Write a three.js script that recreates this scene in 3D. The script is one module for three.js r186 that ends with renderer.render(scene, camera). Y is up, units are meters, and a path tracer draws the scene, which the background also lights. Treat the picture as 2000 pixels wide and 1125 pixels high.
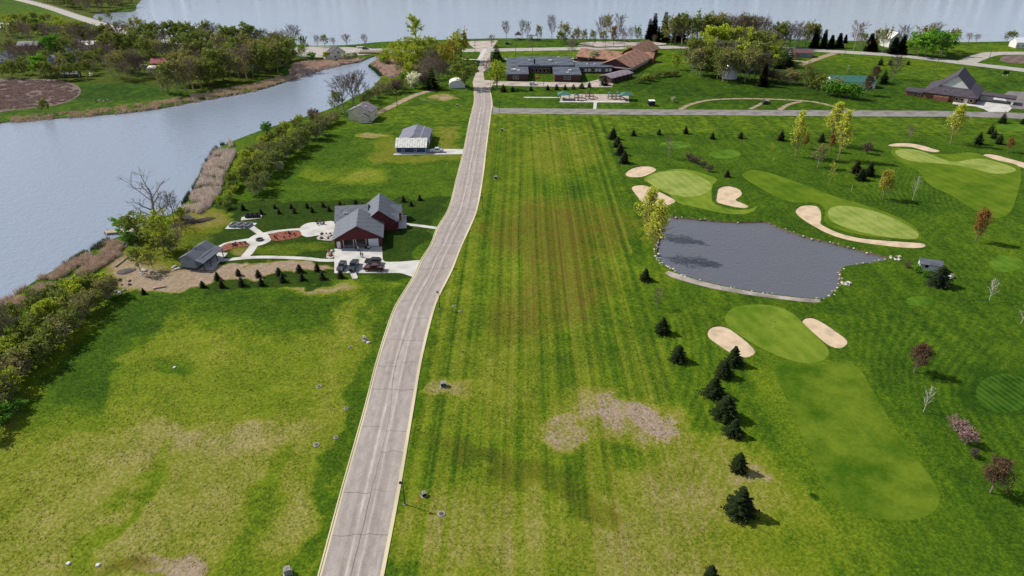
import * as THREE from 'three';
import { mergeGeometries } from 'three/addons/utils/BufferGeometryUtils.js';
import { MarchingCubes } from 'three/addons/objects/MarchingCubes.js';

// ---------------------------------------------------------------- camera, sky, sun, exposure
const CAM_H = 90, FOCAL = 1333, PITCH = THREE.MathUtils.degToRad(29.2);
const scene = new THREE.Scene();
const camera = new THREE.PerspectiveCamera(2 * Math.atan(562.5 / FOCAL) * 180 / Math.PI, 16 / 9, 1, 6000);
camera.position.set(0, CAM_H, 0);
camera.rotation.x = -PITCH;
const renderer = new THREE.WebGLRenderer({ antialias: true });
renderer.toneMapping = THREE.LinearToneMapping;
renderer.toneMappingExposure = 1.17;
renderer.shadowMap.enabled = true;

const SUN = new THREE.Vector3(-0.675, 0.675, -0.268).normalize();
const sun = new THREE.DirectionalLight(new THREE.Color(1, 0.95, 0.86), 5.0);
sun.position.copy(SUN).multiplyScalar(900).add(new THREE.Vector3(0, 0, -350));
sun.target.position.set(0, 0, -350);
sun.castShadow = true;
sun.shadow.camera.left = -650; sun.shadow.camera.right = 650; sun.shadow.camera.top = 650; sun.shadow.camera.bottom = -650;
sun.shadow.camera.near = 50; sun.shadow.camera.far = 2200; sun.shadow.mapSize.set(4096, 4096);
scene.add(sun, sun.target);

// ---------------------------------------------------------------- random numbers and noise
function rng(seed) { let s = seed | 0; return () => { s = (s + 0x6d2b79f5) | 0; let t = Math.imul(s ^ (s >>> 15), 1 | s); t = (t + Math.imul(t ^ (t >>> 7), 61 | t)) ^ t; return ((t ^ (t >>> 14)) >>> 0) / 4294967296; }; }
const NS = 256, lattice = new Float32Array(NS * NS); { const r = rng(7); for (let i = 0; i < NS * NS; i++) lattice[i] = r(); }
function noise(x, y) {
  const ix = Math.floor(x), iy = Math.floor(y); let fx = x - ix, fy = y - iy; fx = fx * fx * (3 - 2 * fx); fy = fy * fy * (3 - 2 * fy);
  const a = ix & 255, b = (ix + 1) & 255, c = (iy & 255) << 8, d = ((iy + 1) & 255) << 8;
  const p = lattice[c + a], q = lattice[c + b], r = lattice[d + a], s = lattice[d + b];
  return p + (q - p) * fx + (r - p + (p - q - r + s) * fx) * fy;
}
function fbm(x, y, n) { let a = 0.5, t = 0, w = 0; for (let i = 0; i < n; i++) { t += a * noise(x, y); w += a; a *= 0.5; x = x * 2.03 + 17.3; y = y * 2.03 + 9.1; } return t / w; }
const clamp = THREE.MathUtils.clamp, smooth = THREE.MathUtils.smoothstep;

{ // one sky: pale haze at the horizon, blue above, broken cloud, the glow of hazy air round the sun
  const W = 1024, H = 512, data = new Float32Array(W * H * 4);
  for (let j = 0; j < H; j++) {
    const el = ((j + 0.5) / H - 0.5) * Math.PI, y = Math.sin(el), c = Math.cos(el);
    for (let i = 0; i < W; i++) {
      const az = ((i + 0.5) / W - 0.5) * 2 * Math.PI, x = Math.cos(az) * c, z = Math.sin(az) * c, up = Math.max(y, 0);
      const cosS = x * SUN.x + y * SUN.y + z * SUN.z, g = 0.72, mie = (1 - g * g) / Math.pow(1 + g * g - 2 * g * cosS, 1.5);
      const hz = Math.exp(-up * 3.4), glow = 0.06 * mie;
      let r = 0.04 + 0.74 * hz + glow, gg = 0.085 + 0.82 * hz + glow * 0.97, b = 0.19 + 0.9 * hz + glow * 0.92;
      if (y > 0.01) {
        const k = 1.6 / (y + 0.16), n = fbm(x * k + 31, z * k + 11, 5), m = smooth(n, 0.47, 0.7) * smooth(y, 0.01, 0.1), dense = smooth(n, 0.5, 0.8);
        const lit = 0.36 + 0.4 * hz - 0.14 * dense + glow * 0.6;
        r += (lit - r) * m * 0.85; gg += (lit * 1.015 - gg) * m * 0.85; b += (lit * 1.06 - b) * m * 0.85;
      }
      const o = (j * W + i) * 4; data[o] = r; data[o + 1] = gg; data[o + 2] = b; data[o + 3] = 1;
    }
  }
  const t = new THREE.DataTexture(data, W, H, THREE.RGBAFormat, THREE.FloatType);
  t.mapping = THREE.EquirectangularReflectionMapping; t.magFilter = THREE.LinearFilter; t.wrapS = THREE.RepeatWrapping; t.needsUpdate = true;
  scene.background = t; scene.environment = t;
}

// ---------------------------------------------------------------- the survey: points of the flat ground
// at(u, v) gives the ground point [x, z] that was read off the survey photograph; up() the point of a given height
const sinP = Math.sin(PITCH), cosP = Math.cos(PITCH);
function up(u, v, h) { const a = (u - 1000) / FOCAL, b = (v - 562.5) / FOCAL, d = (CAM_H - h) / (sinP + b * cosP); return new THREE.Vector3(d * a, h, -d * (cosP - b * sinP)); }
function at(u, v) { const p = up(u, v, 0); return [p.x, p.z]; }
function tall(u, v, top) { const D = -at(u, v)[1], b = (top - 562.5) / FOCAL; return CAM_H - D * Math.tan(PITCH + Math.atan(b)); }   // height of an upright thing whose foot is at u, v

// ---------------------------------------------------------------- naming
const taken = new Map();
function numbered(n) { const k = taken.get(n) ?? 0; taken.set(n, k + 1); return k ? n + '_' + String(k).padStart(3, '0') : n; }
function tag(o, label, category, group) { o.userData.label = label; o.userData.category = category; if (group) o.userData.group = group; return o; }
function shade(o) { o.castShadow = true; o.receiveShadow = true; return o; }
function part(name, g, m, parent) { const o = shade(new THREE.Mesh(Array.isArray(g) ? merge(g) : g, m)); o.name = name; parent.add(o); return o; }
function struct(name, g, m) { const o = shade(new THREE.Mesh(Array.isArray(g) ? merge(g) : g, m)); o.name = numbered(name); o.userData.kind = 'structure'; scene.add(o); return o; }
function thing(name, label, category, x, z, turn = 0, group) { const o = new THREE.Group(); o.name = numbered(name); o.position.set(x, 0, z); o.rotation.y = turn; scene.add(o); return tag(o, label, category, group); }
function single(name, g, m, label, category, x, z, turn = 0, group) { const o = shade(new THREE.Mesh(Array.isArray(g) ? merge(g) : g, m)); o.name = numbered(name); o.position.set(x, 0, z); o.rotation.y = turn; scene.add(o); return tag(o, label, category, group); }
const NTH = ['first', 'second', 'third', 'fourth', 'fifth', 'sixth', 'seventh', 'eighth', 'ninth', 'tenth', 'eleventh', 'twelfth', 'thirteenth', 'fourteenth', 'fifteenth', 'sixteenth', 'seventeenth', 'eighteenth', 'nineteenth', 'twentieth'];
function nth(i, n) { return n === 1 ? 'only one' : i === 0 ? 'leftmost' : i === n - 1 ? 'rightmost' : NTH[i] + ' from left'; }

// ---------------------------------------------------------------- shapes
function flat(g) { const o = g.index ? g.toNonIndexed() : g; for (const k of Object.keys(o.attributes)) if (!['position', 'normal', 'uv', 'color'].includes(k)) o.deleteAttribute(k); return o; }
function metres(g) { // texture coordinates in metres, along the axis that each face looks
  g = flat(g); const p = g.attributes.position, n = g.attributes.normal, uv = new Float32Array(p.count * 2);
  for (let i = 0; i < p.count; i++) {
    const ax = Math.abs(n.getX(i)), ay = Math.abs(n.getY(i)), az = Math.abs(n.getZ(i));
    if (ay >= ax && ay >= az) { uv[2 * i] = p.getX(i); uv[2 * i + 1] = -p.getZ(i); } else if (ax > az) { uv[2 * i] = p.getZ(i); uv[2 * i + 1] = p.getY(i); } else { uv[2 * i] = p.getX(i); uv[2 * i + 1] = p.getY(i); }
  }
  g.setAttribute('uv', new THREE.BufferAttribute(uv, 2)); return g;
}
function merge(list) { return list.length === 1 ? list[0] : mergeGeometries(list); }
function box(x0, x1, y0, y1, z0, z1) { const g = new THREE.BoxGeometry(x1 - x0, y1 - y0, z1 - z0); g.translate((x0 + x1) / 2, (y0 + y1) / 2, (z0 + z1) / 2); return metres(g); }
function soup(tris) { const g = new THREE.BufferGeometry(), a = new Float32Array(tris.length * 3); tris.forEach((p, i) => { a[3 * i] = p[0]; a[3 * i + 1] = p[1]; a[3 * i + 2] = p[2]; }); g.setAttribute('position', new THREE.BufferAttribute(a, 3)); g.computeVertexNormals(); return metres(g); }
function slab(pts, t = 0.2, dir = [0, -1, 0]) { // a convex plate: corners of its upper face, counter-clockwise from above
  const lo = pts.map((p) => [p[0] + dir[0] * t, p[1] + dir[1] * t, p[2] + dir[2] * t]), n = pts.length, out = [];
  for (let i = 1; i < n - 1; i++) out.push(pts[0], pts[i], pts[i + 1], lo[0], lo[i + 1], lo[i]);
  for (let i = 0; i < n; i++) { const j = (i + 1) % n; out.push(pts[i], lo[i], lo[j], pts[i], lo[j], pts[j]); }
  return soup(out);
}
function tube(a, b, r0, r1, n = 6) { // tapered bar between two points
  const A = new THREE.Vector3(...a), B = new THREE.Vector3(...b), d = B.clone().sub(A), g = new THREE.CylinderGeometry(r1, r0, d.length(), n, 1);
  g.applyQuaternion(new THREE.Quaternion().setFromUnitVectors(new THREE.Vector3(0, 1, 0), d.normalize())); g.translate((A.x + B.x) / 2, (A.y + B.y) / 2, (A.z + B.z) / 2); return flat(g);
}
function loop(uv, step = 3, tension = 0.5) { // a smooth closed outline on the ground from survey points
  const c = new THREE.CatmullRomCurve3(uv.map(([u, v]) => { const p = at(u, v); return new THREE.Vector3(p[0], 0, p[1]); }), true, 'catmullrom', tension);
  const n = Math.max(uv.length * 2, Math.round(c.getLength() / step)); return c.getSpacedPoints(n).slice(0, n).map((p) => [p.x, p.z]);
}
function corners(uv) { return uv.map(([u, v]) => at(u, v)); }
function oval(u, v, ru, rv, n = 20) { const o = []; for (let i = 0; i < n; i++) { const a = i / n * Math.PI * 2; o.push([u + ru * Math.cos(a), v + rv * Math.sin(a)]); } return o; }
function area2(p) { let s = 0; for (let i = 0; i < p.length; i++) { const q = p[(i + 1) % p.length]; s += p[i][0] * q[1] - q[0] * p[i][1]; } return s / 2; }
function sheet(pts, y, holes = []) { // flat polygon looking up
  const V = (l) => l.map((p) => new THREE.Vector2(p[0], -p[1])), s = new THREE.Shape(V(pts)); s.holes = holes.map((h) => new THREE.Path(V(h)));
  const g = new THREE.ShapeGeometry(s); g.rotateX(-Math.PI / 2); g.translate(0, y, 0); return metres(g);
}
function plate(pts, y0, y1) { // polygon with thickness
  const s = new THREE.Shape(pts.map((p) => new THREE.Vector2(p[0], -p[1]))), g = new THREE.ExtrudeGeometry(s, { depth: y1 - y0, bevelEnabled: false }); g.rotateX(-Math.PI / 2); g.translate(0, y0, 0); return metres(g);
}
function skirt(pts, y0, y1, inset) { // wall from an outline at y0 down to y1, moved inwards by inset
  const s = area2(pts) > 0 ? 1 : -1, n = pts.length, low = pts.map((p, i) => { const a = pts[(i + n - 1) % n], b = pts[(i + 1) % n], dx = b[0] - a[0], dz = b[1] - a[1], l = Math.hypot(dx, dz) || 1; return [p[0] - s * dz / l * inset, p[1] + s * dx / l * inset]; });
  const out = []; for (let i = 0; i < n; i++) { const j = (i + 1) % n, A = [pts[i][0], y0, pts[i][1]], B = [pts[j][0], y0, pts[j][1]], C = [low[j][0], y1, low[j][1]], D = [low[i][0], y1, low[i][1]]; if (s > 0) out.push(A, B, C, A, C, D); else out.push(A, C, B, A, D, C); }
  return soup(out);
}
function line(uv, step = 4) { const c = new THREE.CatmullRomCurve3(uv.map(([u, v]) => { const p = at(u, v); return new THREE.Vector3(p[0], 0, p[1]); }), false, 'catmullrom', 0.5); return c.getSpacedPoints(Math.max(2, Math.round(c.getLength() / step))).map((p) => [p.x, p.z]); }
function side(pts, off) { return pts.map((p, i) => { const a = pts[Math.max(0, i - 1)], b = pts[Math.min(pts.length - 1, i + 1)], dx = b[0] - a[0], dz = b[1] - a[1], l = Math.hypot(dx, dz) || 1; return [p[0] - dz / l * off, p[1] + dx / l * off]; }); }
function strip(L, R, y, yR = y, across) { // ribbon between two lines of equally many points; uv = (across, along)
  const out = [], uv = []; let s = 0;
  for (let i = 0; i < L.length - 1; i++) {
    const d = Math.hypot(L[i + 1][0] - L[i][0], L[i + 1][1] - L[i][1]), w = across ?? Math.hypot(L[i][0] - R[i][0], L[i][1] - R[i][1]);
    const a = [L[i][0], y, L[i][1]], b = [R[i][0], yR, R[i][1]], c = [R[i + 1][0], yR, R[i + 1][1]], e = [L[i + 1][0], y, L[i + 1][1]];
    out.push(a, b, c, a, c, e); uv.push(0, s, w, s, w, s + d, 0, s, w, s + d, 0, s + d); s += d;
  }
  const g = soup(out), n = g.attributes.normal; if (n.getY(0) < 0) { const p = g.attributes.position.array; for (let i = 0; i < p.length; i += 9) for (let k = 0; k < 3; k++) { const t = p[i + 3 + k]; p[i + 3 + k] = p[i + 6 + k]; p[i + 6 + k] = t; const q = (i / 9) * 6; if (k < 2) { const z = uv[q + 2 + k]; uv[q + 2 + k] = uv[q + 4 + k]; uv[q + 4 + k] = z; } } g.computeVertexNormals(); }
  g.setAttribute('uv', new THREE.Float32BufferAttribute(uv, 2)); return g;
}
function ribbon(uv, width, y, step = 3) { const c = line(uv, step); return strip(side(c, -width / 2), side(c, width / 2), y); }

// ---------------------------------------------------------------- materials
function tile(size, paint) { const d = new Uint8Array(size * size * 4); for (let j = 0; j < size; j++) for (let i = 0; i < size; i++) { const c = paint(i / size, j / size), o = (j * size + i) * 4; d[o] = clamp(c[0], 0, 255); d[o + 1] = clamp(c[1], 0, 255); d[o + 2] = clamp(c[2], 0, 255); d[o + 3] = 255; } const t = new THREE.DataTexture(d, size, size); t.wrapS = t.wrapT = THREE.RepeatWrapping; t.magFilter = THREE.LinearFilter; t.minFilter = THREE.LinearFilter; t.needsUpdate = true; return t; }
function wrapN(u, v, f, n) { // noise that tiles: blend over the seam
  let s = 0, a = 0.5, w = 0; for (let k = 0; k < n; k++) { const X = u * f, Y = v * f, x0 = Math.floor(X), y0 = Math.floor(Y); let fx = X - x0, fy = Y - y0; fx = fx * fx * (3 - 2 * fx); fy = fy * fy * (3 - 2 * fy); const L = (i, j) => lattice[((((j % f) + f) % f + 37 * k) & 255) * 256 + ((((i % f) + f) % f + 53 * k) & 255)]; const p = L(x0, y0), q = L(x0 + 1, y0), r = L(x0, y0 + 1), z = L(x0 + 1, y0 + 1); s += a * (p + (q - p) * fx + (r - p + (p - q - r + z) * fx) * fy); w += a; a *= 0.55; f *= 2; } return s / w;
}
const grainTex = tile(256, (u, v) => { const n = 120 + 270 * (wrapN(u, v, 8, 5) - 0.5); return [n, n, n]; });
function every(t, m) { const c = t.clone(); c.repeat.set(1 / m, 1 / m); c.needsUpdate = true; return c; }
const grain1 = every(grainTex, 1.6), grain4 = every(grainTex, 5);
const tints = new Map();
function tinted(spread, cell) { const k = spread + '/' + cell; if (!tints.has(k)) { const t = tile(256, (u, v) => { const n = 232 + spread * 2.2 * (wrapN(u, v, 4, 6) - 0.62); return [n, n, n]; }); t.colorSpace = THREE.SRGBColorSpace; tints.set(k, every(t, cell)); } return tints.get(k); }
function mat(hex, rough = 0.85, o = {}) { const m = new THREE.MeshStandardMaterial({ color: hex, roughness: rough, metalness: o.metal ?? 0 }); if (o.spread) { m.map = tinted(o.spread, o.cell ?? 6); } if (o.bump) { m.bumpMap = grain1; m.bumpScale = o.bump; } return m; }
const M = {
  concrete: mat('#c6c3be', 0.9, { spread: 26, cell: 9, bump: 0.004 }), gutter: mat('#cbbf9f', 0.9, { spread: 12, cell: 31 }), plaza: mat('#b5a79e', 0.92, { spread: 46, cell: 14, bump: 0.004 }),
  farRoad: mat('#aaa49d', 0.92, { spread: 26, cell: 12 }), sideRoad: mat('#85807d', 0.92, { spread: 40, cell: 11 }), asphalt: mat('#77716f', 0.92, { spread: 36, cell: 8 }), seal: mat('#5b5653', 0.8),
  dirt: mat('#9d8a6f', 0.97, { spread: 60, cell: 6, bump: 0.02 }), sand: mat('#cdb698', 0.97, { spread: 26, cell: 7, bump: 0.012 }), mulch: mat('#8a4b35', 0.97, { spread: 90, cell: 2, bump: 0.03 }), gravel: mat('#a1968f', 0.97, { spread: 60, cell: 13, bump: 0.03 }),
  pebble: mat('#b8b0a8', 0.95, { spread: 90, cell: 1.6, bump: 0.03 }), turfLip: mat('#3d5a1c', 0.97, { spread: 80, cell: 2 }), bank: mat('#5d5138', 0.97, { spread: 90, cell: 3, bump: 0.05 }), tilled: mat('#6b5650', 0.97, { spread: 80, cell: 9, bump: 0.04 }), reedbed: mat('#84675f', 0.97, { spread: 90, cell: 5, bump: 0.08 }),
  redWall: mat('#622022', 0.8, { spread: 24, cell: 3 }), shingle: mat('#6c717b', 0.92, { spread: 34, cell: 3, bump: 0.01 }), greySiding: mat('#87949c', 0.8, { spread: 20, cell: 4 }), slate: mat('#5f6470', 0.7, { spread: 36, cell: 6 }),
  white: mat('#e4e2dc', 0.7, { spread: 12, cell: 4 }), cream: mat('#e6dcc2', 0.8, { spread: 20, cell: 5 }), blueWall: mat('#23406f', 0.7, { spread: 20, cell: 4 }), metalRoof: mat('#7d7b8a', 0.5, { spread: 26, cell: 8, metal: 0.15 }), whiteRoof: mat('#ece9df', 0.5, { spread: 30, cell: 3, metal: 0.05 }),
  mauve: mat('#857a84', 0.85, { spread: 40, cell: 5 }), flatRoof: mat('#4f5866', 0.9, { spread: 70, cell: 12 }), brick: mat('#5b3a38', 0.92, { spread: 60, cell: 2.4 }), brickTan: mat('#8a5c46', 0.92, { spread: 60, cell: 2.4 }), rust: mat('#98705b', 0.9, { spread: 46, cell: 8 }), darkRoof: mat('#463f49', 0.85, { spread: 40, cell: 6 }),
  greenRoof: mat('#3d6f63', 0.55, { spread: 26, cell: 4 }), redRoof: mat('#8e2f36', 0.75, { spread: 40, cell: 4 }), brownRoof: mat('#6a4b49', 0.85, { spread: 40, cell: 4 }), blueRoof: mat('#5e6a7c', 0.8, { spread: 40, cell: 4 }), glass: new THREE.MeshPhysicalMaterial({ color: '#10161c', roughness: 0.06, metalness: 0 }),
  black: mat('#141416', 0.6), darkMetal: mat('#26282b', 0.45, { metal: 0.5 }), rubber: mat('#16161a', 0.9), rim: mat('#9a9ca0', 0.35, { metal: 0.8 }), lampGlass: mat('#ddd9cf', 0.3), redGlass: mat('#7d1216', 0.25), wood: mat('#6d5744', 0.9, { spread: 70, cell: 2 }), palewood: mat('#b3a48c', 0.9, { spread: 40, cell: 2 }), stone: mat('#9a938b', 0.95, { spread: 60, cell: 1.2, bump: 0.03 }), darkstone: mat('#55514e', 0.95, { spread: 70, cell: 1.2, bump: 0.03 }), palestone: mat('#c9c2b8', 0.95, { spread: 40, cell: 1.2, bump: 0.03 }),
  steel: mat('#aab0b5', 0.4, { metal: 0.6 }), greenBox: mat('#2c4b3d', 0.6), yellow: mat('#c9b71e', 0.7), orange: mat('#c4562c', 0.7), blue: mat('#2a4b86', 0.6), redPaint: mat('#9c2a28', 0.6), doorGrey: mat('#3d434d', 0.6, { spread: 20, cell: 2 }), soil: mat('#3a2c22', 0.98, { spread: 80, cell: 1 }), chalk: mat('#ccd0d2', 0.8),
};

// ---------------------------------------------------------------- outlines of the setting
const LAKE_NEAR = loop([[-260, 640], [-120, 645], [0, 591], [86, 538], [160, 501], [212, 470], [262, 452], [310, 430], [357, 402], [384, 366], [400, 325], [425, 292], [447, 279], [500, 258], [560, 238], [640, 214], [690, 190], [728, 170], [746, 147], [735, 134], [721, 126], [737, 114], [734, 108], [723, 111], [700, 120], [670, 125], [625, 135], [575, 152], [500, 175], [400, 193], [312, 210], [217, 221], [100, 230], [0, 238], [-160, 262], [-400, 320], [-520, 500]], 4);
const LAKE_FAR = loop([[268, 6], [258, 21], [192, 24], [182, 36], [215, 48], [268, 66], [330, 74], [420, 78], [500, 80], [570, 85], [600, 89], [640, 89], [690, 87], [740, 82], [790, 80], [850, 78], [960, 75], [1040, 75], [1160, 76], [1270, 76], [1380, 74], [1500, 75], [1640, 79], [1760, 81], [1880, 82], [2000, 80], [2180, 76], [2500, 68], [2700, 30], [2600, -20], [2000, -23], [1400, -22], [1000, -23], [620, -22], [400, -22], [300, -14]], 7);
const POND = loop([[1300, 422], [1325, 424], [1360, 427], [1400, 431], [1450, 433], [1490, 432], [1503, 434], [1520, 443], [1545, 452], [1580, 463], [1620, 473], [1660, 483], [1700, 493], [1735, 503], [1725, 509], [1690, 514], [1660, 518], [1645, 522], [1641, 535], [1642, 550], [1635, 563], [1620, 577], [1600, 583], [1560, 580], [1500, 573], [1440, 563], [1380, 550], [1330, 535], [1300, 520], [1287, 505], [1283, 490], [1290, 460], [1297, 435]], 1.6);
const BUNKERS = [
  [[[1221, 338], [1235, 328], [1255, 324], [1272, 325], [1282, 331], [1272, 338], [1258, 344], [1245, 346], [1228, 345]], 'pale sand bunker above the round green, left of the golf course'],
  [[[1233, 366], [1245, 361], [1262, 362], [1280, 370], [1300, 380], [1318, 390], [1316, 396], [1300, 401], [1275, 399], [1255, 395], [1245, 384]], 'sand bunker partly behind the yellow trees at the pond corner'],
  [[[1400, 380], [1403, 368], [1415, 363], [1430, 364], [1445, 370], [1449, 379], [1442, 386], [1437, 390], [1450, 396], [1462, 402], [1455, 406], [1435, 404], [1410, 398], [1399, 393]], 'kidney shaped sand bunker just above the pond'],
  [[[1553, 412], [1563, 402], [1580, 400], [1595, 402], [1603, 412], [1604, 428], [1603, 436], [1620, 446], [1645, 456], [1680, 464], [1720, 468], [1760, 471], [1800, 474], [1808, 480], [1795, 484], [1760, 483], [1700, 476], [1650, 467], [1615, 455], [1590, 442], [1565, 426]], 'long curved sand bunker wrapping the green right of the pond'],
  [[[1735, 282], [1750, 279], [1775, 279], [1800, 283], [1820, 289], [1836, 294], [1825, 297], [1805, 294], [1780, 287], [1755, 286], [1738, 285]], 'narrow wavy sand bunker at the top right green'],
  [[[1919, 303], [1930, 300], [1950, 303], [1975, 310], [2005, 318], [2030, 326], [2010, 330], [1990, 325], [1960, 316], [1935, 309]], 'narrow sand bunker cut by the right edge'],
  [oval(1849, 334, 9, 2.6, 10), 'tiny round sand bunker in the top right fairway'],
  [[[1381, 648], [1388, 639], [1405, 636], [1422, 640], [1440, 652], [1460, 668], [1474, 683], [1472, 692], [1458, 698], [1445, 697], [1420, 685], [1395, 668], [1383, 658]], 'oval sand bunker behind the spruces, left of the near green'],
  [[[1566, 626], [1575, 620], [1590, 621], [1610, 631], [1635, 648], [1652, 661], [1655, 670], [1645, 679], [1630, 679], [1612, 670], [1590, 651], [1570, 635]], 'oval sand bunker right of the near green'],
].map(([p, l]) => ({ pts: loop(p, 1, 0.5), label: l }));
const HOUSE_BED = loop([[528, 458], [545, 453], [580, 450], [588, 455], [585, 462], [560, 468], [535, 470], [527, 464]], 1);
const PAVILION_BED = loop([[428, 487], [440, 477], [465, 473], [485, 476], [488, 480], [470, 482], [445, 488], [432, 493]], 1);

// ---------------------------------------------------------------- what grows where: R dryness, G mowing lines, B bare brown soil
const FX = 620, FZ0 = -860, FZ1 = -40, FW = 2048, FH = 1354, field = document.createElement('canvas'); field.width = FW; field.height = FH;
{
  const c = field.getContext('2d'), X = (x) => (x + FX) / (2 * FX) * FW, Z = (z) => (z - FZ0) / (FZ1 - FZ0) * FH;
  const poly = (uv, r, g, b, a = 1) => { c.fillStyle = `rgba(${r * 255 | 0},${g * 255 | 0},${b * 255 | 0},${a})`; c.beginPath(); uv.forEach(([u, v], i) => { const p = at(u, v); i ? c.lineTo(X(p[0]), Z(p[1])) : c.moveTo(X(p[0]), Z(p[1])); }); c.closePath(); c.fill(); };
  const soft = (uv, r, g, b, a = 1, n = 6, spread = 0.35) => { let cu = 0, cv = 0; for (const [u, v] of uv) { cu += u / uv.length; cv += v / uv.length; } for (let k = 0; k < n; k++) { const s = 1 + spread - 2 * spread * k / (n - 1); poly(uv.map(([u, v]) => [cu + (u - cu) * s, cv + (v - cv) * s]), r, g, b, 1 - Math.pow(1 - a, 1 / (n * 0.6))); } };
  c.fillStyle = 'rgb(62,0,0)'; c.fillRect(0, 0, FW, FH);
  poly([[-600, 1300], [-600, 400], [0, 590], [160, 500], [360, 400], [450, 280], [640, 214], [740, 150], [930, 120], [926, 200], [905, 290], [890, 350], [852, 447], [768, 604], [700, 840], [600, 1200]], 0.27, 0.05, 0);            // west of the road
  poly([[-200, 860], [180, 570], [790, 545], [768, 604], [700, 840], [600, 1200], [-500, 1300]], 0.44, 0, 0);                                                                             // the open lot
  poly([[961, 222], [1200, 223], [1190, 300], [1235, 470], [1270, 620], [1330, 800], [1480, 1200], [740, 1200], [802, 840], [849, 604], [902, 480], [932, 415], [951, 287]], 0.37, 0.8, 0); // the mown strip east of it
  poly([[961, 208], [1330, 212], [2300, 222], [2300, 150], [1500, 95], [960, 98]], 0.22, 0.1, 0);
  poly([[1190, 224], [2300, 240], [2300, 1200], [1480, 1200], [1330, 800], [1270, 620], [1235, 470], [1190, 300]], 0.235, 0.14, 0);                                                        // golf course rough
  soft([[960, 225], [1900, 232], [2000, 262], [1500, 258], [960, 262]], 0.32, 0.3, 0, 0.8, 6, 0.1); soft([[955, 240], [1190, 240], [1220, 400], [930, 420]], 0.29, 0.7, 0, 0.7, 8, 0.15);
  soft([[1290, 620], [1420, 620], [1560, 900], [1700, 1200], [1480, 1200], [1330, 800]], 0.3, 0.4, 0, 0.55);
  soft([[1500, 700], [1700, 700], [1850, 1020], [1700, 1200], [1500, 1200]], 0.3, 0.2, 0, 0.5);
  soft([[1500, 712], [1600, 708], [1670, 712], [1705, 760], [1745, 830], [1795, 900], [1834, 960], [1830, 992], [1802, 1012], [1760, 1018], [1700, 1010], [1650, 992], [1605, 950], [1575, 880], [1535, 800]], 0.33, 0.05, 0.06, 0.9, 6, 0.04);
  soft([[1280, 930], [1420, 880], [1560, 1010], [1560, 1200], [1200, 1200], [1150, 1040]], 0.66, 0.3, 0.1, 0.75);
  // open lot: lush along the thicket, straw patches
  soft([[70, 840], [60, 800], [180, 650], [240, 560], [330, 585], [310, 660], [230, 700], [210, 790], [130, 850]], 0.2, 0, 0, 0.85, 8, 0.2); soft(oval(342, 714, 30, 14), 0.08, 0, 0, 0.9); soft(oval(560, 590, 200, 45), 0.2, 0, 0, 0.7);
  soft([[230, 860], [330, 830], [420, 845], [560, 830], [545, 880], [400, 890], [300, 905]], 0.82, 0, 0.02, 0.6, 10, 0.7); soft(oval(150, 950, 190, 95), 0.68, 0, 0, 0.6, 10, 0.7); soft(oval(420, 960, 160, 95), 0.67, 0, 0, 0.6, 10, 0.7); soft(oval(370, 690, 90, 30), 0.56, 0, 0, 0.6, 9, 0.6); soft(oval(160, 1090, 170, 60), 0.7, 0, 0, 0.6, 10, 0.7); soft(oval(690, 620, 20, 50), 0.6, 0, 0, 0.55, 9, 0.5); soft(oval(650, 770, 22, 80), 0.58, 0, 0, 0.55, 9, 0.5); soft(oval(570, 960, 24, 110), 0.62, 0, 0, 0.55, 9, 0.5);
  soft([[300, 905], [325, 910], [250, 1010], [185, 1090], [160, 1080], [240, 980]], 0.3, 0, 0, 0.6, 9, 0.5); soft([[540, 900], [570, 900], [540, 990], [490, 1100], [450, 1110], [490, 1000]], 0.3, 0, 0, 0.6, 9, 0.5); soft(oval(330, 1112, 60, 22), 0.95, 0, 0.6, 0.85); soft(oval(240, 1112, 60, 16), 0.5, 0, 0.8, 0.6);
  soft([[775, 600], [745, 690], [700, 830], [650, 1000], [600, 1150], [560, 1150], [620, 960], [670, 820], [720, 680], [755, 600]], 0.2, 0, 0, 0.6, 8, 0.2); soft(oval(620, 565, 60, 7), 0.9, 0, 0.2, 0.7, 8, 0.6); soft(oval(480, 575, 120, 10), 0.2, 0, 0, 0.7);
  // the yard of the red house
  poly([[380, 430], [440, 395], [880, 385], [845, 445], [810, 500], [800, 540], [660, 540], [640, 556], [400, 575], [360, 560], [350, 480]], 0.1, 0, 0.25); soft([[250, 530], [350, 525], [430, 520], [560, 512], [655, 520], [560, 530], [440, 545], [380, 562], [280, 565]], 0.98, 0, 0.85, 0.95, 6, 0.12); soft(oval(265, 530, 50, 28), 0.95, 0, 0.9, 0.85); soft(oval(470, 495, 24, 7), 0.7, 0, 0.7, 0.8); soft(oval(560, 485, 70, 9), 0.35, 0, 0.3, 0.7); soft(oval(395, 430, 45, 22), 0.7, 0, 0.5, 0.75); soft(oval(330, 480, 60, 40), 0.5, 0, 0.5, 0.6);
  // middle field
  soft(oval(690, 342, 55, 12), 0.6, 0.1, 0, 0.7, 9, 0.6); soft(oval(620, 340, 24, 14), 0.58, 0.1, 0, 0.7); soft(oval(725, 264, 24, 4), 0.85, 0, 0.2, 0.85); soft([[740, 280], [770, 265], [770, 305], [900, 303], [905, 308], [820, 316], [735, 315]], 0.6, 0, 0.4, 0.6, 8, 0.2); soft([[850, 252], [895, 250], [893, 290], [862, 290]], 0.62, 0, 0.4, 0.7, 8, 0.2); soft(oval(790, 410, 80, 14), 0.12, 0, 0.2, 0.7); soft(oval(640, 300, 60, 40), 0.22, 0.2, 0, 0.6); soft(oval(800, 225, 90, 16), 0.34, 0, 0, 0.7); soft(oval(866, 190, 20, 5), 0.85, 0, 0.4, 0.9);
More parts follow.
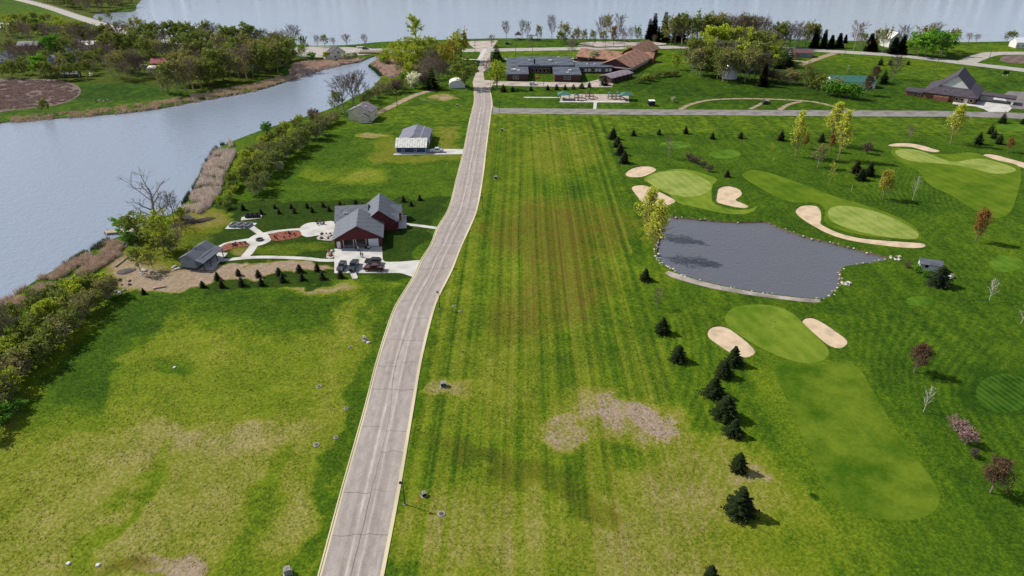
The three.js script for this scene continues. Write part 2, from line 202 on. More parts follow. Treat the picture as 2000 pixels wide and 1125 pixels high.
  // mown strip: brown patches, thin grass, the bare field
  soft(oval(1090, 450, 120, 50), 0.42, 1, 0.75, 0.8); soft(oval(1110, 560, 70, 60), 0.45, 1, 0.7, 0.7); soft(oval(1020, 620, 70, 40), 0.42, 1, 0.6, 0.6); soft(oval(1090, 300, 60, 40), 0.5, 0.8, 0.25, 0.6); soft(oval(990, 340, 40, 90), 0.36, 0.8, 0.1, 0.6); soft([[830, 850], [980, 880], [1080, 920], [1200, 1000], [1180, 1020], [1050, 960], [900, 900]], 0.32, 0.8, 0.5, 0.7, 6, 0.2); soft(oval(940, 1040, 130, 90), 0.62, 0.6, 0, 0.7); soft(oval(960, 760, 60, 80), 0.56, 0.6, 0, 0.6);
  soft([[1100, 832], [1130, 785], [1195, 772], [1250, 788], [1298, 808], [1328, 848], [1296, 862], [1210, 852], [1150, 840]], 0.86, 0.6, 0.05, 0.6, 10, 0.5); soft([[1170, 782], [1210, 776], [1252, 790], [1298, 810], [1326, 846], [1290, 856], [1225, 838]], 1, 0.5, 0.05, 0.75, 8, 0.2); soft(oval(1110, 845, 30, 30), 0.9, 0.5, 0.1, 0.8); soft(oval(1170, 830, 26, 22), 0.5, 0.6, 0, 0.55);
  soft([[1290, 470], [1262, 470], [1245, 380], [1270, 400]], 0.62, 0, 0.5, 0.6); soft(oval(870, 755, 40, 18), 0.8, 0, 0.1, 0.7); soft(oval(1470, 935, 40, 9), 0.85, 0, 0.2, 0.6);
  // golf: paler walks and dark clumps
  soft([[1460, 720], [1530, 700], [1560, 800], [1600, 900], [1620, 980], [1540, 900]], 0.36, 0, 0, 0.85, 8, 0.3); for (const [u, v, a, b] of [[1615, 868, 22, 9], [1720, 876, 18, 9], [1690, 880, 14, 9], [1650, 740, 10, 4], [1625, 832, 14, 5], [1765, 890, 14, 9], [1645, 948, 10, 5], [1600, 970, 12, 9]]) soft(oval(u, v, a, b), 0.04, 0, 0, 0.85); soft(oval(1850, 640, 110, 40), 0.26, 0.2, 0, 0.6); soft(oval(1960, 500, 60, 60), 0.28, 0.2, 0, 0.6); soft(oval(1560, 1060, 160, 60), 0.42, 0.2, 0.05, 0.6); soft(oval(1960, 760, 70, 40), 0.08, 0, 0, 0.7);
  soft([[1265, 615], [1400, 590], [1560, 600], [1560, 615], [1420, 640], [1300, 670]], 0.3, 0.3, 0.1, 0.6); soft(oval(1280, 560, 40, 60), 0.32, 0.3, 0, 0.6);
  // north
  poly([[965, 100], [1330, 98], [1300, 112], [1010, 116], [965, 112]], 0.34, 0, 0); soft(oval(1330, 130, 60, 16), 0.38, 0, 0, 0.7); soft([[1620, 110], [1740, 108], [1860, 130], [1900, 150], [1740, 150], [1620, 130]], 0.34, 0.1, 0, 0.8); soft(oval(1900, 95, 90, 8), 0.36, 0, 0, 0.8); soft(oval(1500, 160, 220, 34), 0.15, 0.1, 0.1, 0.6);
  poly([[-300, 190], [-300, 60], [0, 40], [160, 62], [560, 100], [700, 100], [640, 128], [560, 140], [400, 180], [150, 160]], 0.24, 0, 0.5); soft(oval(220, 180, 90, 14), 0.16, 0, 0, 0.9); soft([[40, 60], [110, 25], [260, 85], [180, 85]], 0.36, 0, 0.05, 0.8); poly([[270, 4], [190, 24], [182, 36], [60, 0], [100, -20], [280, -20]], 0.3, 0, 0.6); soft(oval(780, 125, 50, 30), 0.45, 0, 0.4, 0.6);
}
const fieldData = field.getContext('2d').getImageData(0, 0, FW, FH).data;
function fieldAt(x, z, o) { // bilinear
  let fx = (x + FX) / (2 * FX) * FW - 0.5, fz = (z - FZ0) / (FZ1 - FZ0) * FH - 0.5; fx = clamp(fx, 0, FW - 1.001); fz = clamp(fz, 0, FH - 1.001);
  const i = fx | 0, j = fz | 0, a = fx - i, b = fz - j, p = (j * FW + i) * 4, q = p + FW * 4;
  for (let k = 0; k < 3; k++) { const t = fieldData[p + k] + (fieldData[p + 4 + k] - fieldData[p + k]) * a, s = fieldData[q + k] + (fieldData[q + 4 + k] - fieldData[q + k]) * a; o[k] = (t + (s - t) * b) / 255; }
}
// colours of the turf, from lush to bare (sRGB)
const TURF = [[0, 23, 46, 9], [0.14, 39, 64, 11], [0.28, 63, 87, 14], [0.42, 88, 104, 20], [0.56, 105, 112, 34], [0.7, 120, 117, 60], [0.85, 131, 121, 85], [1, 139, 122, 110]];
function turf(d, out) { d = clamp(d, 0, 1); let i = 0; while (i < TURF.length - 2 && d > TURF[i + 1][0]) i++; const A = TURF[i], B = TURF[i + 1], t = (d - A[0]) / (B[0] - A[0]); out[0] = A[1] + (B[1] - A[1]) * t; out[1] = A[2] + (B[2] - A[2]) * t; out[2] = A[3] + (B[3] - A[3]) * t; }
function turfMap(x0, x1, z0, z1, W, H, fine) {
  const d = new Uint8Array(W * H * 4), f = [0, 0, 0], c = [0, 0, 0];
  for (let j = 0; j < H; j++) {
    const z = z1 + (z0 - z1) * (j + 0.5) / H;              // row 0 is the near edge: v grows with -z
    for (let i = 0; i < W; i++) {
      const x = x0 + (x1 - x0) * (i + 0.5) / W;
      const wx = (fbm(x * 0.2 + 5, z * 0.2, 3) - 0.5) * 8, wz = (fbm(x * 0.2 + 90, z * 0.2 + 40, 3) - 0.5) * 8;
      fieldAt(x + wx, z + wz, f);
      const big = fbm(x * 0.035 + 3, z * 0.035 + 8, 3) - 0.5, mid = fbm(x * 0.22 + 50, z * 0.22, 4) - 0.5, small = fbm(x * fine, z * fine + 70, 3) - 0.5, g = noise(x * fine * 3.1, z * fine * 3.1) - 0.5;
      const wild = 0.22 + 1.1 * clamp(f[0], 0, 0.7); let dry = f[0] + (big * 0.16 + mid * 0.25 + small * 0.42) * wild;
      const s = f[1];
      if (s > 0.02) { // passes of the mower, along the strip
        const wv = x + 0.6 * (noise(z * 0.02, x * 0.05) - 0.5) + z * 0.012, lane = noise(wv * 0.75, 3.5 + z * 0.004) - 0.5, thin = Math.pow(noise(wv * 2.6 + 40, z * 0.006), 3);
        dry += s * (lane * 0.34 + (noise(wv * 1.9, z * 0.01 + 9) - 0.5) * 0.22); f[2] += s * (thin - 0.2) * 0.7;
      }
      if (s > 0.04 && s < 0.4) { // turns of the rough mower
        const ph = x * 0.8 + z * 0.45 + 16 * fbm(x * 0.018 + 7, z * 0.018 + 2, 2) * 3, k2 = Math.min(1, s / 0.12);
        dry += k2 * (0.05 * Math.sin(ph * 3.1) * smooth(noise(x * 0.03, z * 0.03 + 30), 0.25, 0.9) * (0.3 + noise(x * 0.4, z * 0.4)) + 0.1 * (fbm(x * 0.03 + 60, z * 0.05, 3) - 0.5));
      }
      turf(dry, c);
      const soil = clamp(f[2] * (0.8 + 1.2 * mid + 0.8 * small), 0, 1) * 0.74, k = 1 + g * 0.3 + small * 0.24 + mid * 0.08;
      const bare = smooth(f[0], 0.5, 1.0), sr = 74 + 64 * bare, sg = 60 + 60 * bare, sb = 24 + 78 * bare, o = (j * W + i) * 4;
      d[o] = clamp((c[0] + (sr - c[0]) * soil) * k, 0, 255); d[o + 1] = clamp((c[1] + (sg - c[1]) * soil) * k, 0, 255); d[o + 2] = clamp((c[2] + (sb - c[2]) * soil) * k, 0, 255); d[o + 3] = 255;
    }
  }
  const t = new THREE.DataTexture(d, W, H); t.colorSpace = THREE.SRGBColorSpace; t.wrapS = t.wrapT = THREE.MirroredRepeatWrapping; t.magFilter = THREE.LinearFilter; t.minFilter = THREE.LinearFilter;
  t.repeat.set(1 / (x1 - x0), 1 / (z1 - z0)); t.offset.set(-x0 / (x1 - x0), z1 / (z1 - z0)); t.needsUpdate = true;   // uv in metres: (x, -z)
  return t;
}
const ZONES = [-135, -300];
const grassBump = every(grainTex, 2.2);
const turfMats = [turfMap(-128, 128, -135, -52, 2048, 664, 3.0), turfMap(-250, 250, -300, -135, 2048, 700, 1.9), turfMap(-620, 620, -860, -300, 2048, 940, 0.6)]
  .map((t) => new THREE.MeshPhysicalMaterial({ map: t, roughness: 1, specularIntensity: 0.12, bumpMap: grassBump, bumpScale: 0.06 }));
{ // the ground: one sheet with openings for the water and the bunkers, cut at the zones' edges
  const g0 = sheet([[-3200, 500], [3200, 500], [3200, -3200], [-3200, -3200]], 0, [LAKE_NEAR, LAKE_FAR, POND, ...BUNKERS.map((b) => b.pts)]);
  const P = g0.attributes.position.array, zones = [[], [], []];
  const cut = (tri, z, keepNear) => { const out = []; for (let i = 0; i < tri.length; i++) { const a = tri[i], b = tri[(i + 1) % tri.length], ia = keepNear ? a[2] >= z : a[2] <= z, ib = keepNear ? b[2] >= z : b[2] <= z; if (ia) out.push(a); if (ia !== ib) { const t = (z - a[2]) / (b[2] - a[2]); out.push([a[0] + (b[0] - a[0]) * t, a[1], z]); } } return out; };
  const fan = (p, to) => { for (let i = 1; i < p.length - 1; i++) to.push(p[0], p[i], p[i + 1]); };
  for (let i = 0; i < P.length; i += 9) { const t = [0, 3, 6].map((k) => [P[i + k], P[i + k + 1], P[i + k + 2]]); fan(cut(t, ZONES[0], true), zones[0]); const far = cut(t, ZONES[0], false); if (far.length > 2) { fan(cut(far, ZONES[1], true), zones[1]); fan(cut(far, ZONES[1], false), zones[2]); } }
  const g = soup(zones.flat()); let s = 0; zones.forEach((z, i) => { g.addGroup(s, z.length, i); s += z.length; });
  struct('ground', g, turfMats);
}
// banks and water
struct('lake_bank', [skirt(LAKE_NEAR, 0, -1.6, 2.2), skirt(LAKE_FAR, 0, -1.6, 2.2)], M.bank);
struct('pond_bank', skirt(POND, 0, -1.2, 1.2), M.bank);
const rip = tile(512, (u, v) => { const n = 255 * (0.5 * wrapN(u, v, 12, 3) + 0.5 * wrapN(v, u, 29, 4)); return [n, n, n]; });
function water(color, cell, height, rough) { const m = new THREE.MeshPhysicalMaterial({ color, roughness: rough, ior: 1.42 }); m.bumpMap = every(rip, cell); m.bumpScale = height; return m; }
struct('lake', sheet([[-900, 40], [-20, 40], [-20, -500], [-900, -520]], -0.55), water(new THREE.Color(0.205, 0.245, 0.31), 22, 0.2, 0.12));  // body colour lightened to stand in for bright sky reflected in the water
struct('far_lake', sheet([[-1200, -522], [2200, -502], [2200, -1060], [-1200, -1060]], -0.55), water(new THREE.Color(0.22, 0.26, 0.305), 26, 0.3, 0.14));  // pale body colour again carries part of the reflected sky brightness
struct('pond_water', sheet([[20, -140], [140, -140], [140, -225], [20, -225]], -0.4), water(new THREE.Color(0.085, 0.09, 0.108), 11, 0.15, 0.12));  // colour lifted above clear water, painting in some of the reflected sheen
// bunkers
for (const b of BUNKERS) { struct('sand_bunker', sheet(b.pts, -0.2), M.sand).userData.label = b.label; struct('bunker_lip', skirt(b.pts, 0, -0.26, -0.02), M.turfLip); }
// mown turf of the golf course, each sheet a few millimetres above the one below
function turfSheet(lo, hi, cell, stripe) { const a = new THREE.Color(lo), b = new THREE.Color(hi), A = [a.r, a.g, a.b], B = [b.r, b.g, b.b], s = (c) => 255 * (c <= 0.0031308 ? 12.92 * c : 1.055 * Math.pow(c, 1 / 2.4) - 0.055); const t = tile(512, (u, v) => { const n = clamp(0.5 + 1.5 * (wrapN(u, v, 6, 6) - 0.5) + 0.5 * (wrapN(v, u, 64, 2) - 0.5) + stripe * Math.sin((u + 0.25 * v) * Math.PI * 2 * 8), 0, 1); return [0, 1, 2].map((k) => s(A[k] + (B[k] - A[k]) * n)); }); t.colorSpace = THREE.SRGBColorSpace; return new THREE.MeshPhysicalMaterial({ map: every(t, cell), roughness: 1, specularIntensity: 0.12, bumpMap: grassBump, bumpScale: 0.02 }); }
const FAIR = turfSheet('#3e5a0d', '#5c6e1a', 34, 0.1), GREEN = turfSheet('#667830', '#87904a', 26, 0.14), COLLAR = turfSheet('#4c6516', '#6b7b28', 30, 0.13), TEE = turfSheet('#345410', '#55701e', 22, 0.1);
const turfAt = (name, pts, m, y, label) => { struct(name, sheet(loop(pts, 1.5), y), m).userData.label = label; };
turfAt('fairway', [[1450, 340], [1470, 332], [1500, 337], [1540, 350], [1580, 365], [1620, 380], [1680, 398], [1740, 418], [1785, 442], [1800, 462], [1797, 468], [1750, 466], [1690, 460], [1640, 449], [1611, 434], [1611, 410], [1596, 396], [1565, 396], [1530, 390], [1490, 370], [1460, 352]], FAIR, 0.012, 'diagonal fairway running down to the green right of the pond');
turfAt('fairway', [[1740, 295], [1760, 289], [1800, 299], [1850, 301], [1900, 298], [1945, 312], [1985, 322], [1995, 340], [1985, 385], [1972, 415], [1950, 426], [1925, 420], [1890, 402], [1855, 380], [1815, 360], [1790, 332], [1755, 314]], FAIR, 0.012, 'broad fairway at the upper right of the golf course');
turfAt('fairway', [[1515, 712], [1600, 708], [1668, 712], [1703, 760], [1744, 830], [1795, 900], [1833, 960], [1830, 992], [1802, 1011], [1760, 1017], [1700, 1009], [1652, 992], [1608, 950], [1580, 880], [1545, 800]], turfSheet('#34510a', '#5d6e1c', 31, 0.02), 0.012, 'yellowish fairway in the lower right of the golf course');
turfAt('green_collar', [[1258, 352], [1272, 340], [1290, 334], [1330, 330], [1370, 338], [1400, 350], [1392, 362], [1390, 385], [1396, 398], [1430, 409], [1462, 409], [1478, 402], [1472, 412], [1450, 418], [1410, 416], [1360, 405], [1325, 396], [1305, 378], [1285, 366]], COLLAR, 0.016, 'mown collar round the upper left green');
turfAt('green_collar', [[1416, 622], [1428, 604], [1455, 596], [1492, 595], [1524, 601], [1550, 614], [1576, 638], [1601, 663], [1619, 686], [1611, 702], [1587, 709], [1558, 707], [1522, 696], [1486, 679], [1450, 658], [1425, 640]], COLLAR, 0.016, 'mown collar round the near green');
turfAt('putting_green', [[1263, 350], [1275, 341], [1300, 335], [1330, 334], [1360, 342], [1385, 355], [1390, 366], [1380, 376], [1360, 383], [1335, 384], [1305, 378], [1280, 366]], GREEN, 0.02, 'round pale green above the pond between three bunkers');
turfAt('putting_green', [[1617, 415], [1625, 405], [1650, 402], [1690, 408], [1730, 420], [1765, 436], [1790, 452], [1794, 462], [1783, 467], [1758, 466], [1720, 461], [1680, 453], [1645, 442], [1622, 430]], GREEN, 0.02, 'pale oval green inside the long curved bunker');
turfAt('putting_green', [[1421, 622], [1432, 607], [1455, 600], [1490, 599], [1520, 605], [1545, 618], [1570, 640], [1595, 665], [1612, 686], [1605, 698], [1585, 704], [1560, 702], [1525, 692], [1490, 675], [1455, 655], [1430, 638]], COLLAR, 0.02, 'large oval green below the pond between two bunkers');
turfAt('putting_green', [[1748, 296], [1765, 291], [1790, 293], [1815, 300], [1840, 310], [1862, 316], [1890, 312], [1915, 310], [1945, 316], [1975, 325], [1984, 332], [1970, 338], [1940, 339], [1905, 331], [1870, 323], [1830, 319], [1790, 316], [1760, 308]], GREEN, 0.02, 'double lobed pale green at the upper right');
for (const [u, v, a, b, l] of [[1318, 283, 31, 7, 'small tee left of the two far tees'], [1416, 301, 31, 9, 'small tee right of the two far tees'], [1797, 588, 27, 10, 'small round tee below the pump house'], [1965, 515, 34, 16, 'small tee near the right edge beside the pump house'], [1988, 248, 42, 9, 'pale tee at the upper right edge']]) turfAt('tee', oval(u, v, a, b), TEE, 0.016, l);
turfAt('tee', oval(1962, 768, 56, 38), turfSheet('#1e3c0a', '#3d5a16', 12, 0.3), 0.016, 'dark striped tee at the right edge');
// paved and bare ground
const LEFT = [[602, 1190], [620, 1125], [664, 962], [710, 800], [736, 700], [768, 604], [780, 582], [807, 539], [821, 508], [840, 478], [852, 447], [874, 410], [891, 347], [905, 292], [917, 232], [925, 200], [925, 176]], RIGHT = [[737, 1190], [750, 1125], [781, 962], [808, 800], [825, 700], [849, 604], [857, 582], [884, 528], [902, 482], [921, 440], [932, 412], [944, 347], [951, 287], [959, 226], [962, 203], [958, 176]];
function edge(uv, n) { const c = new THREE.CatmullRomCurve3(uv.map(([u, v]) => { const p = at(u, v); return new THREE.Vector3(p[0], 0, p[1]); }), false, 'centripetal'); return c.getSpacedPoints(n).map((p) => [p.x, p.z]); }
const RN = 110, RL = edge(LEFT, RN), RR = edge(RIGHT, RN), mixPts = (A, B, t) => A.map((a, i) => [a[0] + (B[i][0] - a[0]) * t, a[1] + (B[i][1] - a[1]) * t]);
{ // street: worn asphalt with lengthwise streaks, cream gutters with a low kerb
  const W = 512, H = 1024, d = new Uint8Array(W * H * 4);
  for (let j = 0; j < H; j++) for (let i = 0; i < W; i++) {
    const u = i / W, x = u * 9.3, z = j / H * 60, streak = Math.exp(-Math.pow((u - 0.41) / 0.022, 2)) + 0.9 * Math.exp(-Math.pow((u - 0.62) / 0.02, 2)) + 0.3 * Math.exp(-Math.pow((u - 0.25) / 0.03, 2));
    const n = (fbm(x * 1.3, z * 0.5, 4) - 0.5) * 26 + (noise(x * 6, z * 6) - 0.5) * 14 + (noise(x * 2.2, z * 0.05) - 0.5) * 12, oil = -9 * Math.exp(-Math.pow((u - 0.32) / 0.06, 2)) - 9 * Math.exp(-Math.pow((u - 0.7) / 0.06, 2)), k = n + oil + 20 * streak * (0.5 + noise(x * 3, z * 0.3)), o = (j * W + i) * 4;
    d[o] = clamp(143 + k, 0, 255); d[o + 1] = clamp(134 + k, 0, 255); d[o + 2] = clamp(128 + k, 0, 255); d[o + 3] = 255;
  }
  const t = new THREE.DataTexture(d, W, H); t.colorSpace = THREE.SRGBColorSpace; t.wrapS = t.wrapT = THREE.MirroredRepeatWrapping; t.magFilter = THREE.LinearFilter; t.repeat.set(1 / 9.3, 1 / 60); t.needsUpdate = true;
  const gl = mixPts(RL, RR, 0.062), gr = mixPts(RL, RR, 0.938), kl = mixPts(RL, RR, 0.022), kr = mixPts(RL, RR, 0.978);
  const road = struct('road', strip(gl, gr, 0.02, 0.02, 9.3), new THREE.MeshStandardMaterial({ map: t, roughness: 0.93, bumpMap: grain1, bumpScale: 0.004 }));
  const kerb = (a, b, c) => [strip(a, b, 0.03), strip(b, c, 0.13), wallStrip(b, 0.03, 0.13), wallStrip(c, -0.02, 0.13)];
  function wallStrip(a, y0, y1) { const o = []; for (let i = 0; i < a.length - 1; i++) { const A = [a[i][0], y0, a[i][1]], B = [a[i + 1][0], y0, a[i + 1][1]], C = [a[i + 1][0], y1, a[i + 1][1]], D = [a[i][0], y1, a[i][1]]; o.push(A, B, C, A, C, D); } return soup(o); }
  struct('kerb', kerb(gl, kl, RL), M.gutter).userData.label = 'cream concrete gutter along the left of the street'; struct('kerb', kerb(gr, kr, RR), M.gutter).userData.label = 'cream concrete gutter along the right of the street';
  // sealed joints and cracks
  const r = rng(5), cum = [0], C = mixPts(gl, gr, 0.5); for (let i = 1; i < C.length; i++) cum.push(cum[i - 1] + Math.hypot(C[i][0] - C[i - 1][0], C[i][1] - C[i - 1][1]));
  const pt = (s, t) => { let i = 0; while (i < RN - 1 && cum[i + 1] < s) i++; const f = clamp((s - cum[i]) / (cum[i + 1] - cum[i]), 0, 1), A = [gl[i][0] + (gl[i + 1][0] - gl[i][0]) * f, gl[i][1] + (gl[i + 1][1] - gl[i][1]) * f], B = [gr[i][0] + (gr[i + 1][0] - gr[i][0]) * f, gr[i][1] + (gr[i + 1][1] - gr[i][1]) * f]; return [A[0] + (B[0] - A[0]) * t, A[1] + (B[1] - A[1]) * t]; };
  const seal = (pts, w) => { const o = part('crack_seal', strip(side(pts, -w / 2), side(pts, w / 2), 0.024), M.seal, road); return o; };
  const total = cum[RN]; let s0 = 3;
  while (s0 < total - 6) { // the long joint drifts about the middle; cross joints run from it to either side
    const s1 = Math.min(s0 + 7 + r() * 5, total - 2), m = 0.5 + (noise(s0 * 0.05, 4) - 0.5) * 0.14, pts = []; for (let k = 0; k <= 6; k++) { const s = s0 + (s1 - s0) * k / 6; pts.push(pt(s, 0.5 + (noise(s * 0.05, 4) - 0.5) * 0.14 + (noise(s * 0.9, 8) - 0.5) * 0.02)); }
    seal(pts, 0.07 + r() * 0.08);
    if (r() < 0.88) { const q = []; for (let k = 0; k <= 6; k++) q.push(pt(s1 + (noise(k * 0.7 + s1, 2) - 0.5) * 0.7, m * k / 6)); seal(q, 0.05 + r() * 0.1); }
    if (r() < 0.88) { const q = [], o = (r() - 0.5) * 4; for (let k = 0; k <= 6; k++) q.push(pt(s1 + o + (noise(k * 0.7 + s1, 12) - 0.5) * 0.7, m + (1 - m) * k / 6)); seal(q, 0.05 + r() * 0.1); }
    s0 = s1;
  }
}
struct('side_road', sheet(corners([[961, 223], [963, 214], [961, 204], [966, 208.5], [976, 212], [1150, 213.5], [1330, 215], [1640, 216.5], [1856, 217.5], [1940, 219], [2100, 224], [2100, 238], [2000, 232], [1875, 227.5], [1640, 226.5], [1330, 224], [1150, 222.8], [985, 221.2], [970, 222]]), 0.026), M.sideRoad);
struct('kerb', [ribbon([[985, 221.6], [1150, 223.1], [1330, 224.3], [1640, 226.8], [1875, 227.8]], 0.5, 0.09, 6), ribbon([[976, 211.8], [1150, 213.2], [1330, 214.7], [1640, 216.2], [1856, 217.2]], 0.5, 0.09, 6)], M.farRoad).userData.label = 'thin concrete kerbs of the cross street';
struct('plaza', sheet(corners([[925.5, 176], [923, 160], [928, 146], [936, 128], [938, 114], [938, 103], [914, 85], [914, 80.5], [972, 79], [962, 94], [958, 104], [957, 122], [960, 130], [944, 140], [946, 156], [990, 159], [1100, 160.5], [1140, 162], [1190, 150], [1206, 142], [1222, 143], [1200, 152], [1196, 170], [1150, 170.5], [1010, 168], [962, 166], [957, 176]]), 0.014), M.plaza);
struct('highway', [ribbon([[2150, 157], [2000, 137], [1890, 124], [1850, 119], [1750, 108], [1640, 101], [1540, 95], [1460, 91.5], [1400, 91], [1200, 93.5], [1000, 97], [870, 99], [735, 100], [640, 97], [570, 95], [400, 88], [270, 70], [200, 48], [150, 32], [100, 15], [60, 4], [10, -8]], 12, 0.018, 12)], M.farRoad);
struct('highway', ribbon([[1885, 123], [1905, 114], [1930, 106], [1960, 104], [2080, 104]], 11, 0.024, 6), M.farRoad); struct('path', ribbon([[1562, 127], [1585, 119], [1610, 110], [1630, 104]], 5, 0.022), M.dirt); struct('path', ribbon([[1544, 118], [1560, 119], [1578, 121]], 4, 0.016), M.dirt);
struct('path', ribbon([[733, 222], [755, 212], [780, 200], [810, 186], [830, 180], [852, 174]], 4.2, 0.01), M.dirt).userData.label = 'dirt lane from the cream house to the tent shed';
struct('path', ribbon([[1328, 214], [1345, 205], [1370, 198], [1395, 194.5], [1450, 192.5], [1500, 193.5], [1540, 195], [1590, 199], [1630, 208], [1665, 216]], 2.4, 0.01), M.dirt).userData.label = 'worn dirt track arching over the lawn by the cross street'; struct('path', ribbon([[1522, 215], [1540, 204], [1565, 198]], 2.4, 0.014), M.dirt); struct('path', ribbon([[1465, 213], [1480, 206], [1500, 195]], 2, 0.014), M.dirt);
struct('path', ribbon([[948, 96], [935, 118]], 3, 0.022), M.concrete);
struct('path', ribbon([[905, 116], [960, 116.5], [990, 115], [1140, 114], [1190, 117]], 2, 0.024), M.concrete).userData.label = 'pale walk along the back of the school';
struct('plaza', sheet(loop([[1130, 111], [1170, 109], [1195, 112], [1190, 120], [1150, 122], [1120, 121]], 3), 0.012), M.plaza); struct('plaza', sheet(loop([[1140, 90.5], [1140, 83], [1200, 81], [1290, 83], [1300, 86.5], [1270, 88.5]], 4), 0.012), M.plaza); struct('plaza', sheet(loop([[700, 108], [760, 103], [860, 102], [860, 97], [760, 95], [640, 91], [590, 93], [580, 108], [640, 112]], 4), 0.01), M.farRoad);
struct('tilled_plot', sheet(loop([[1955, 112], [1985, 108], [2100, 109], [2100, 127], [2000, 124], [1960, 121]], 4), 0.012), M.tilled); struct('reed_flat', sheet(loop([[-60, 160], [60, 154], [125, 158], [156, 172], [150, 190], [110, 205], [40, 213], [-60, 220]], 4), 0.012), M.tilled);
struct('reed_flat', sheet(loop([[570, 132], [580, 120], [640, 120], [690, 117], [712, 112], [700, 120], [670, 125], [625, 135], [580, 149], [560, 150]], 3), 0.012), M.reedbed); struct('reed_flat', sheet(loop([[745, 116], [785, 120], [790, 140], [770, 150], [752, 148], [738, 136], [728, 127]], 3), 0.012), M.reedbed);
struct('pond_beach', sheet(loop([[1305, 529], [1330, 537], [1380, 551.5], [1440, 564.5], [1500, 574.5], [1560, 581.5], [1598, 584.5], [1606, 588], [1590, 591], [1540, 586], [1470, 577], [1390, 563], [1330, 547], [1300, 536]], 2), 0.012), M.gravel);
// house grounds
struct('driveway', sheet(corners([[653, 486], [746, 481], [747.5, 507], [751, 510.5], [758, 511.5], [785, 511], [822, 507.5], [806, 541], [786, 534], [778, 533], [653, 533.5]]), 0.016), M.concrete).userData.label = 'white concrete drive in front of the red house';
struct('driveway', sheet(corners([[826, 291], [905, 291], [903, 301], [770, 302.5], [768, 300], [826, 299.5]]), 0.014), M.concrete).userData.label = 'white concrete drive of the blue building'; struct('path', ribbon([[764, 436], [800, 438.5], [858, 446]], 1.7, 0.014), M.concrete).userData.label = 'white front walk from the red house to the street';
struct('path', [ribbon([[655, 508.5], [625, 508], [600, 505], [560, 503], [510, 502], [470, 504.5], [432, 508.5]], 1.8, 0.014, 1.5)], M.concrete).userData.label = 'long white garden walk to the pavilion'; struct('path', ribbon([[476, 504], [487, 492], [497, 478], [503, 474]], 2.6, 0.018, 1.5), M.concrete); struct('path', ribbon([[424, 489], [434, 479], [450, 473.5], [470, 470], [492, 467]], 1.6, 0.018, 1.5), M.concrete); struct('path', ribbon([[588, 448], [560, 450], [530, 453.5], [512, 457], [500, 450], [490, 443]], 2, 0.022, 1.5), M.concrete);
struct('patio', sheet(loop([[497, 459], [512, 455], [526, 460], [530, 468], [520, 475], [503, 480], [484, 475], [482, 469]], 1), 0.026), M.concrete).userData.label = 'white paved circle round the fire pit'; struct('patio', sheet(loop([[584, 450], [590, 441], [604, 435], [625, 434], [652, 433], [652, 455], [640, 459], [618, 460], [600, 463], [588, 458]], 1), 0.026), M.concrete).userData.label = 'white patio beside the red house'; struct('patio', sheet(corners([[388, 527.5], [427, 493], [445, 494], [416, 527.5]]), 0.03), M.concrete).userData.label = 'white concrete floor under the pavilion porch';
struct('patio', sheet(corners([[439, 447], [452, 434], [502, 435.5], [494, 444.5], [470, 446.5]]), 0.012), M.concrete).userData.label = 'white pad under the three raised planters'; struct('patio', sheet(corners([[470, 430.5], [472, 424], [511, 419.5], [512, 426]]), 0.012), M.concrete).userData.label = 'white pad under the garden sofa';
struct('mulch_bed', sheet(HOUSE_BED, 0.034), M.mulch); struct('mulch_bed', sheet(PAVILION_BED, 0.038), M.mulch); struct('stone_bed', sheet(loop([[624, 460], [640, 455], [652, 453], [652, 469], [622, 468], [619, 464]], 1), 0.034), M.pebble); struct('stone_bed', sheet(loop([[640, 492], [651, 487], [652, 502], [638, 504]], 1), 0.012), M.pebble);

// ---------------------------------------------------------------- trees
function frame(d) { const a = Math.abs(d.y) < 0.9 ? new THREE.Vector3(0, 1, 0) : new THREE.Vector3(1, 0, 0), s = new THREE.Vector3().crossVectors(a, d).normalize(); return [s, new THREE.Vector3().crossVectors(d, s)]; }
function limbTo(out, pts, r0, r1, n) { // tapered tube through points, as triangles
  const rings = pts.map((p, i) => { const d = (pts[i + 1] ?? p).clone().sub(pts[i - 1] ?? p).normalize(), [s, t] = frame(d), r = r0 + (r1 - r0) * i / (pts.length - 1), ring = []; for (let k = 0; k < n; k++) { const a = k / n * Math.PI * 2; ring.push(p.clone().addScaledVector(s, Math.cos(a) * r).addScaledVector(t, Math.sin(a) * r)); } return ring; });
  for (let i = 0; i < rings.length - 1; i++) for (let k = 0; k < n; k++) { const l = (k + 1) % n, A = rings[i][k], B = rings[i][l], C = rings[i + 1][l], D = rings[i + 1][k]; out.push(A, C, B); if (r1 > 0.004 || i < rings.length - 2) out.push(A, D, C); }
}
function along(pts, t) { const f = t * (pts.length - 1), i = Math.min(pts.length - 2, Math.floor(f)); return pts[i].clone().lerp(pts[i + 1], f - i); }
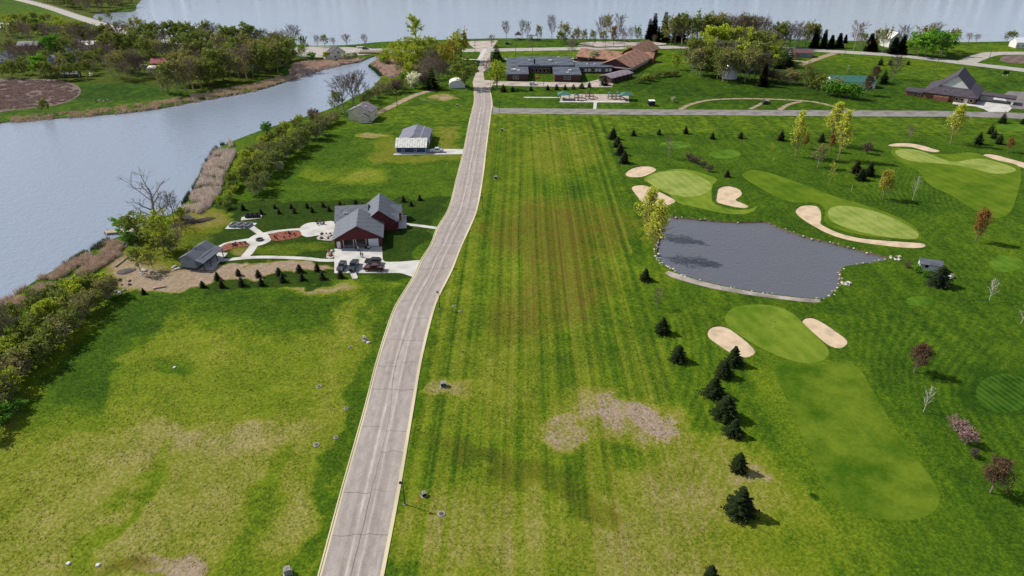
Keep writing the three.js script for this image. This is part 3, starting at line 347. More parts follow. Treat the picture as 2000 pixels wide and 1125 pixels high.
function grow(seed, o) { // unit tree of height 1: { wood, leaf } as flat triangle lists
  const R = rng(seed), V = (x, y, z) => new THREE.Vector3(x, y, z), wood = [], tips = [], jit = (s) => V(R() - 0.5, R() - 0.5, R() - 0.5).multiplyScalar(s);
  const stems = o.stems ?? 1;
  for (let s = 0; s < stems; s++) {
    const tilt = stems > 1 ? V((R() - 0.5) * o.fan, 0, (R() - 0.5) * o.fan) : V((R() - 0.5) * 0.12, 0, (R() - 0.5) * 0.12), top = (o.top ?? 0.86) * (stems > 1 ? 0.7 + 0.3 * R() : 1), tr = [V(stems > 1 ? (R() - 0.5) * 0.12 : 0, -0.012, stems > 1 ? (R() - 0.5) * 0.12 : 0)];
    for (let i = 1; i <= 5; i++) tr.push(V(tr[0].x + tilt.x * i / 5 + (R() - 0.5) * 0.03, top * i / 5, tr[0].z + tilt.z * i / 5 + (R() - 0.5) * 0.03));
    const r0 = (o.r ?? 0.018) * (stems > 1 ? 0.55 : 1); limbTo(wood, tr, r0, r0 * 0.2, 6);
    const L = Math.round(o.limbs / stems); let az = R() * 6;
    for (let i = 0; i < L; i++) {
      const t = o.clear + (0.97 - o.clear) * (i + 0.3 * R()) / L; az += 2.4 + (R() - 0.5);
      const from = along(tr, t), ang = o.ang * (1.12 - 0.55 * t) + (R() - 0.5) * 0.25, len = o.len * o.shape(((t - o.clear) / (1 - o.clear))) * (0.8 + 0.4 * R()), dir = V(Math.sin(ang) * Math.cos(az), Math.cos(ang), Math.sin(ang) * Math.sin(az));
      const lp = [from]; for (let k = 1; k <= 3; k++) { dir.y += o.lift * 0.3; dir.normalize(); lp.push(lp[k - 1].clone().addScaledVector(dir, len / 3).add(jit(0.03 * len))); }
      limbTo(wood, lp, r0 * (0.5 - 0.25 * t), 0.0035, 4);
      const S = o.sub; for (let k = 0; k < S; k++) {
        const st = 0.25 + 0.75 * (k + R() * 0.6) / S, b = along(lp, Math.min(st, 1)), d2 = dir.clone().add(jit(1.7 * (o.wild ?? 1))).normalize(), l2 = len * (0.5 - 0.18 * st) * (0.7 + 0.6 * R()), bp = [b, b.clone().addScaledVector(d2, l2 * 0.5).add(jit(0.05 * l2))]; d2.y += o.lift * 0.4; d2.normalize(); bp.push(bp[1].clone().addScaledVector(d2, l2 * 0.5));
        limbTo(wood, bp, 0.0042, 0.0016, 3); tips.push(bp[2], bp[1]);
        for (let q = 0; q < o.twig; q++) { const a = along(bp, 0.2 + 0.8 * R()), d3 = d2.clone().add(jit(1.8 * (o.wild ?? 1))).normalize(), l3 = l2 * (0.35 + 0.4 * R()), e = a.clone().addScaledVector(d3, l3), [x] = frame(d3); wood.push(a.clone().addScaledVector(x, o.fine ?? 0.0022), a.clone().addScaledVector(x, -(o.fine ?? 0.0022)), e); const y = new THREE.Vector3().crossVectors(x, d3).multiplyScalar(o.fine ?? 0.0022); wood.push(a.clone().add(y), a.clone().sub(y), e); tips.push(e); }
      }
    }
  }
  const leaf = [], n = o.leaves ?? 0;
  for (let i = 0; i < n; i++) {
    const c = tips[Math.floor(R() * tips.length)].clone().add(jit(o.puff ?? 0.06)), s = (o.size ?? 0.03) * (0.6 + 0.8 * R()), d = V(R() - 0.5, (R() - 0.5) * 0.9, R() - 0.5).normalize(), [x, y] = frame(d); x.multiplyScalar(s * 0.5); y.multiplyScalar(s * (0.35 + 0.25 * R()));
    const A = c.clone().sub(x), B = c.clone().sub(y).addScaledVector(d, s * 0.12), C = c.clone().add(x), D = c.clone().add(y).addScaledVector(d, s * 0.12); leaf.push(A, B, C, A, C, D);
  }
  return { wood, leaf };
}
function soupV(list, R, spread) { // geometry with slightly varied vertex colours per face pair
  const g = new THREE.BufferGeometry(), a = new Float32Array(list.length * 3); list.forEach((p, i) => { a[3 * i] = p.x; a[3 * i + 1] = p.y; a[3 * i + 2] = p.z; }); g.setAttribute('position', new THREE.BufferAttribute(a, 3)); g.computeVertexNormals();
  if (spread) { const c = new Float32Array(list.length * 3); for (let i = 0; i < list.length; i += 6) { const k = 1 + spread * (R() - 0.5) * 2, w = 1 + spread * (R() - 0.5); for (let j = i; j < Math.min(i + 6, list.length); j++) { c[3 * j] = k * w; c[3 * j + 1] = k; c[3 * j + 2] = k / w; } } g.setAttribute('color', new THREE.BufferAttribute(c, 3)); }
  return g;
}
const round = (t) => Math.sqrt(Math.max(0.1, 1 - Math.pow(t * 1.5 - 0.45, 2))), vase = (t) => 0.55 + 0.5 * Math.sqrt(t) - 0.45 * t * t, spire = (t) => 1.02 - 0.7 * t;
const FORMS = { // each form in a few grown variants
  bare: { limbs: 13, clear: 0.22, ang: 0.85, len: 0.46, sub: 7, twig: 11, lift: 0.35, shape: round, r: 0.022, leaves: 0, fine: 0.0036 },
  airy: { limbs: 12, clear: 0.22, ang: 0.85, len: 0.46, sub: 6, twig: 7, lift: 0.3, shape: round, leaves: 1250, size: 0.042, puff: 0.06 },
  leafy: { limbs: 12, clear: 0.2, ang: 0.95, len: 0.46, sub: 6, twig: 3, lift: 0.22, shape: round, leaves: 1900, size: 0.052, puff: 0.09 },
  vase: { limbs: 10, clear: 0.18, ang: 0.75, len: 0.52, sub: 6, twig: 4, lift: 0.2, shape: vase, r: 0.026, leaves: 1400, size: 0.045, puff: 0.07, top: 0.7 },
  poplar: { limbs: 26, clear: 0.12, ang: 0.62, len: 0.42, sub: 6, twig: 5, lift: 0.7, shape: spire, r: 0.014, leaves: 2300, size: 0.026, puff: 0.04, top: 0.97, wild: 0.8 },
  oval: { limbs: 16, clear: 0.2, ang: 0.75, len: 0.34, sub: 6, twig: 6, lift: 0.4, shape: round, r: 0.018, leaves: 3000, size: 0.03, puff: 0.1, top: 0.9 },
  shrub: { stems: 5, fan: 0.7, limbs: 25, clear: 0.12, ang: 0.85, len: 0.4, sub: 5, twig: 4, lift: 0.3, shape: round, r: 0.022, leaves: 1300, size: 0.06, puff: 0.09, top: 0.85 },
  twiggy: { stems: 6, fan: 0.8, limbs: 30, clear: 0.1, ang: 0.8, len: 0.4, sub: 5, twig: 7, lift: 0.35, shape: round, r: 0.02, leaves: 900, size: 0.05, puff: 0.08, top: 0.85, fine: 0.0045 },
  dead: { limbs: 9, clear: 0.12, ang: 1.0, len: 0.62, sub: 6, twig: 5, lift: 0.3, shape: vase, r: 0.035, leaves: 0, fine: 0.003, top: 0.7 },
  young: { limbs: 12, clear: 0.25, ang: 0.85, len: 0.36, sub: 4, twig: 5, lift: 0.5, shape: round, r: 0.012, leaves: 260, size: 0.03, puff: 0.05, top: 0.95 },
};
const grown = new Map();
function form(kind, v) { const k = kind + v; if (!grown.has(k)) { const o = FORMS[kind], t = grow(101 + v * 37 + kind.length * 911 + kind.charCodeAt(0) * 13, o), R = rng(v + 5); grown.set(k, { wood: soupV(t.wood, R, 0), leaf: t.leaf.length ? soupV(t.leaf, R, 0.28) : null }); } return grown.get(k); }
function leafMat(hex) { const c = new THREE.Color(hex).multiplyScalar(1.35); hex = c; const m = new THREE.MeshPhysicalMaterial({ color: hex, roughness: 0.95, vertexColors: true, side: THREE.DoubleSide, transmission: 0.35, thickness: 0 }); m.specularIntensity = 0.2; return m; }
function barkMat(hex) { return new THREE.MeshStandardMaterial({ color: hex, roughness: 0.95, side: THREE.DoubleSide }); }
const BARK = { grey: barkMat('#8b827c'), brown: barkMat('#77685d'), dark: barkMat('#51473f'), pale: barkMat('#c9c2b4'), mauve: barkMat('#9a877c'), tan: barkMat('#8a7758') };
const LEAF = { lime: leafMat('#8f9a2e'), olive: leafMat('#69732f'), green: leafMat('#4f7a22'), fresh: leafMat('#659027'), yellow: leafMat('#adb040'), gold: leafMat('#8d8630'), bronze: leafMat('#7a5a2e'), red: leafMat('#564230'), blossom: leafMat('#cfd0b4'), pink: leafMat('#8a6a68'), dull: leafMat('#7c7a42'), dusk: leafMat('#5c4a44'), orange: leafMat('#7d5a2c'), silver: leafMat('#9fa07c') };
const WIDE = {}; // look of each species: form, bark, leaf, words
const SPECIES = {
  bare: ['bare', 'grey', null, 'bare grey tree'], bareBrown: ['bare', 'brown', null, 'bare brown tree'], bareMauve: ['bare', 'mauve', null, 'bare mauve tree'], budding: ['airy', 'brown', 'olive', 'budding olive tree'], buddingLime: ['airy', 'tan', 'lime', 'budding lime tree'], dull: ['airy', 'grey', 'dull', 'thin dull brown tree'], green: ['leafy', 'brown', 'green', 'leafy green tree'], fresh: ['leafy', 'brown', 'fresh', 'fresh green tree'], lime: ['leafy', 'tan', 'lime', 'yellow green tree'], olive: ['leafy', 'dark', 'olive', 'olive green tree'],
  vase: ['vase', 'dark', 'olive', 'spreading olive tree'], vaseLime: ['vase', 'dark', 'lime', 'spreading yellow green tree'], vaseGold: ['vase', 'dark', 'gold', 'spreading golden tree'], poplar: ['poplar', 'tan', 'yellow', 'tall yellow poplar'], oval: ['oval', 'brown', 'gold', 'oval golden brown tree'], bronze: ['oval', 'dark', 'bronze', 'oval bronze tree'], red: ['oval', 'brown', 'red', 'round red brown tree'], orange: ['oval', 'brown', 'orange', 'small orange brown tree'], birch: ['young', 'pale', null, 'white bare birch'], young: ['young', 'tan', 'yellow', 'young yellow tree'], youngBare: ['young', 'mauve', 'dusk', 'thin bare young tree'], dead: ['dead', 'grey', null, 'dead grey tree'],
  shrubLime: ['shrub', 'tan', 'lime', 'lime green shrub'], shrubGreen: ['shrub', 'dark', 'green', 'dark green shrub'], shrubOlive: ['shrub', 'brown', 'olive', 'olive shrub'], twiggy: ['twiggy', 'mauve', 'dull', 'twiggy mauve shrub'], twiggyGrey: ['twiggy', 'grey', 'olive', 'twiggy grey shrub'], blossom: ['shrub', 'brown', 'blossom', 'white blossoming tree'], pinkShrub: ['twiggy', 'mauve', 'pink', 'pink budding shrub'], duskShrub: ['twiggy', 'dark', 'dusk', 'dark purplish shrub'], silver: ['shrub', 'grey', 'silver', 'silvery grey shrub'],
};
let treeSeed = 1;
function tree(species, label, u, v, h, wide = 1, group, name, category) {
  const [f, b, l] = SPECIES[species], isShrub = f === 'shrub' || f === 'twiggy', R = rng(treeSeed++ * 7919 + 3), F = form(f, Math.floor(R() * 3)), [x, z] = at(u, v);
  const o = thing(name ?? (isShrub ? 'shrub' : f === 'poplar' ? 'poplar_tree' : f === 'bare' || f === 'dead' ? 'bare_tree' : 'tree'), label, category ?? (isShrub ? 'shrub' : 'tree'), x, z, R() * 6.28, group);
  const t = part(isShrub ? 'stem' : 'trunk', F.wood, BARK[b], o), s = [h * wide * (0.92 + 0.16 * R()), h, h * wide * (0.92 + 0.16 * R())]; t.scale.set(...s);
  if (l && F.leaf) part('crown', F.leaf, LEAF[l], o).scale.set(...s);
  return o;
}
// a named row: [species, u, v, height, width] listed in any order; the labels count them from the left
function rowOf(where, group, items) { items.sort((a, b) => a[1] - b[1]).forEach(([sp, u, v, h, w], i) => tree(sp, `${SPECIES[sp][3]}, ${nth(i, items.length)} ${where}`, u, v, h, w, group)); }
function scatter(seed, line, n, kinds, h0, h1, ju = 4, jv = 3, w0 = 0.95, w1 = 1.3) { // positions along a survey line with jitter
  const R = rng(seed), len = [0]; if (h0 >= 8) { h0 *= 1.28; h1 *= 1.28; } for (let i = 1; i < line.length; i++) len.push(len[i - 1] + Math.hypot(line[i][0] - line[i - 1][0], line[i][1] - line[i - 1][1]));
  const out = []; for (let k = 0; k < n; k++) { const s = (k + 0.5) / n * len[len.length - 1]; let i = 0; while (i < line.length - 2 && len[i + 1] < s) i++; const t = (s - len[i]) / (len[i + 1] - len[i]); out.push([kinds[Math.floor(R() * kinds.length)], line[i][0] + (line[i + 1][0] - line[i][0]) * t + (R() - 0.5) * 2 * ju, line[i][1] + (line[i + 1][1] - line[i][1]) * t + (R() - 0.5) * 2 * jv, h0 + (h1 - h0) * R(), w0 + (w1 - w0) * R()]); }
  return out;
}
// spruces
function spruceForm(seed, tiers, wide) {
  const R = rng(seed), V = (x, y, z) => new THREE.Vector3(x, y, z), wood = [], leaf = []; limbTo(wood, [V(0, -0.015, 0), V(0, 0.5, 0), V(0, 0.985, 0)], 0.02, 0.002, 6);
  for (let i = 0; i < tiers; i++) {
    const t = i / (tiers - 1), y = 0.05 + 0.93 * t, reach = wide * Math.pow(1 - t * 0.98, 0.82) * (0.72 + 0.5 * R()), n = Math.round(12 - 6 * t); let a0 = R() * 6;
    for (let k = 0; k < n; k++) {
      const a = a0 + k / n * 6.283 + (R() - 0.5) * 0.4, len = reach * (0.6 + 0.65 * R()), out = V(Math.cos(a), 0, Math.sin(a)), acr = V(-Math.sin(a), 0, Math.cos(a)), root = V(0, y + 0.02, 0), rise = (0.25 * t - 0.16) * len, tip = root.clone().addScaledVector(out, len).add(V(0, rise + 0.02 * (R() - 0.5), 0));
      for (let q = 0; q < 5; q++) { const f = 0.25 + 0.75 * q / 4, c = root.clone().lerp(tip, f), sz = (0.1 * (1 - f * 0.55) * (0.45 + 0.55 * (1 - t)) + 0.02) * (0.8 + 0.4 * R()); for (const sg of [-1, 1]) { const e = c.clone().addScaledVector(acr, sg * sz).addScaledVector(out, sz * 0.7).add(V(0, -sz * 0.35 * R(), 0)), b = c.clone().addScaledVector(out, sz * 0.62).add(V(0, sz * 0.2, 0)), d = c.clone().addScaledVector(out, -sz * 0.3).add(V(0, -sz * 0.12, 0)); leaf.push(d, e, b); } }
    }
  }
  return { wood: soupV(wood, R, 0), leaf: soupV(leaf, R, 0.3) };
}
const SPRUCES = [spruceForm(3, 12, 0.34), spruceForm(9, 11, 0.37), spruceForm(21, 13, 0.31)], SPRUCE_LEAF = [leafMat('#212b13'), leafMat('#25301c'), leafMat('#2e2c18')], TALLS = [spruceForm(33, 24, 0.14), spruceForm(39, 24, 0.165)];
SPRUCE_LEAF.forEach((m) => { m.transmission = 0; });
function spruce(label, u, v, h, wide = 1, group, high = false, tone) { if (!high) { h *= 0.9; wide *= 1.16; } const R = rng(treeSeed++ * 4513 + 11), F = high ? TALLS[Math.floor(R() * 2)] : SPRUCES[Math.floor(R() * 3)], [x, z] = at(u, v), o = thing('spruce_tree', label, 'tree', x, z, R() * 6.28, group); part('trunk', F.wood, BARK.dark, o).scale.set(h * wide, h, h * wide); part('crown', F.leaf, SPRUCE_LEAF[tone ?? Math.floor(R() * 3)], o).scale.set(h * wide, h, h * wide); return o; }
function spruceRow(look, where, group, items) { items.sort((a, b) => a[0] - b[0]).forEach(([u, v, h, w], i) => spruce(`${look}, ${nth(i, items.length)} ${where}`, u, v, h, w ?? 1, group)); }

// ---------------------------------------------------------------- buildings
function gable(T, x0, x1, z0, z1, h, rise, axis, wm, rm, ov = 0.5, y0 = 0, t = 0.18, names = ['wall', 'roof']) { // block with a pitched roof in the building's own axes
  const walls = [], roofs = [];
  if (axis === 'z') {
    const xm = (x0 + x1) / 2, s = rise / ((x1 - x0) / 2), e = h - ov * s;
    const P = (z) => [[x0, y0, z], [x1, y0, z], [x1, h, z], [xm, h + rise, z], [x0, h, z]], A = P(z1), B = P(z0);
    const tri = []; for (let i = 1; i < 4; i++) tri.push(A[0], A[i], A[i + 1], B[0], B[i + 1], B[i]); for (const [i, j] of [[0, 4], [1, 2]]) { if (i === 1) tri.push(A[1], B[1], B[2], A[1], B[2], A[2]); else tri.push(B[0], A[0], A[4], B[0], A[4], B[4]); } walls.push(soup(tri));
    const k = t; roofs.push(slab([[x0 - ov, e + k, z1 + ov], [xm, h + rise + k, z1 + ov], [xm, h + rise + k, z0 - ov], [x0 - ov, e + k, z0 - ov]], k - 0.01), slab([[xm, h + rise + k, z1 + ov], [x1 + ov, e + k, z1 + ov], [x1 + ov, e + k, z0 - ov], [xm, h + rise + k, z0 - ov]], k - 0.01));
  } else {
    const zm = (z0 + z1) / 2, s = rise / ((z1 - z0) / 2), e = h - ov * s, k = t;
    const P = (x) => [[x, y0, z1], [x, y0, z0], [x, h, z0], [x, h + rise, zm], [x, h, z1]], A = P(x1), B = P(x0);
    const tri = []; for (let i = 1; i < 4; i++) tri.push(A[0], A[i], A[i + 1], B[0], B[i + 1], B[i]); tri.push(B[0], A[0], A[4], B[0], A[4], B[4], A[1], B[1], B[2], A[1], B[2], A[2]); walls.push(soup(tri));
    roofs.push(slab([[x0 - ov, e + k, z1 + ov], [x1 + ov, e + k, z1 + ov], [x1 + ov, h + rise + k, zm], [x0 - ov, h + rise + k, zm]], k - 0.01), slab([[x0 - ov, h + rise + k, zm], [x1 + ov, h + rise + k, zm], [x1 + ov, e + k, z0 - ov], [x0 - ov, e + k, z0 - ov]], k - 0.01));
  }
  const w = part(names[0], walls, wm, T), r = part(names[1], roofs, rm, T);
  return { wall: w, roof: r };
}
function opening(T, name, face, a, b, y0, y1, at0, frameMat, paneMat, fw = 0.12) { // window or door proud of a wall; face: 'z+', 'z-', 'x+', 'x-'; a..b along the wall, at0 the wall's plane
  const bar = (p, q, r, s, d0, d1) => { const lo = at0 + (face[1] === '+' ? d0 : -d1), hi = at0 + (face[1] === '+' ? d1 : -d0); return face[0] === 'z' ? box(p, q, r, s, lo, hi) : box(lo, hi, r, s, p, q); };
  const f = part(name, [bar(a, b, y1 - fw, y1, -0.05, 0.07), bar(a, b, y0, y0 + fw, -0.05, 0.08), bar(a, a + fw, y0 + fw, y1 - fw, -0.05, 0.07), bar(b - fw, b, y0 + fw, y1 - fw, -0.05, 0.07)], frameMat, T);
  part(name === 'window' ? 'pane' : 'panel', bar(a + fw, b - fw, y0 + fw, y1 - fw, -0.05, 0.02), paneMat, f); return f;
}
function garageDoor(T, face, a, b, h, at0, m) { const f = opening(T, 'garage_door', face, a, b, 0, h, at0, M.white, m, 0.1); for (let k = 1; k < 4; k++) { const y = h * k / 4; part('groove', face[0] === 'z' ? box(a + 0.12, b - 0.12, y - 0.02, y + 0.02, at0 + (face[1] === '+' ? 0.022 : -0.03), at0 + (face[1] === '+' ? 0.03 : -0.022)) : box(at0 + 0.022, at0 + 0.03, y - 0.02, y + 0.02, a + 0.12, b - 0.12), M.steel, f); } return f; }
function post(T, x, z, h, r, m, name = 'post') { return part(name, box(x - r, x + r, 0, h, z - r, z + r), m, T); }

{ // red house with the large grey roofs
  const [x, z] = at(701, 482.5), T = thing('red_house', 'large red house with grey shingle roofs and open garage beside the street', 'house', x, z, 0.14);
  const front = gable(T, -7, 7, -12.6, 0, 3.1, 3.9, 'z', M.redWall, M.shingle, 0.6); T.remove(front.wall);   // this block is hollow: the garage behind its open doorways
  { const face = new THREE.Shape([[-7, 0], [7, 0], [7, 3.1], [0, 7], [-7, 3.1]].map(([p, q]) => new THREE.Vector2(p, q))); for (const a of [-4.3, -0.6]) face.holes.push(new THREE.Path([[a, 0.03], [a + 2.8, 0.03], [a + 2.8, 2.5], [a, 2.5]].map(([p, q]) => new THREE.Vector2(p, q)))); part('wall', metres(new THREE.ExtrudeGeometry(face, { depth: 0.2, bevelEnabled: false }).translate(0, 0, -0.2)), M.redWall, T);
    const back = new THREE.Shape([[-7, 0], [7, 0], [7, 3.1], [0, 7], [-7, 3.1]].map(([p, q]) => new THREE.Vector2(p, q))); part('wall', metres(new THREE.ExtrudeGeometry(back, { depth: 0.2, bevelEnabled: false }).translate(0, 0, -12.6)), M.redWall, T); for (const xx of [-7, 6.8]) part('wall', box(xx, xx + 0.2, 0, 3.08, -12.4, -0.2), M.redWall, T); part('garage_floor', box(-6.8, 6.8, 0, 0.03, -12.4, -0.2), M.concrete, T); part('ceiling', box(-6.8, 6.8, 2.85, 2.95, -12.4, -0.2), M.white, T); part('workbench', box(-6.4, -1, 0.7, 1.0, -12.3, -11.6), M.wood, T); }
  gable(T, 1.2, 11.2, -25, -11, 3.2, 3.9, 'z', M.redWall, M.shingle, 0.5);
  gable(T, -7.6, 2, -26.4, -13.6, 2.9, 2.6, 'x', M.redWall, M.shingle, 0.5);
  gable(T, 8.4, 12.8, -22.6, -18.2, 3.0, 1.7, 'x', M.brickTan, M.shingle, 0.4); gable(T, 7.4, 11.9, -16, -12.2, 3.0, 1.5, 'x', M.redWall, M.shingle, 0.4);
  garageDoor(T, 'z+', 3.0, 6.0, 2.5, 0.02, M.chalk); opening(T, 'door', 'z+', -6.4, -5.3, 0, 2.2, 0.01, M.white, M.chalk);
  for (const xx of [-4.5, -1.5, -0.8, 2.2]) part('trim', box(xx, xx + 0.2, 0, 2.7, 0.0, 0.1), M.palestone, T);
  for (const zz of [-17.6, -10.8, -8]) opening(T, 'window', 'x+', zz, zz + 1.1, 1.0, 2.3, zz < -13 ? 11.2 : 7, M.white, M.glass);
  for (const zz of [-6, -3]) opening(T, 'window', 'x-', zz, zz + 1.2, 1.0, 2.3, -7, M.white, M.glass);
  for (const xx of [-5.2, -4.3]) part('roof_vent', box(xx, xx + 0.3, 4.1, 4.7, -16.6, -16.3), M.white, T); for (const zz of [-18.4, -22.4]) post(T, 13.1, zz, 2.8, 0.12, M.white);
  part('porch_floor', box(11.3, 14.4, 0, 0.16, -22.5, -12), M.concrete, T);
}
{ // pavilion
  const T = thing('pavilion', 'grey pavilion with open porch at the end of the garden walk', 'pavilion', -91.5, -171.8, -0.2);
  gable(T, -2.4, 2.1, -9.6, 0, 3.3, 1.15, 'z', M.greySiding, M.slate, 0.35); part('porch_roof', slab([[2.5, 3.3, 0.36], [5.0, 2.6, 0.36], [5.0, 2.6, -9.9], [2.5, 3.3, -9.9]], 0.14), M.slate, T);
  for (const zz of [-0.1, -3.2, -6.4, -9.4]) post(T, 4.7, zz, 2.55, 0.09, M.black); opening(T, 'door', 'x+', -4.4, -3.4, 0, 2.1, 2.1, M.white, M.doorGrey); opening(T, 'window', 'x+', -8, -6, 0.9, 2.1, 2.1, M.black, M.glass); part('roof_rib', slab([[3.2, 3.18, -2], [3.3, 3.15, -2], [3.3, 3.15, -7], [3.2, 3.18, -7]], 0.06), M.black, T); part('plinth', box(-2.44, 2.14, -0.02, 0.6, -9.64, 0.04), M.darkstone, T);
}
{ // blue building with the pale front roof
  const T = thing('blue_workshop', 'blue metal workshop with grey roof and ribbed white front roof', 'workshop', -42.1, -276.4, 0);
  gable(T, -6.1, 6.3, -24, -6, 3.3, 2.0, 'z', M.blueWall, M.metalRoof, 0.4);
  part('wall', box(-6.2, 6.2, 0, 2.7, -5.9, 0), M.blueWall, T); for (const xx of [-6.2, 6.05]) part('gable_wall', slab([[xx, 2.7, -0.1], [xx, 5.1, -4], [xx, 2.7, -5.8]], 0.15, [1, 0, 0]), M.blueWall, T);
  const lean = part('front_roof', slab([[-6.7, 2.62, 0.5], [6.7, 2.62, 0.5], [6.7, 5.4, -4.1], [-6.7, 5.4, -4.1]], 0.12), M.whiteRoof, T); part('rear_roof', slab([[-6.7, 5.4, -4.11], [6.7, 5.4, -4.11], [6.7, 4.4, -5.9], [-6.7, 4.4, -5.9]], 0.12), M.metalRoof, T); for (let k = 0; k <= 13; k++) { const xx = -6.68 + k * 1.022; part('roof_rib', slab([[xx, 2.7, 0.51], [xx + 0.08, 2.7, 0.51], [xx + 0.08, 5.48, -4.1], [xx, 5.48, -4.1]], 0.07), M.steel, lean); }
  for (const xx of [-3.9, 1.3]) opening(T, 'window', 'z+', xx, xx + 1.15, 0.8, 1.8, 0, M.white, M.glass); for (let k = 0; k < 4; k++) garageDoor(T, 'x+', -10 - k * 3.8, -7 - k * 3.8, 2.8, 6.3, k === 1 ? M.white : M.doorGrey); part('base_trim', box(-6.22, 6.22, 0.0, 0.3, 0.0, 0.05), M.chalk, T); for (const xx of [-6.25, 6.02]) part('corner_trim', box(xx, xx + 0.23, 0.3, 2.5, 0.0, 0.06), M.chalk, T); part('roof_seam', slab([[3.1, 4.62, -6.4], [3.24, 4.575, -6.4], [3.24, 4.575, -24.4], [3.1, 4.62, -24.4]], 0.04), M.chalk, T);
}
{ // cream house by the channel
  const [x, z] = at(704, 236.5), T = thing('cream_house', 'cream sided house with mauve roof above the channel', 'house', x, z, -0.16);
  gable(T, -5.7, 5.7, -9, 0, 4.6, 2.5, 'z', M.cream, M.mauve, 0.45); gable(T, -0.2, 4.6, 0.01, 3.2, 2.6, 1.2, 'z', M.cream, M.mauve, 0.3, 0, 0.14, ['porch_wall', 'porch_roof']); part('roof_vent', box(-3.2, -2.9, 5.5, 6.6, -4.2, -3.9), M.black, T); part('roof_hatch', box(2.0, 2.8, 6.1, 6.7, -3, -2.5), M.white, T); opening(T, 'window', 'x+', -6, -4.8, 1.2, 2.5, 5.7, M.white, M.glass); part('step', box(4.8, 6.4, 0, 0.3, 1.6, 3.0), M.palestone, T); opening(T, 'door', 'x+', 1.2, 2.2, 0, 2.1, 4.6, M.white, M.chalk);
}
{ // white tent shed
  const [x, z] = at(893, 172), T = thing('tent_shed', 'small white fabric shed beside the spreading olive tree', 'shed', x, z, 0.1); const w = [], s = []; for (let k = 0; k <= 8; k++) { const a = Math.PI * k / 8; s.push([4.5 * Math.cos(Math.PI - a), 2.0 + 2.2 * Math.sin(a)]); } s.unshift([-4.5, 0]); s.push([4.5, 0]);
  const sh = new THREE.Shape(s.map(([p, q]) => new THREE.Vector2(p, q))), g = new THREE.ExtrudeGeometry(sh, { depth: 8, bevelEnabled: false }); g.translate(0, 0, -8); part('cover', metres(g), M.white, T); part('door_flap', box(-1.6, 1.6, 0, 2.7, 0.01, 0.06), M.chalk, T);
}
{ // house by the bridge
  const [x, z] = at(662, 115), T = thing('lake_house', 'white house with dark rounded roof beside the bridge', 'house', x, z, 0.5); gable(T, -5, 5, -9, 0, 4.2, 3.4, 'z', M.white, M.darkRoof, 0.4); gable(T, -8.5, -4.9, -7, -1, 2.8, 1.3, 'x', M.white, M.darkRoof, 0.3); for (const [xx, yy] of [[-3, 1], [1.4, 1], [-0.6, 3.6]]) opening(T, 'window', 'z+', xx, xx + 1.3, yy, yy + 1.4, 0, M.white, M.glass);
  for (const zz of [-7, -4, -2]) opening(T, 'window', 'x+', zz, zz + 1, 1, 2.3, 5, M.white, M.glass);
}
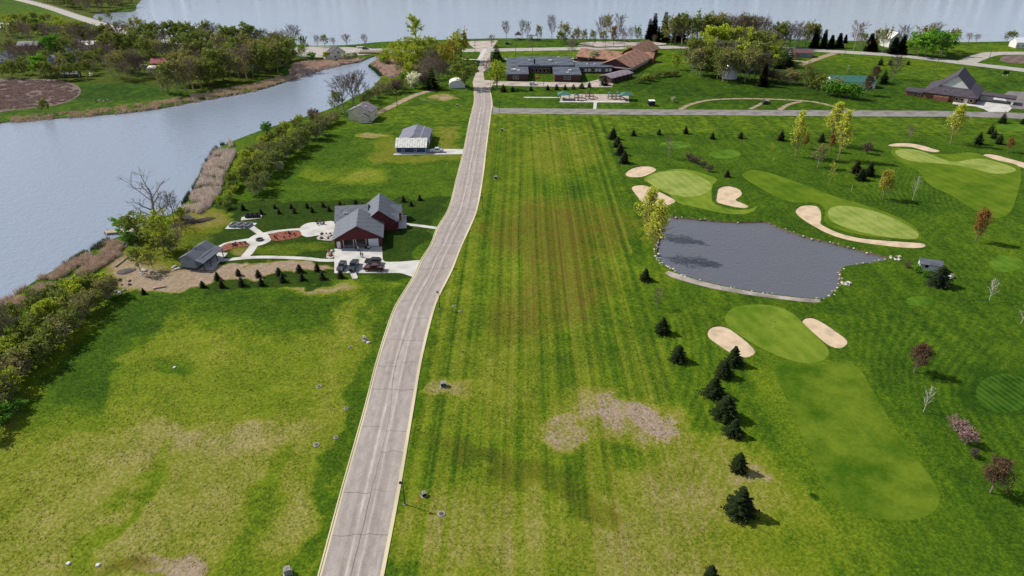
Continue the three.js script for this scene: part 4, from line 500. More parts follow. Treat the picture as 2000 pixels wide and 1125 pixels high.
// the school: flat-roofed brick blocks
function flatBlock(T, uv0, uv1, depth, h, wm, o = [0, 0]) { // front edge from uv0 to uv1 (ground), going back by depth
  const a = at(...uv0), b = at(...uv1), x0 = a[0] - o[0], x1 = b[0] - o[0], zf = a[1] - o[1]; part('wall', box(x0, x1, 0, h, zf - depth, zf), wm, T); const r = part('roof', box(x0 - 0.3, x1 + 0.3, h + 0.005, h + 0.3, zf - depth - 0.3, zf + 0.3), M.flatRoof, T); part('parapet', [box(x0 - 0.4, x1 + 0.4, h - 0.1, h + 0.42, zf + 0.31, zf + 0.45), box(x1 + 0.31, x1 + 0.45, h - 0.1, h + 0.42, zf - depth - 0.4, zf + 0.3)], M.slate, r); return { x0, x1, zf, h, r };
}
{
  const o = at(1080, 150), T = thing('school_building', 'long low brick school with grey flat roofs behind the playground', 'school', o[0], o[1]);
  const W1 = flatBlock(T, [989, 157.5], [1031, 157.5], 50, 3.6, M.brick, o), W2 = flatBlock(T, [1083, 159], [1134, 159], 31, 3.6, M.brick, o), C0 = at(1031, 142.5), C1 = at(1120, 142.5);
  const Cc = { x0: W1.x1 + 0.5, x1: at(1121, 142.5)[0] - o[0], zf: C0[1] - o[1] }; part('wall', box(Cc.x0, W2.x0 - 0.5, 0, 4.0, Cc.zf - 28, Cc.zf), M.brick, T); const cr = part('roof', box(Cc.x0 - 6, Cc.x1, 4.31, 4.65, Cc.zf - 28, Cc.zf + 0.4), M.flatRoof, T); part('fascia', box(Cc.x0 - 6, Cc.x1, 3.62, 4.3, Cc.zf - 27.9, Cc.zf + 0.3), M.slate, T);
  const W3 = flatBlock(T, [1122, 142.5], [1196, 142.5], 16, 3.3, M.brick, o);
  for (const [b, n, f] of [[W1, 2, 0.3], [W2, 2, 0.35]]) for (let k = 0; k < n; k++) { const xx = b.x0 + (b.x1 - b.x0) * (f + k * 0.16); opening(T, 'window', 'z+', xx, xx + 1.5, 0.9, 2.8, b.zf, M.white, M.glass); }
  for (let k = 0; k < 9; k++) { const xx = W3.x0 + 4 + k * 2.15; opening(T, 'window', 'z+', xx, xx + 1.6, 0.8, 2.6, W3.zf, M.white, k % 3 ? M.chalk : M.glass); } for (let k = 0; k < 5; k++) { const xx = Cc.x0 + 2 + k * 2.4; opening(T, 'window', 'z+', xx, xx + 1.7, 0.4, 2.8, Cc.zf, M.white, M.glass); }
  const R = rng(8); for (let k = 0; k < 13; k++) { const b = [W1, W1, W2, W3, null, null, null][k % 7], xx = b ? b.x0 + (b.x1 - b.x0) * (0.15 + 0.7 * R()) : Cc.x0 + (Cc.x1 - Cc.x0) * R() * 0.9, zz = b ? b.zf - 4 - 9 * R() : Cc.zf - 4 - 20 * R(), y = b ? b.h + 0.29 : 4.64, s = 0.4 + 0.7 * R(); part('roof_unit', box(xx - s, xx + s, y, y + 0.5 + 0.5 * R(), zz - s * 0.7, zz + s * 0.7), M.white, T); } part('chimney', box(Cc.x0 + 3.6, Cc.x0 + 4.5, 4.64, 7.6, Cc.zf - 4.5, Cc.zf - 3.6), M.black, T);
  part('link_roof', slab([[W3.x1, 3.1, W3.zf - 1], [W3.x1 + 11, 3.0, W3.zf + 3.6], [W3.x1 + 11, 3.0, W3.zf - 5], [W3.x1, 3.1, W3.zf - 8]], 0.3), M.mauve, T);
}
{ // hall with rust-coloured roofs
  const A = at(1231, 143), B = at(1270, 122), turn = -Math.atan2(B[1] - A[1], B[0] - A[0]), T = thing('rust_roof_hall', 'school hall with stepped rust coloured gable roofs', 'hall', A[0], A[1], turn);
  const L = Math.hypot(B[0] - A[0], B[1] - A[1]); gable(T, 0, L, -20, 0, 3.4, 4.2, 'x', M.brick, M.rust, 1.0, 0, 0.3); gable(T, L + 0.2, L + 34, -22, -6, 3.6, 4.6, 'x', M.brick, M.rust, 0.9, 0, 0.3); gable(T, 18, 34, -44, -16, 3.4, 3.6, 'z', M.brick, M.rust, 0.9, 0, 0.3); part('trim', box(-1.1, L + 1.0, 2.5, 2.8, 1.0, 1.1), M.white, T); for (let k = 0; k < 8; k++) opening(T, 'window', 'z+', 3 + k * 4, 4.6 + k * 4, 0.9, 2.3, 0, M.white, M.chalk); gable(T, L - 1, L + 6, -6, 1.5, 2.8, 3.0, 'z', M.brickTan, M.rust, 0.5, 0, 0.25);
}
{ const A = at(1194, 162.5), B = at(1235, 151.5), T = thing('long_shed', 'long dark shed with mauve roof in front of the rust roofs', 'shed', A[0], A[1], -Math.atan2(B[1] - A[1], B[0] - A[0])), L = Math.hypot(B[0] - A[0], B[1] - A[1]); gable(T, 0, L, -9, 0, 2.8, 1.1, 'x', M.brick, M.mauve, 0.5); for (let k = 0; k < 4; k++) part('door', box(3 + k * 4, 5 + k * 4, 0, 2.2, 0.01, 0.06), M.darkMetal, T); }
{ // hall with the big white gable
  const A = at(1803, 191), B = at(1902, 204), turn = -Math.atan2(B[1] - A[1], B[0] - A[0]), T = thing('church_hall', 'dark roofed hall with white gable and porte cochere near the right edge', 'church', A[0], A[1], turn), L = Math.hypot(B[0] - A[0], B[1] - A[1]);
  gable(T, 5.5, L - 4.5, -30, -6.2, 6.2, 6.2, 'z', M.white, M.darkRoof, 0.7, 3.2, 0.3, ['gable_wall', 'roof']); part('wall', box(0, L, 0, 3.2, -27, 0), M.brickTan, T); part('lower_roof', slab([[-1.2, 3.2, 1], [L + 1.2, 3.2, 1], [L - 4, 6.2, -6.3], [5, 6.2, -6.3]], 0.25), M.darkRoof, T); part('lower_roof', slab([[L + 1.2, 3.2, 1], [L + 1.2, 3.2, -28], [L - 4, 6.2, -26], [L - 4, 6.2, -6.3]], 0.25), M.darkRoof, T); part('lower_roof', slab([[-1.2, 3.2, 1], [5, 6.2, -6.3], [5, 6.2, -26], [-1.2, 3.2, -28]], 0.25), M.darkRoof, T);
  gable(T, -9, -0.1, -9, -1, 2.4, 1.2, 'x', M.brickTan, M.darkRoof, 0.6); part('carport_roof', slab([[L + 1.3, 3.7, -9], [L + 17, 3.4, -9.6], [L + 17, 3.4, -17.5], [L + 1.3, 3.7, -17.5]], 0.7), M.darkRoof, T); for (const [xx, zz] of [[L + 15.8, -10.4], [L + 15.8, -16.6]]) post(T, xx, zz, 2.7, 0.5, M.white, 'pillar'); part('entry_wall', box(L + 1.25, L + 7, 0, 2.9, -16.4, -13.6), M.white, T);
  for (const f of [0.28, 0.42, 0.62, 0.72, 0.9]) opening(T, 'window', 'z+', L * f, L * f + 1.5, 0.8, 2.3, 0, M.white, M.glass); opening(T, 'door', 'z+', L * 0.8, L * 0.8 + 1.6, 0, 2.4, 0, M.white, M.chalk); part('wing_wall', box(L * 0.2, L * 0.5, 0, 2.2, 0.01, 2.6), M.brickTan, T); for (const f of [-6.6, -3]) opening(T, 'window', 'z+', f, f + 1.3, 0.7, 2.0, -1, M.white, M.glass); for (let k = 0; k < 3; k++) part('roof_vent', box(8 + k * 2.2, 8.4 + k * 2.2, 4, 5.2, -2.4, -2.1), M.steel, T);
  struct('plaza', sheet(corners([[1862, 197], [1902, 204.5], [1922, 186], [1958, 186], [1976, 212], [1968, 219], [1931, 218.5], [1922, 213], [1905, 208], [1860, 203]]), 0.014), M.concrete).userData.label = 'white concrete forecourt of the hall'; struct('plaza', sheet(corners([[1958, 186], [1970, 178], [2060, 182], [2060, 216], [1976, 212]]), 0.012), M.asphalt).userData.label = 'grey car park right of the hall';
}
// smaller houses, each its own walls and roof
function cottage(label, u, v, w, d, h, rise, axis, wm, rm, turn, cat = 'house', name = 'cottage') { const [x, z] = at(u, v), T = thing(name, label, cat, x, z, turn); gable(T, -w / 2, w / 2, -d, 0, h, rise, axis, wm, rm, 0.4); for (let k = 0; k < Math.max(1, Math.floor(w / 4)); k++) { const a = -w / 2 + 1 + k * 3.4; if (a + 1.2 < w / 2) opening(T, 'window', 'z+', a, a + 1.2, 0.9, 2.1, 0, M.white, M.glass); } if (axis === 'x') opening(T, 'door', 'x+', -d / 2 - 0.5, -d / 2 + 0.5, 0, 2.1, w / 2, M.white, M.chalk); return T; }
cottage('red roofed cottage in the wood beside the channel', 314, 133, 12, 8, 3, 2.4, 'x', M.redPaint, M.redRoof, 0.05); cottage('low white roofed shed in front of the red cottage', 308, 141, 11, 6, 2.4, 0.9, 'x', M.chalk, M.white, 0.05, 'shed', 'garden_shed');
cottage('pale roofed house at the left edge', 6, 62, 18, 12, 3.4, 2.4, 'x', M.white, M.chalk, -0.2); cottage('grey house among the trees below the bend', 148, 97, 12, 9, 3.4, 3, 'z', M.chalk, M.blueRoof, 0.2); cottage('white roofed house right of the grey one', 175, 96, 11, 8, 3, 2, 'x', M.cream, M.white, 0.1); cottage('mauve roofed house furthest right under the bend', 201, 97, 12, 8, 3, 2.2, 'x', M.cream, M.mauve, -0.1); cottage('blue roofed house nearest the ploughed flat', 122, 128, 15, 9, 3.2, 2.6, 'x', M.chalk, M.blueRoof, 0.15); cottage('slate blue house behind the leafy lime tree', 138, 120, 11, 8, 4.5, 2.4, 'z', M.greySiding, M.blueRoof, 0.1); cottage('white house at the left edge above the flat', 6, 122, 10, 8, 3.4, 2.4, 'z', M.white, M.slate, 0.2); cottage('dark roofed house left of the big green tree', 55, 98, 14, 9, 3, 2.4, 'x', M.brownRoof, M.slate, 0.1); cottage('brown shed under the trees behind the flat', 135, 152, 10, 5, 2.2, 1.2, 'x', M.darkstone, M.slate, 0.1, 'shed', 'garden_shed');
cottage('brown roofed garage beside the farm lane', 1566, 112, 14, 8, 2.8, 1.6, 'x', M.greySiding, M.brownRoof, -0.08, 'garage', 'garage'); cottage('green roofed house hidden by shrubs', 1665, 172, 24, 10, 3.2, 2.6, 'x', M.white, M.greenRoof, -0.12); cottage('white gabled house among the lakeside spruces', 1747, 92, 11, 9, 6, 4, 'z', M.white, M.white, 0.3); cottage('white house at the far right shore', 1999, 94, 12, 8, 4, 2.6, 'x', M.white, M.chalk, 0); cottage('small white house behind the dark spruce', 1506, 132, 9, 7, 3, 2, 'z', M.chalk, M.slate, 0.2); cottage('pale shed with grey roof beside the pond spruce', 1815, 530, 5.2, 3, 2.1, 0.8, 'x', M.white, M.slate, -0.35, 'shed', 'pump_house');
{ const [x, z] = at(1424, 152), T = thing('farm_silo', 'pale domed silo among the trees of the grove', 'silo', x, z); part('wall', metres(new THREE.CylinderGeometry(4.6, 4.6, 5, 24).translate(0, 2.5, 0)), M.chalk, T); part('dome', metres(new THREE.SphereGeometry(4.6, 20, 8, 0, 6.2832, 0, Math.PI / 2).translate(0, 5, 0)), M.steel, T); for (const y of [1.2, 2.5, 3.8]) part('hoop', flat(new THREE.TorusGeometry(4.63, 0.06, 4, 24).rotateX(Math.PI / 2).translate(0, y, 0)), M.steel, T); }
function shelter(name, label, u, v, w, d, h, rise, m, postM, cat = 'shelter', turn = 0) { const [x, z] = at(u, v), T = thing(name, label, cat, x, z, turn), a = w / 2 + 0.4, b = d / 2 + 0.4; for (const [p, q] of [[-1, -1], [1, -1], [1, 1], [-1, 1]]) post(T, p * w / 2, q * d / 2, h + 0.1, 0.09, postM); const top = [0, h + rise, 0], c = [[-a, h, b], [a, h, b], [a, h, -b], [-a, h, -b]]; part('roof', c.map((p, i) => slab([p, c[(i + 1) % 4], top], 0.12)), m, T); part('table', [box(-0.9, 0.9, 0.68, 0.76, -0.4, 0.4), box(-0.1, 0.1, 0, 0.68, -0.3, 0.3), box(-0.9, 0.9, 0.4, 0.46, 0.6, 0.9), box(-0.9, 0.9, 0.4, 0.46, -0.9, -0.6), box(-0.06, 0.06, 0.3, 0.38, -0.9, 0.9)], M.wood, T); return T; }
shelter('gazebo', 'dark gazebo on the far lake shore', 1012, 76, 4.6, 4.6, 3.2, 2.6, M.darkRoof, M.black, 'gazebo'); shelter('picnic_shelter', 'low flat roofed shelter right of the gazebo', 1039, 77, 8, 4, 3, 0.5, M.mauve, M.wood);

// ---------------------------------------------------------------- planting
const W1 = 'trees of the wood left of the channel', W2 = 'trees round the houses at the left', W3 = 'trees beyond the bend of the highway';
rowOf('in the back row of the channel wood', W1, scatter(1, [[268, 86], [330, 90], [420, 94], [500, 100], [562, 108]], 18, ['bare', 'olive', 'budding', 'dull', 'olive', 'bareMauve'], 10, 13.5, 5, 3)); rowOf('in the second row of the channel wood', W1, scatter(2, [[205, 112], [260, 114], [340, 108], [430, 112], [520, 116], [566, 122]], 20, ['budding', 'olive', 'bareMauve', 'dull', 'olive', 'budding'], 9, 12.5, 5, 4)); rowOf('in the third row of the channel wood', W1, scatter(3, [[342, 150], [400, 146], [450, 138], [510, 130], [564, 128]], 15, ['olive', 'dull', 'budding', 'bareBrown', 'dull', 'bareMauve'], 10, 13, 5, 4)); rowOf('in the front row of the channel wood', W1, scatter(4, [[312, 180], [345, 184], [400, 172], [460, 158], [520, 147], [562, 137]], 17, ['dull', 'olive', 'olive', 'budding', 'dull', 'bareMauve'], 10, 13.5, 5, 3)); rowOf('in the dark clump left of the channel wood', W1, scatter(5, [[210, 150], [240, 158], [270, 152], [290, 146], [230, 138]], 9, ['bareBrown', 'dull', 'bareMauve'], 8, 11, 5, 3));
rowOf('in the dense middle of the channel wood', W1, scatter(51, [[350, 170], [400, 160], [450, 148], [510, 138], [560, 131]], 16, ['olive', 'dull', 'budding', 'bareBrown'], 9, 12, 5, 4)); rowOf('in the upper middle of the channel wood', W1, scatter(52, [[290, 126], [350, 130], [420, 128], [490, 122], [560, 116]], 18, ['budding', 'olive', 'dull', 'bareBrown'], 9, 12, 5, 4)); rowOf('in the lower scrub of the village wood', W2, scatter(53, [[10, 108], [50, 112], [90, 124], [170, 132], [220, 112], [270, 104]], 15, ['dull', 'budding', 'bareBrown', 'olive'], 7, 9.5, 6, 5)); rowOf('in the bushy slope under the highway', W2, scatter(54, [[4, 72], [40, 70], [84, 68], [120, 74], [160, 86], [236, 98]], 17, ['dull', 'olive', 'budding', 'lime', 'bareMauve'], 7.5, 9.5, 6, 5, 1.1, 1.45)); rowOf('in the upper bushy slope under the highway', W2, scatter(55, [[2, 48], [34, 44], [74, 44], [110, 50], [150, 64], [200, 80]], 16, ['lime', 'buddingLime', 'olive', 'dull'], 6, 7.8, 6, 4, 1.1, 1.5)); rowOf('in the scrub between the houses', W2, scatter(56, [[20, 138], [52, 136], [90, 140], [160, 138], [206, 128], [250, 140]], 14, ['dull', 'bareBrown', 'olive', 'budding'], 6, 7.8, 6, 5, 1.1, 1.4)); rowOf('in the row by the ploughed flat', W2, scatter(6, [[2, 152], [40, 150], [64, 146], [100, 155], [112, 160], [165, 150], [196, 142]], 11, ['olive', 'dull', 'budding', 'bareMauve', 'olive'], 7, 10, 4, 3)); rowOf('in the row through the houses', W2, scatter(7, [[16, 118], [42, 130], [96, 112], [160, 118], [190, 114], [230, 126]], 12, ['bareBrown', 'bareMauve', 'budding', 'dull'], 8, 11, 4, 4)); rowOf('in the row behind the houses', W2, scatter(8, [[24, 84], [60, 82], [90, 84], [128, 88], [212, 90], [250, 96]], 13, ['dull', 'olive', 'bareMauve', 'budding', 'bareBrown'], 9, 12, 5, 4)); rowOf('in the bright row below the highway', W2, scatter(9, [[12, 60], [50, 56], [95, 56], [130, 62], [170, 74], [205, 84]], 12, ['lime', 'buddingLime', 'olive', 'budding'], 6, 9, 4, 4)); tree('green', 'big dense green tree among the houses at the left', 110, 116, 15, 1.15, W2); tree('fresh', 'round lime green tree just above the ploughed flat', 80, 149, 12, 1.2, W2); tree('olive', 'small tree alone on the bank below the ploughed flat', 90, 222, 6.5, 0.9, W2);
rowOf('in the far thicket beyond the highway', W3, scatter(10, [[78, 3], [110, 8], [140, 16], [172, 25], [205, 20], [258, 14]], 15, ['bareMauve', 'olive', 'bareBrown', 'dull', 'budding'], 9, 13, 4, 2)); rowOf('in the scrub by the far bay', W3, scatter(57, [[96, 1], [130, 8], [166, 14], [210, 11], [250, 9]], 14, ['olive', 'bareBrown', 'dull', 'bareMauve'], 9, 12, 4, 2, 1.1, 1.4)); rowOf('at the very top beyond the highway', W3, scatter(11, [[150, 1], [190, 3], [225, 5], [262, 5]], 8, ['bareBrown', 'bareMauve', 'dull'], 9, 12, 3, 1)); rowOf('between highway and bay', W3, [['budding', 216, 47, 11, 0.7], ['twiggyGrey', 228, 53, 5, 1.6], ['twiggy', 243, 58, 4.5, 1.8], ['shrubOlive', 258, 63, 4, 1.7], ['shrubLime', 197, 41, 4, 1.4]]);
rowOf('by the house at the bridge', 'trees by the bridge house', [['bare', 577, 112, 20, 0.95], ['buddingLime', 590, 116, 9, 0.9], ['budding', 596, 112, 13, 0.6], ['shrubGreen', 610, 119, 6, 1.3], ['shrubLime', 638, 116, 5, 1.4], ['silver', 676, 117, 5, 1.9], ['twiggy', 692, 114, 4, 1.8], ['bare', 620, 92, 8, 1], ['budding', 635, 92, 8, 1.1], ['bareMauve', 652, 91, 6, 1.3], ['bare', 677, 90, 8, 1.4], ['bare', 713, 93, 9, 0.9], ['shrubGreen', 556, 150, 5, 1.6], ['shrubOlive', 562, 122, 6, 1.3]]);
tree('vaseLime', 'lone tall pale tree against the far lake', 812, 80, 18, 1.15, undefined); rowOf('in the lime clump left of the crossing', 'trees left of the crossing', [['buddingLime', 770, 112, 9, 1.2], ['vaseLime', 792, 121, 15, 1.1], ['buddingLime', 812, 117, 14, 1.1], ['vaseLime', 828, 116, 13, 1.2], ['lime', 756, 125, 9, 1.2], ['shrubGreen', 748, 124, 5, 1.5], ['twiggy', 758, 127, 4, 1.8], ['lime', 800, 140, 10, 1], ['bareMauve', 838, 138, 12, 1.1], ['bareBrown', 851, 142, 12, 1.1], ['budding', 782, 146, 8, 1.1]]);
rowOf('in the mixed clump above the blossoming tree', 'trees above the blossoming tree', [['buddingLime', 775, 132, 11, 1.3], ['lime', 788, 134, 10, 1.3], ['buddingLime', 806, 132, 13, 1.2], ['vaseLime', 822, 130, 12, 1.3], ['olive', 840, 126, 10, 1.3], ['budding', 858, 128, 13, 1.1], ['bareMauve', 848, 154, 12, 1.2], ['bareMauve', 832, 154, 11, 1.2], ['lime', 798, 154, 8, 1.3], ['bareBrown', 866, 158, 11, 1.1], ['buddingLime', 842, 110, 12, 1.2], ['twiggy', 800, 166, 6, 1.4], ['twiggyGrey', 790, 180, 5, 1.4]]); rowOf('in the golden row beside the plaza', 'golden trees beside the plaza', [['vaseGold', 866, 142, 17, 1.1], ['vaseGold', 880, 134, 17, 1.05], ['vaseLime', 889, 124, 17, 1.0], ['vaseGold', 901, 118, 18, 0.9], ['bareBrown', 857, 150, 11, 1], ['bareBrown', 874, 152, 8, 1]]); tree('vase', 'broad olive tree overhanging the white tent shed', 906, 171, 16, 1.35); tree('vaseLime', 'spreading yellow green tree at the school corner', 970, 173, 15, 1.1); tree('bareMauve', 'bare mauve tree between plaza and school corner', 952, 148, 9, 1.2); tree('bareMauve', 'faint bare tree at the top of the plaza', 960, 92, 8, 1.1); tree('bare', 'bare tree on the lake shore above the plaza', 989, 77, 13, 0.8); tree('blossom', 'white blossoming tree near the dirt lane', 811, 172, 9.5, 1.05, undefined, 'blossom_tree', 'tree'); spruce('dark spruce beside the white blossoming tree', 843, 174, 13, 1.15, undefined, false, 0); spruce('dark spruce standing at the crossing', 970, 118.5, 11, 1.25, undefined, false, 1); rowOf('beside the blossoming tree', 'trees beside the blossoming tree', [['duskShrub', 826, 172, 9, 0.9], ['bareMauve', 833, 168, 12, 0.9], ['bareBrown', 857, 166, 10, 0.9], ['pinkShrub', 812, 146, 6, 1.2], ['shrubGreen', 786, 160, 5, 1.1]]);
rowOf('of the clump by the channel mouth', 'trees by the channel mouth', [['bare', 672, 220, 17, 1.2], ['bareBrown', 690, 210, 16, 1.15], ['bare', 704, 198, 15, 1.1], ['budding', 659, 222, 10, 1.1], ['shrubOlive', 712, 203, 5, 1.3], ['twiggyGrey', 722, 196, 6, 1.3], ['twiggy', 737, 190, 6, 1.3], ['twiggy', 756, 184, 7, 1.3], ['duskShrub', 773, 180, 7, 1.2], ['twiggy', 746, 178, 6, 1.4], ['twiggy', 768, 172, 6, 1.3], ['twiggyGrey', 784, 174, 6, 1.1]]);
const B1 = 'shrubs along the near lake shore'; rowOf('in the lakeside band, upper inner row', B1, scatter(20, [[496, 385], [516, 352], [544, 316], [580, 296], [612, 272], [640, 246]], 16, ['twiggyGrey', 'shrubOlive', 'twiggy', 'twiggyGrey', 'shrubOlive'], 6.5, 9, 6, 5, 1, 1.25)); rowOf('in the lakeside band, upper shore row', B1, scatter(21, [[452, 372], [474, 336], [500, 304], [530, 280], [570, 258], [616, 240]], 13, ['shrubLime', 'shrubOlive', 'twiggy', 'shrubLime'], 5, 7, 6, 5, 1, 1.3)); rowOf('in the lakeside band, middle row', B1, scatter(22, [[478, 360], [510, 326], [546, 298], [586, 276]], 8, ['shrubLime', 'twiggyGrey', 'shrubOlive'], 6, 8, 5, 5, 1, 1.3)); tree('silver', 'single pale round shrub at the edge of the middle field', 546, 336, 4.2, 1.15); tree('shrubGreen', 'dark green shrub highest on the lake band', 520, 262, 6, 1.1); rowOf('at the top of the lakeside band', B1, [['duskShrub', 616, 244, 8, 0.9], ['duskShrub', 630, 250, 5, 1.3], ['twiggy', 645, 243, 5, 1.6], ['twiggy', 655, 238, 5, 1.5]]); rowOf('low along the pink reeds', B1, scatter(23, [[430, 400], [448, 384], [462, 372], [444, 412]], 6, ['shrubLime', 'shrubOlive'], 2.5, 3.6, 5, 4, 1.2, 1.6));
rowOf('in the group left of the pavilion', 'trees left of the pavilion', [['dead', 303, 432, 16, 1.15], ['dead', 322, 430, 9, 1], ['bare', 340, 428, 9, 0.9], ['shrubLime', 352, 426, 4, 1.3], ['vase', 270, 470, 9, 1.4], ['fresh', 246, 462, 6, 1.5], ['shrubGreen', 252, 474, 3.5, 1.6], ['buddingLime', 322, 500, 13, 0.95], ['budding', 308, 488, 10, 1], ['twiggyGrey', 338, 490, 6, 1.2], ['budding', 276, 533, 7, 0.9], ['budding', 300, 526, 5, 0.9], ['bareMauve', 352, 480, 7, 1.1]]);
const B2 = 'shrubs of the thicket at the left edge'; rowOf('in the left thicket, lawn side', B2, scatter(24, [[-24, 830], [10, 775], [50, 728], [96, 690], [132, 650], [160, 618], [196, 596], [228, 570]], 19, ['twiggy', 'twiggyGrey', 'shrubOlive', 'shrubLime', 'shrubLime'], 5, 7.2, 7, 7, 1.05, 1.35)); rowOf('in the left thicket, middle row', B2, scatter(25, [[-20, 740], [30, 700], [76, 652], [112, 622], [150, 590], [190, 572]], 13, ['shrubLime', 'shrubLime', 'twiggyGrey', 'shrubOlive'], 5, 7, 7, 6, 1.05, 1.35)); rowOf('in the left thicket, shore side', B2, scatter(26, [[-14, 660], [40, 622], [90, 590], [140, 566], [186, 548]], 9, ['shrubOlive', 'twiggyGrey', 'shrubLime'], 3.5, 5, 7, 5, 1.1, 1.4)); rowOf('rising from the left thicket', B2, [['bareBrown', 18, 672, 10, 1.1], ['bareBrown', -6, 680, 9, 1.1], ['shrubLime', 206, 552, 3, 1.9], ['shrubLime', 186, 556, 3, 1.7]]); rowOf('low at the foot of the left thicket', B2, [['shrubGreen', 8, 830, 4.5, 1.4], ['shrubGreen', 34, 806, 3, 1.6], ['shrubLime', -4, 860, 3.6, 1.4]]);
// grove and lake front in the north-east
const G1 = 'trees of the grove right of the school', G2 = 'trees along the far lake front'; rowOf('in the front row of the grove', G1, scatter(30, [[1342, 146], [1375, 147], [1410, 156], [1450, 158], [1490, 162]], 14, ['bare', 'budding', 'bareBrown', 'olive', 'dull'], 10, 13, 4, 3)); rowOf('in the middle row of the grove', G1, scatter(31, [[1340, 132], [1380, 132], [1430, 138], [1480, 142], [1512, 146]], 15, ['buddingLime', 'budding', 'lime', 'olive', 'bare'], 11, 14, 5, 3)); rowOf('in the back row of the grove', G1, scatter(32, [[1385, 116], [1430, 116], [1470, 120], [1505, 120]], 13, ['buddingLime', 'lime', 'budding', 'bare'], 12, 15, 5, 3)); tree('buddingLime', 'golden tree where the grove meets the highway', 1378, 102, 8, 0.9, G1); tree('lime', 'slim tree at the left front of the grove', 1318, 136, 9, 0.75, G1); spruce('tall dark spruce at the right front of the grove', 1489, 168, 13, 1.3, G1, true);
rowOf('of the trees right of the gazebo', G2, [['bare', 1020, 78, 14, 0.7], ['bare', 1030, 78, 13, 0.6], ['budding', 1053, 79, 10, 0.8], ['bare', 1078, 80, 18, 0.7], ['dull', 1105, 85, 13, 1.2], ['olive', 1096, 85, 8, 1.2], ['dull', 1124, 88, 11, 0.9], ['budding', 1140, 91, 11, 0.7], ['bareBrown', 1036, 91, 8, 0.8], ['bareMauve', 1128, 84, 9, 1]]); rowOf('of the trees in the lakeside car park', G2, [['budding', 1158, 91, 10.5, 0.75], ['bare', 1172, 82, 17, 0.75], ['budding', 1178, 90, 10, 0.9], ['dull', 1184, 78, 17, 0.8], ['bronze', 1198, 90, 13, 0.75], ['bare', 1207, 80, 18, 0.75], ['bareMauve', 1219, 88, 9, 0.8], ['bare', 1230, 84, 11, 0.8], ['budding', 1244, 88, 12, 0.75], ['bareBrown', 1276, 88, 7, 0.9], ['bareMauve', 1214, 80, 9, 1]]);
[[1267, 78, 15], [1276, 78, 19], [1285, 82, 11], [1296, 82, 21], [1320, 80, 18], [1328, 80, 20]].forEach(([u, v, h], i) => spruce(`tall dark spruce, ${nth(i, 6)} of the six spires on the lake front`, u, v, h, 1.05, 'tall spruces on the lake front', true)); rowOf('in the lake front wood, front row', G2, scatter(33, [[1302, 87], [1350, 87], [1400, 87], [1440, 87], [1480, 90]], 16, ['bare', 'bareMauve', 'dull', 'bareBrown', 'budding'], 12, 16, 4, 1.5)); rowOf('in the lake front wood, back row', G2, scatter(34, [[1310, 80], [1370, 80], [1430, 80], [1500, 82]], 14, ['bareMauve', 'bare', 'bareBrown'], 11, 14, 4, 1.5)); rowOf('in the lake front wood, right end', G2, scatter(35, [[1500, 94], [1530, 93], [1560, 92], [1586, 92]], 9, ['bare', 'olive', 'dull', 'budding'], 10, 13, 4, 2));
[[1590, 94, 13, 1.7], [1607, 95, 13, 1.3], [1622, 94, 9, 1.9], [1637, 93, 10, 1.8], [1650, 84, 6, 1.8], [1697, 100, 12, 1.8], [1706, 101, 9, 1.9], [1744, 105, 11, 1.9], [1759, 106, 13, 1.7], [1645, 94, 3, 2.4]].forEach(([u, v, h, w], i, a) => spruce(`dark spruce, ${nth([...a].sort((p, q) => p[0] - q[0]).findIndex((p) => p[0] === u), a.length)} along the highway at the upper right`, u, v, h, w, 'spruces along the highway at the upper right', true)); rowOf('beside the highway at the upper right', 'trees beside the highway at the upper right', [['bareMauve', 1667, 97, 18, 0.95], ['dull', 1684, 99, 11, 1], ['dull', 1712, 97, 13, 0.9], ['dull', 1722, 103, 15, 0.8], ['bare', 1762, 86, 13, 1.1], ['dull', 1778, 105, 10, 1.1], ['fresh', 1792, 110, 14, 1.4], ['fresh', 1806, 111, 15, 1.4], ['green', 1822, 110, 16, 1.4], ['fresh', 1838, 107, 14, 1.4], ['dull', 1800, 100, 16, 1.2], ['dull', 1848, 102, 14, 1.2], ['bareMauve', 1862, 86, 10, 1], ['bare', 1822, 84, 14, 1.2], ['budding', 1846, 98, 10, 1]]); rowOf('on the bare shore at the top right', 'trees on the bare shore', [['bareMauve', 1890, 84, 7, 1.3], ['bare', 1906, 83, 6, 1.3], ['budding', 1966, 82, 7, 1.2], ['budding', 1978, 82, 7, 1.3]]);
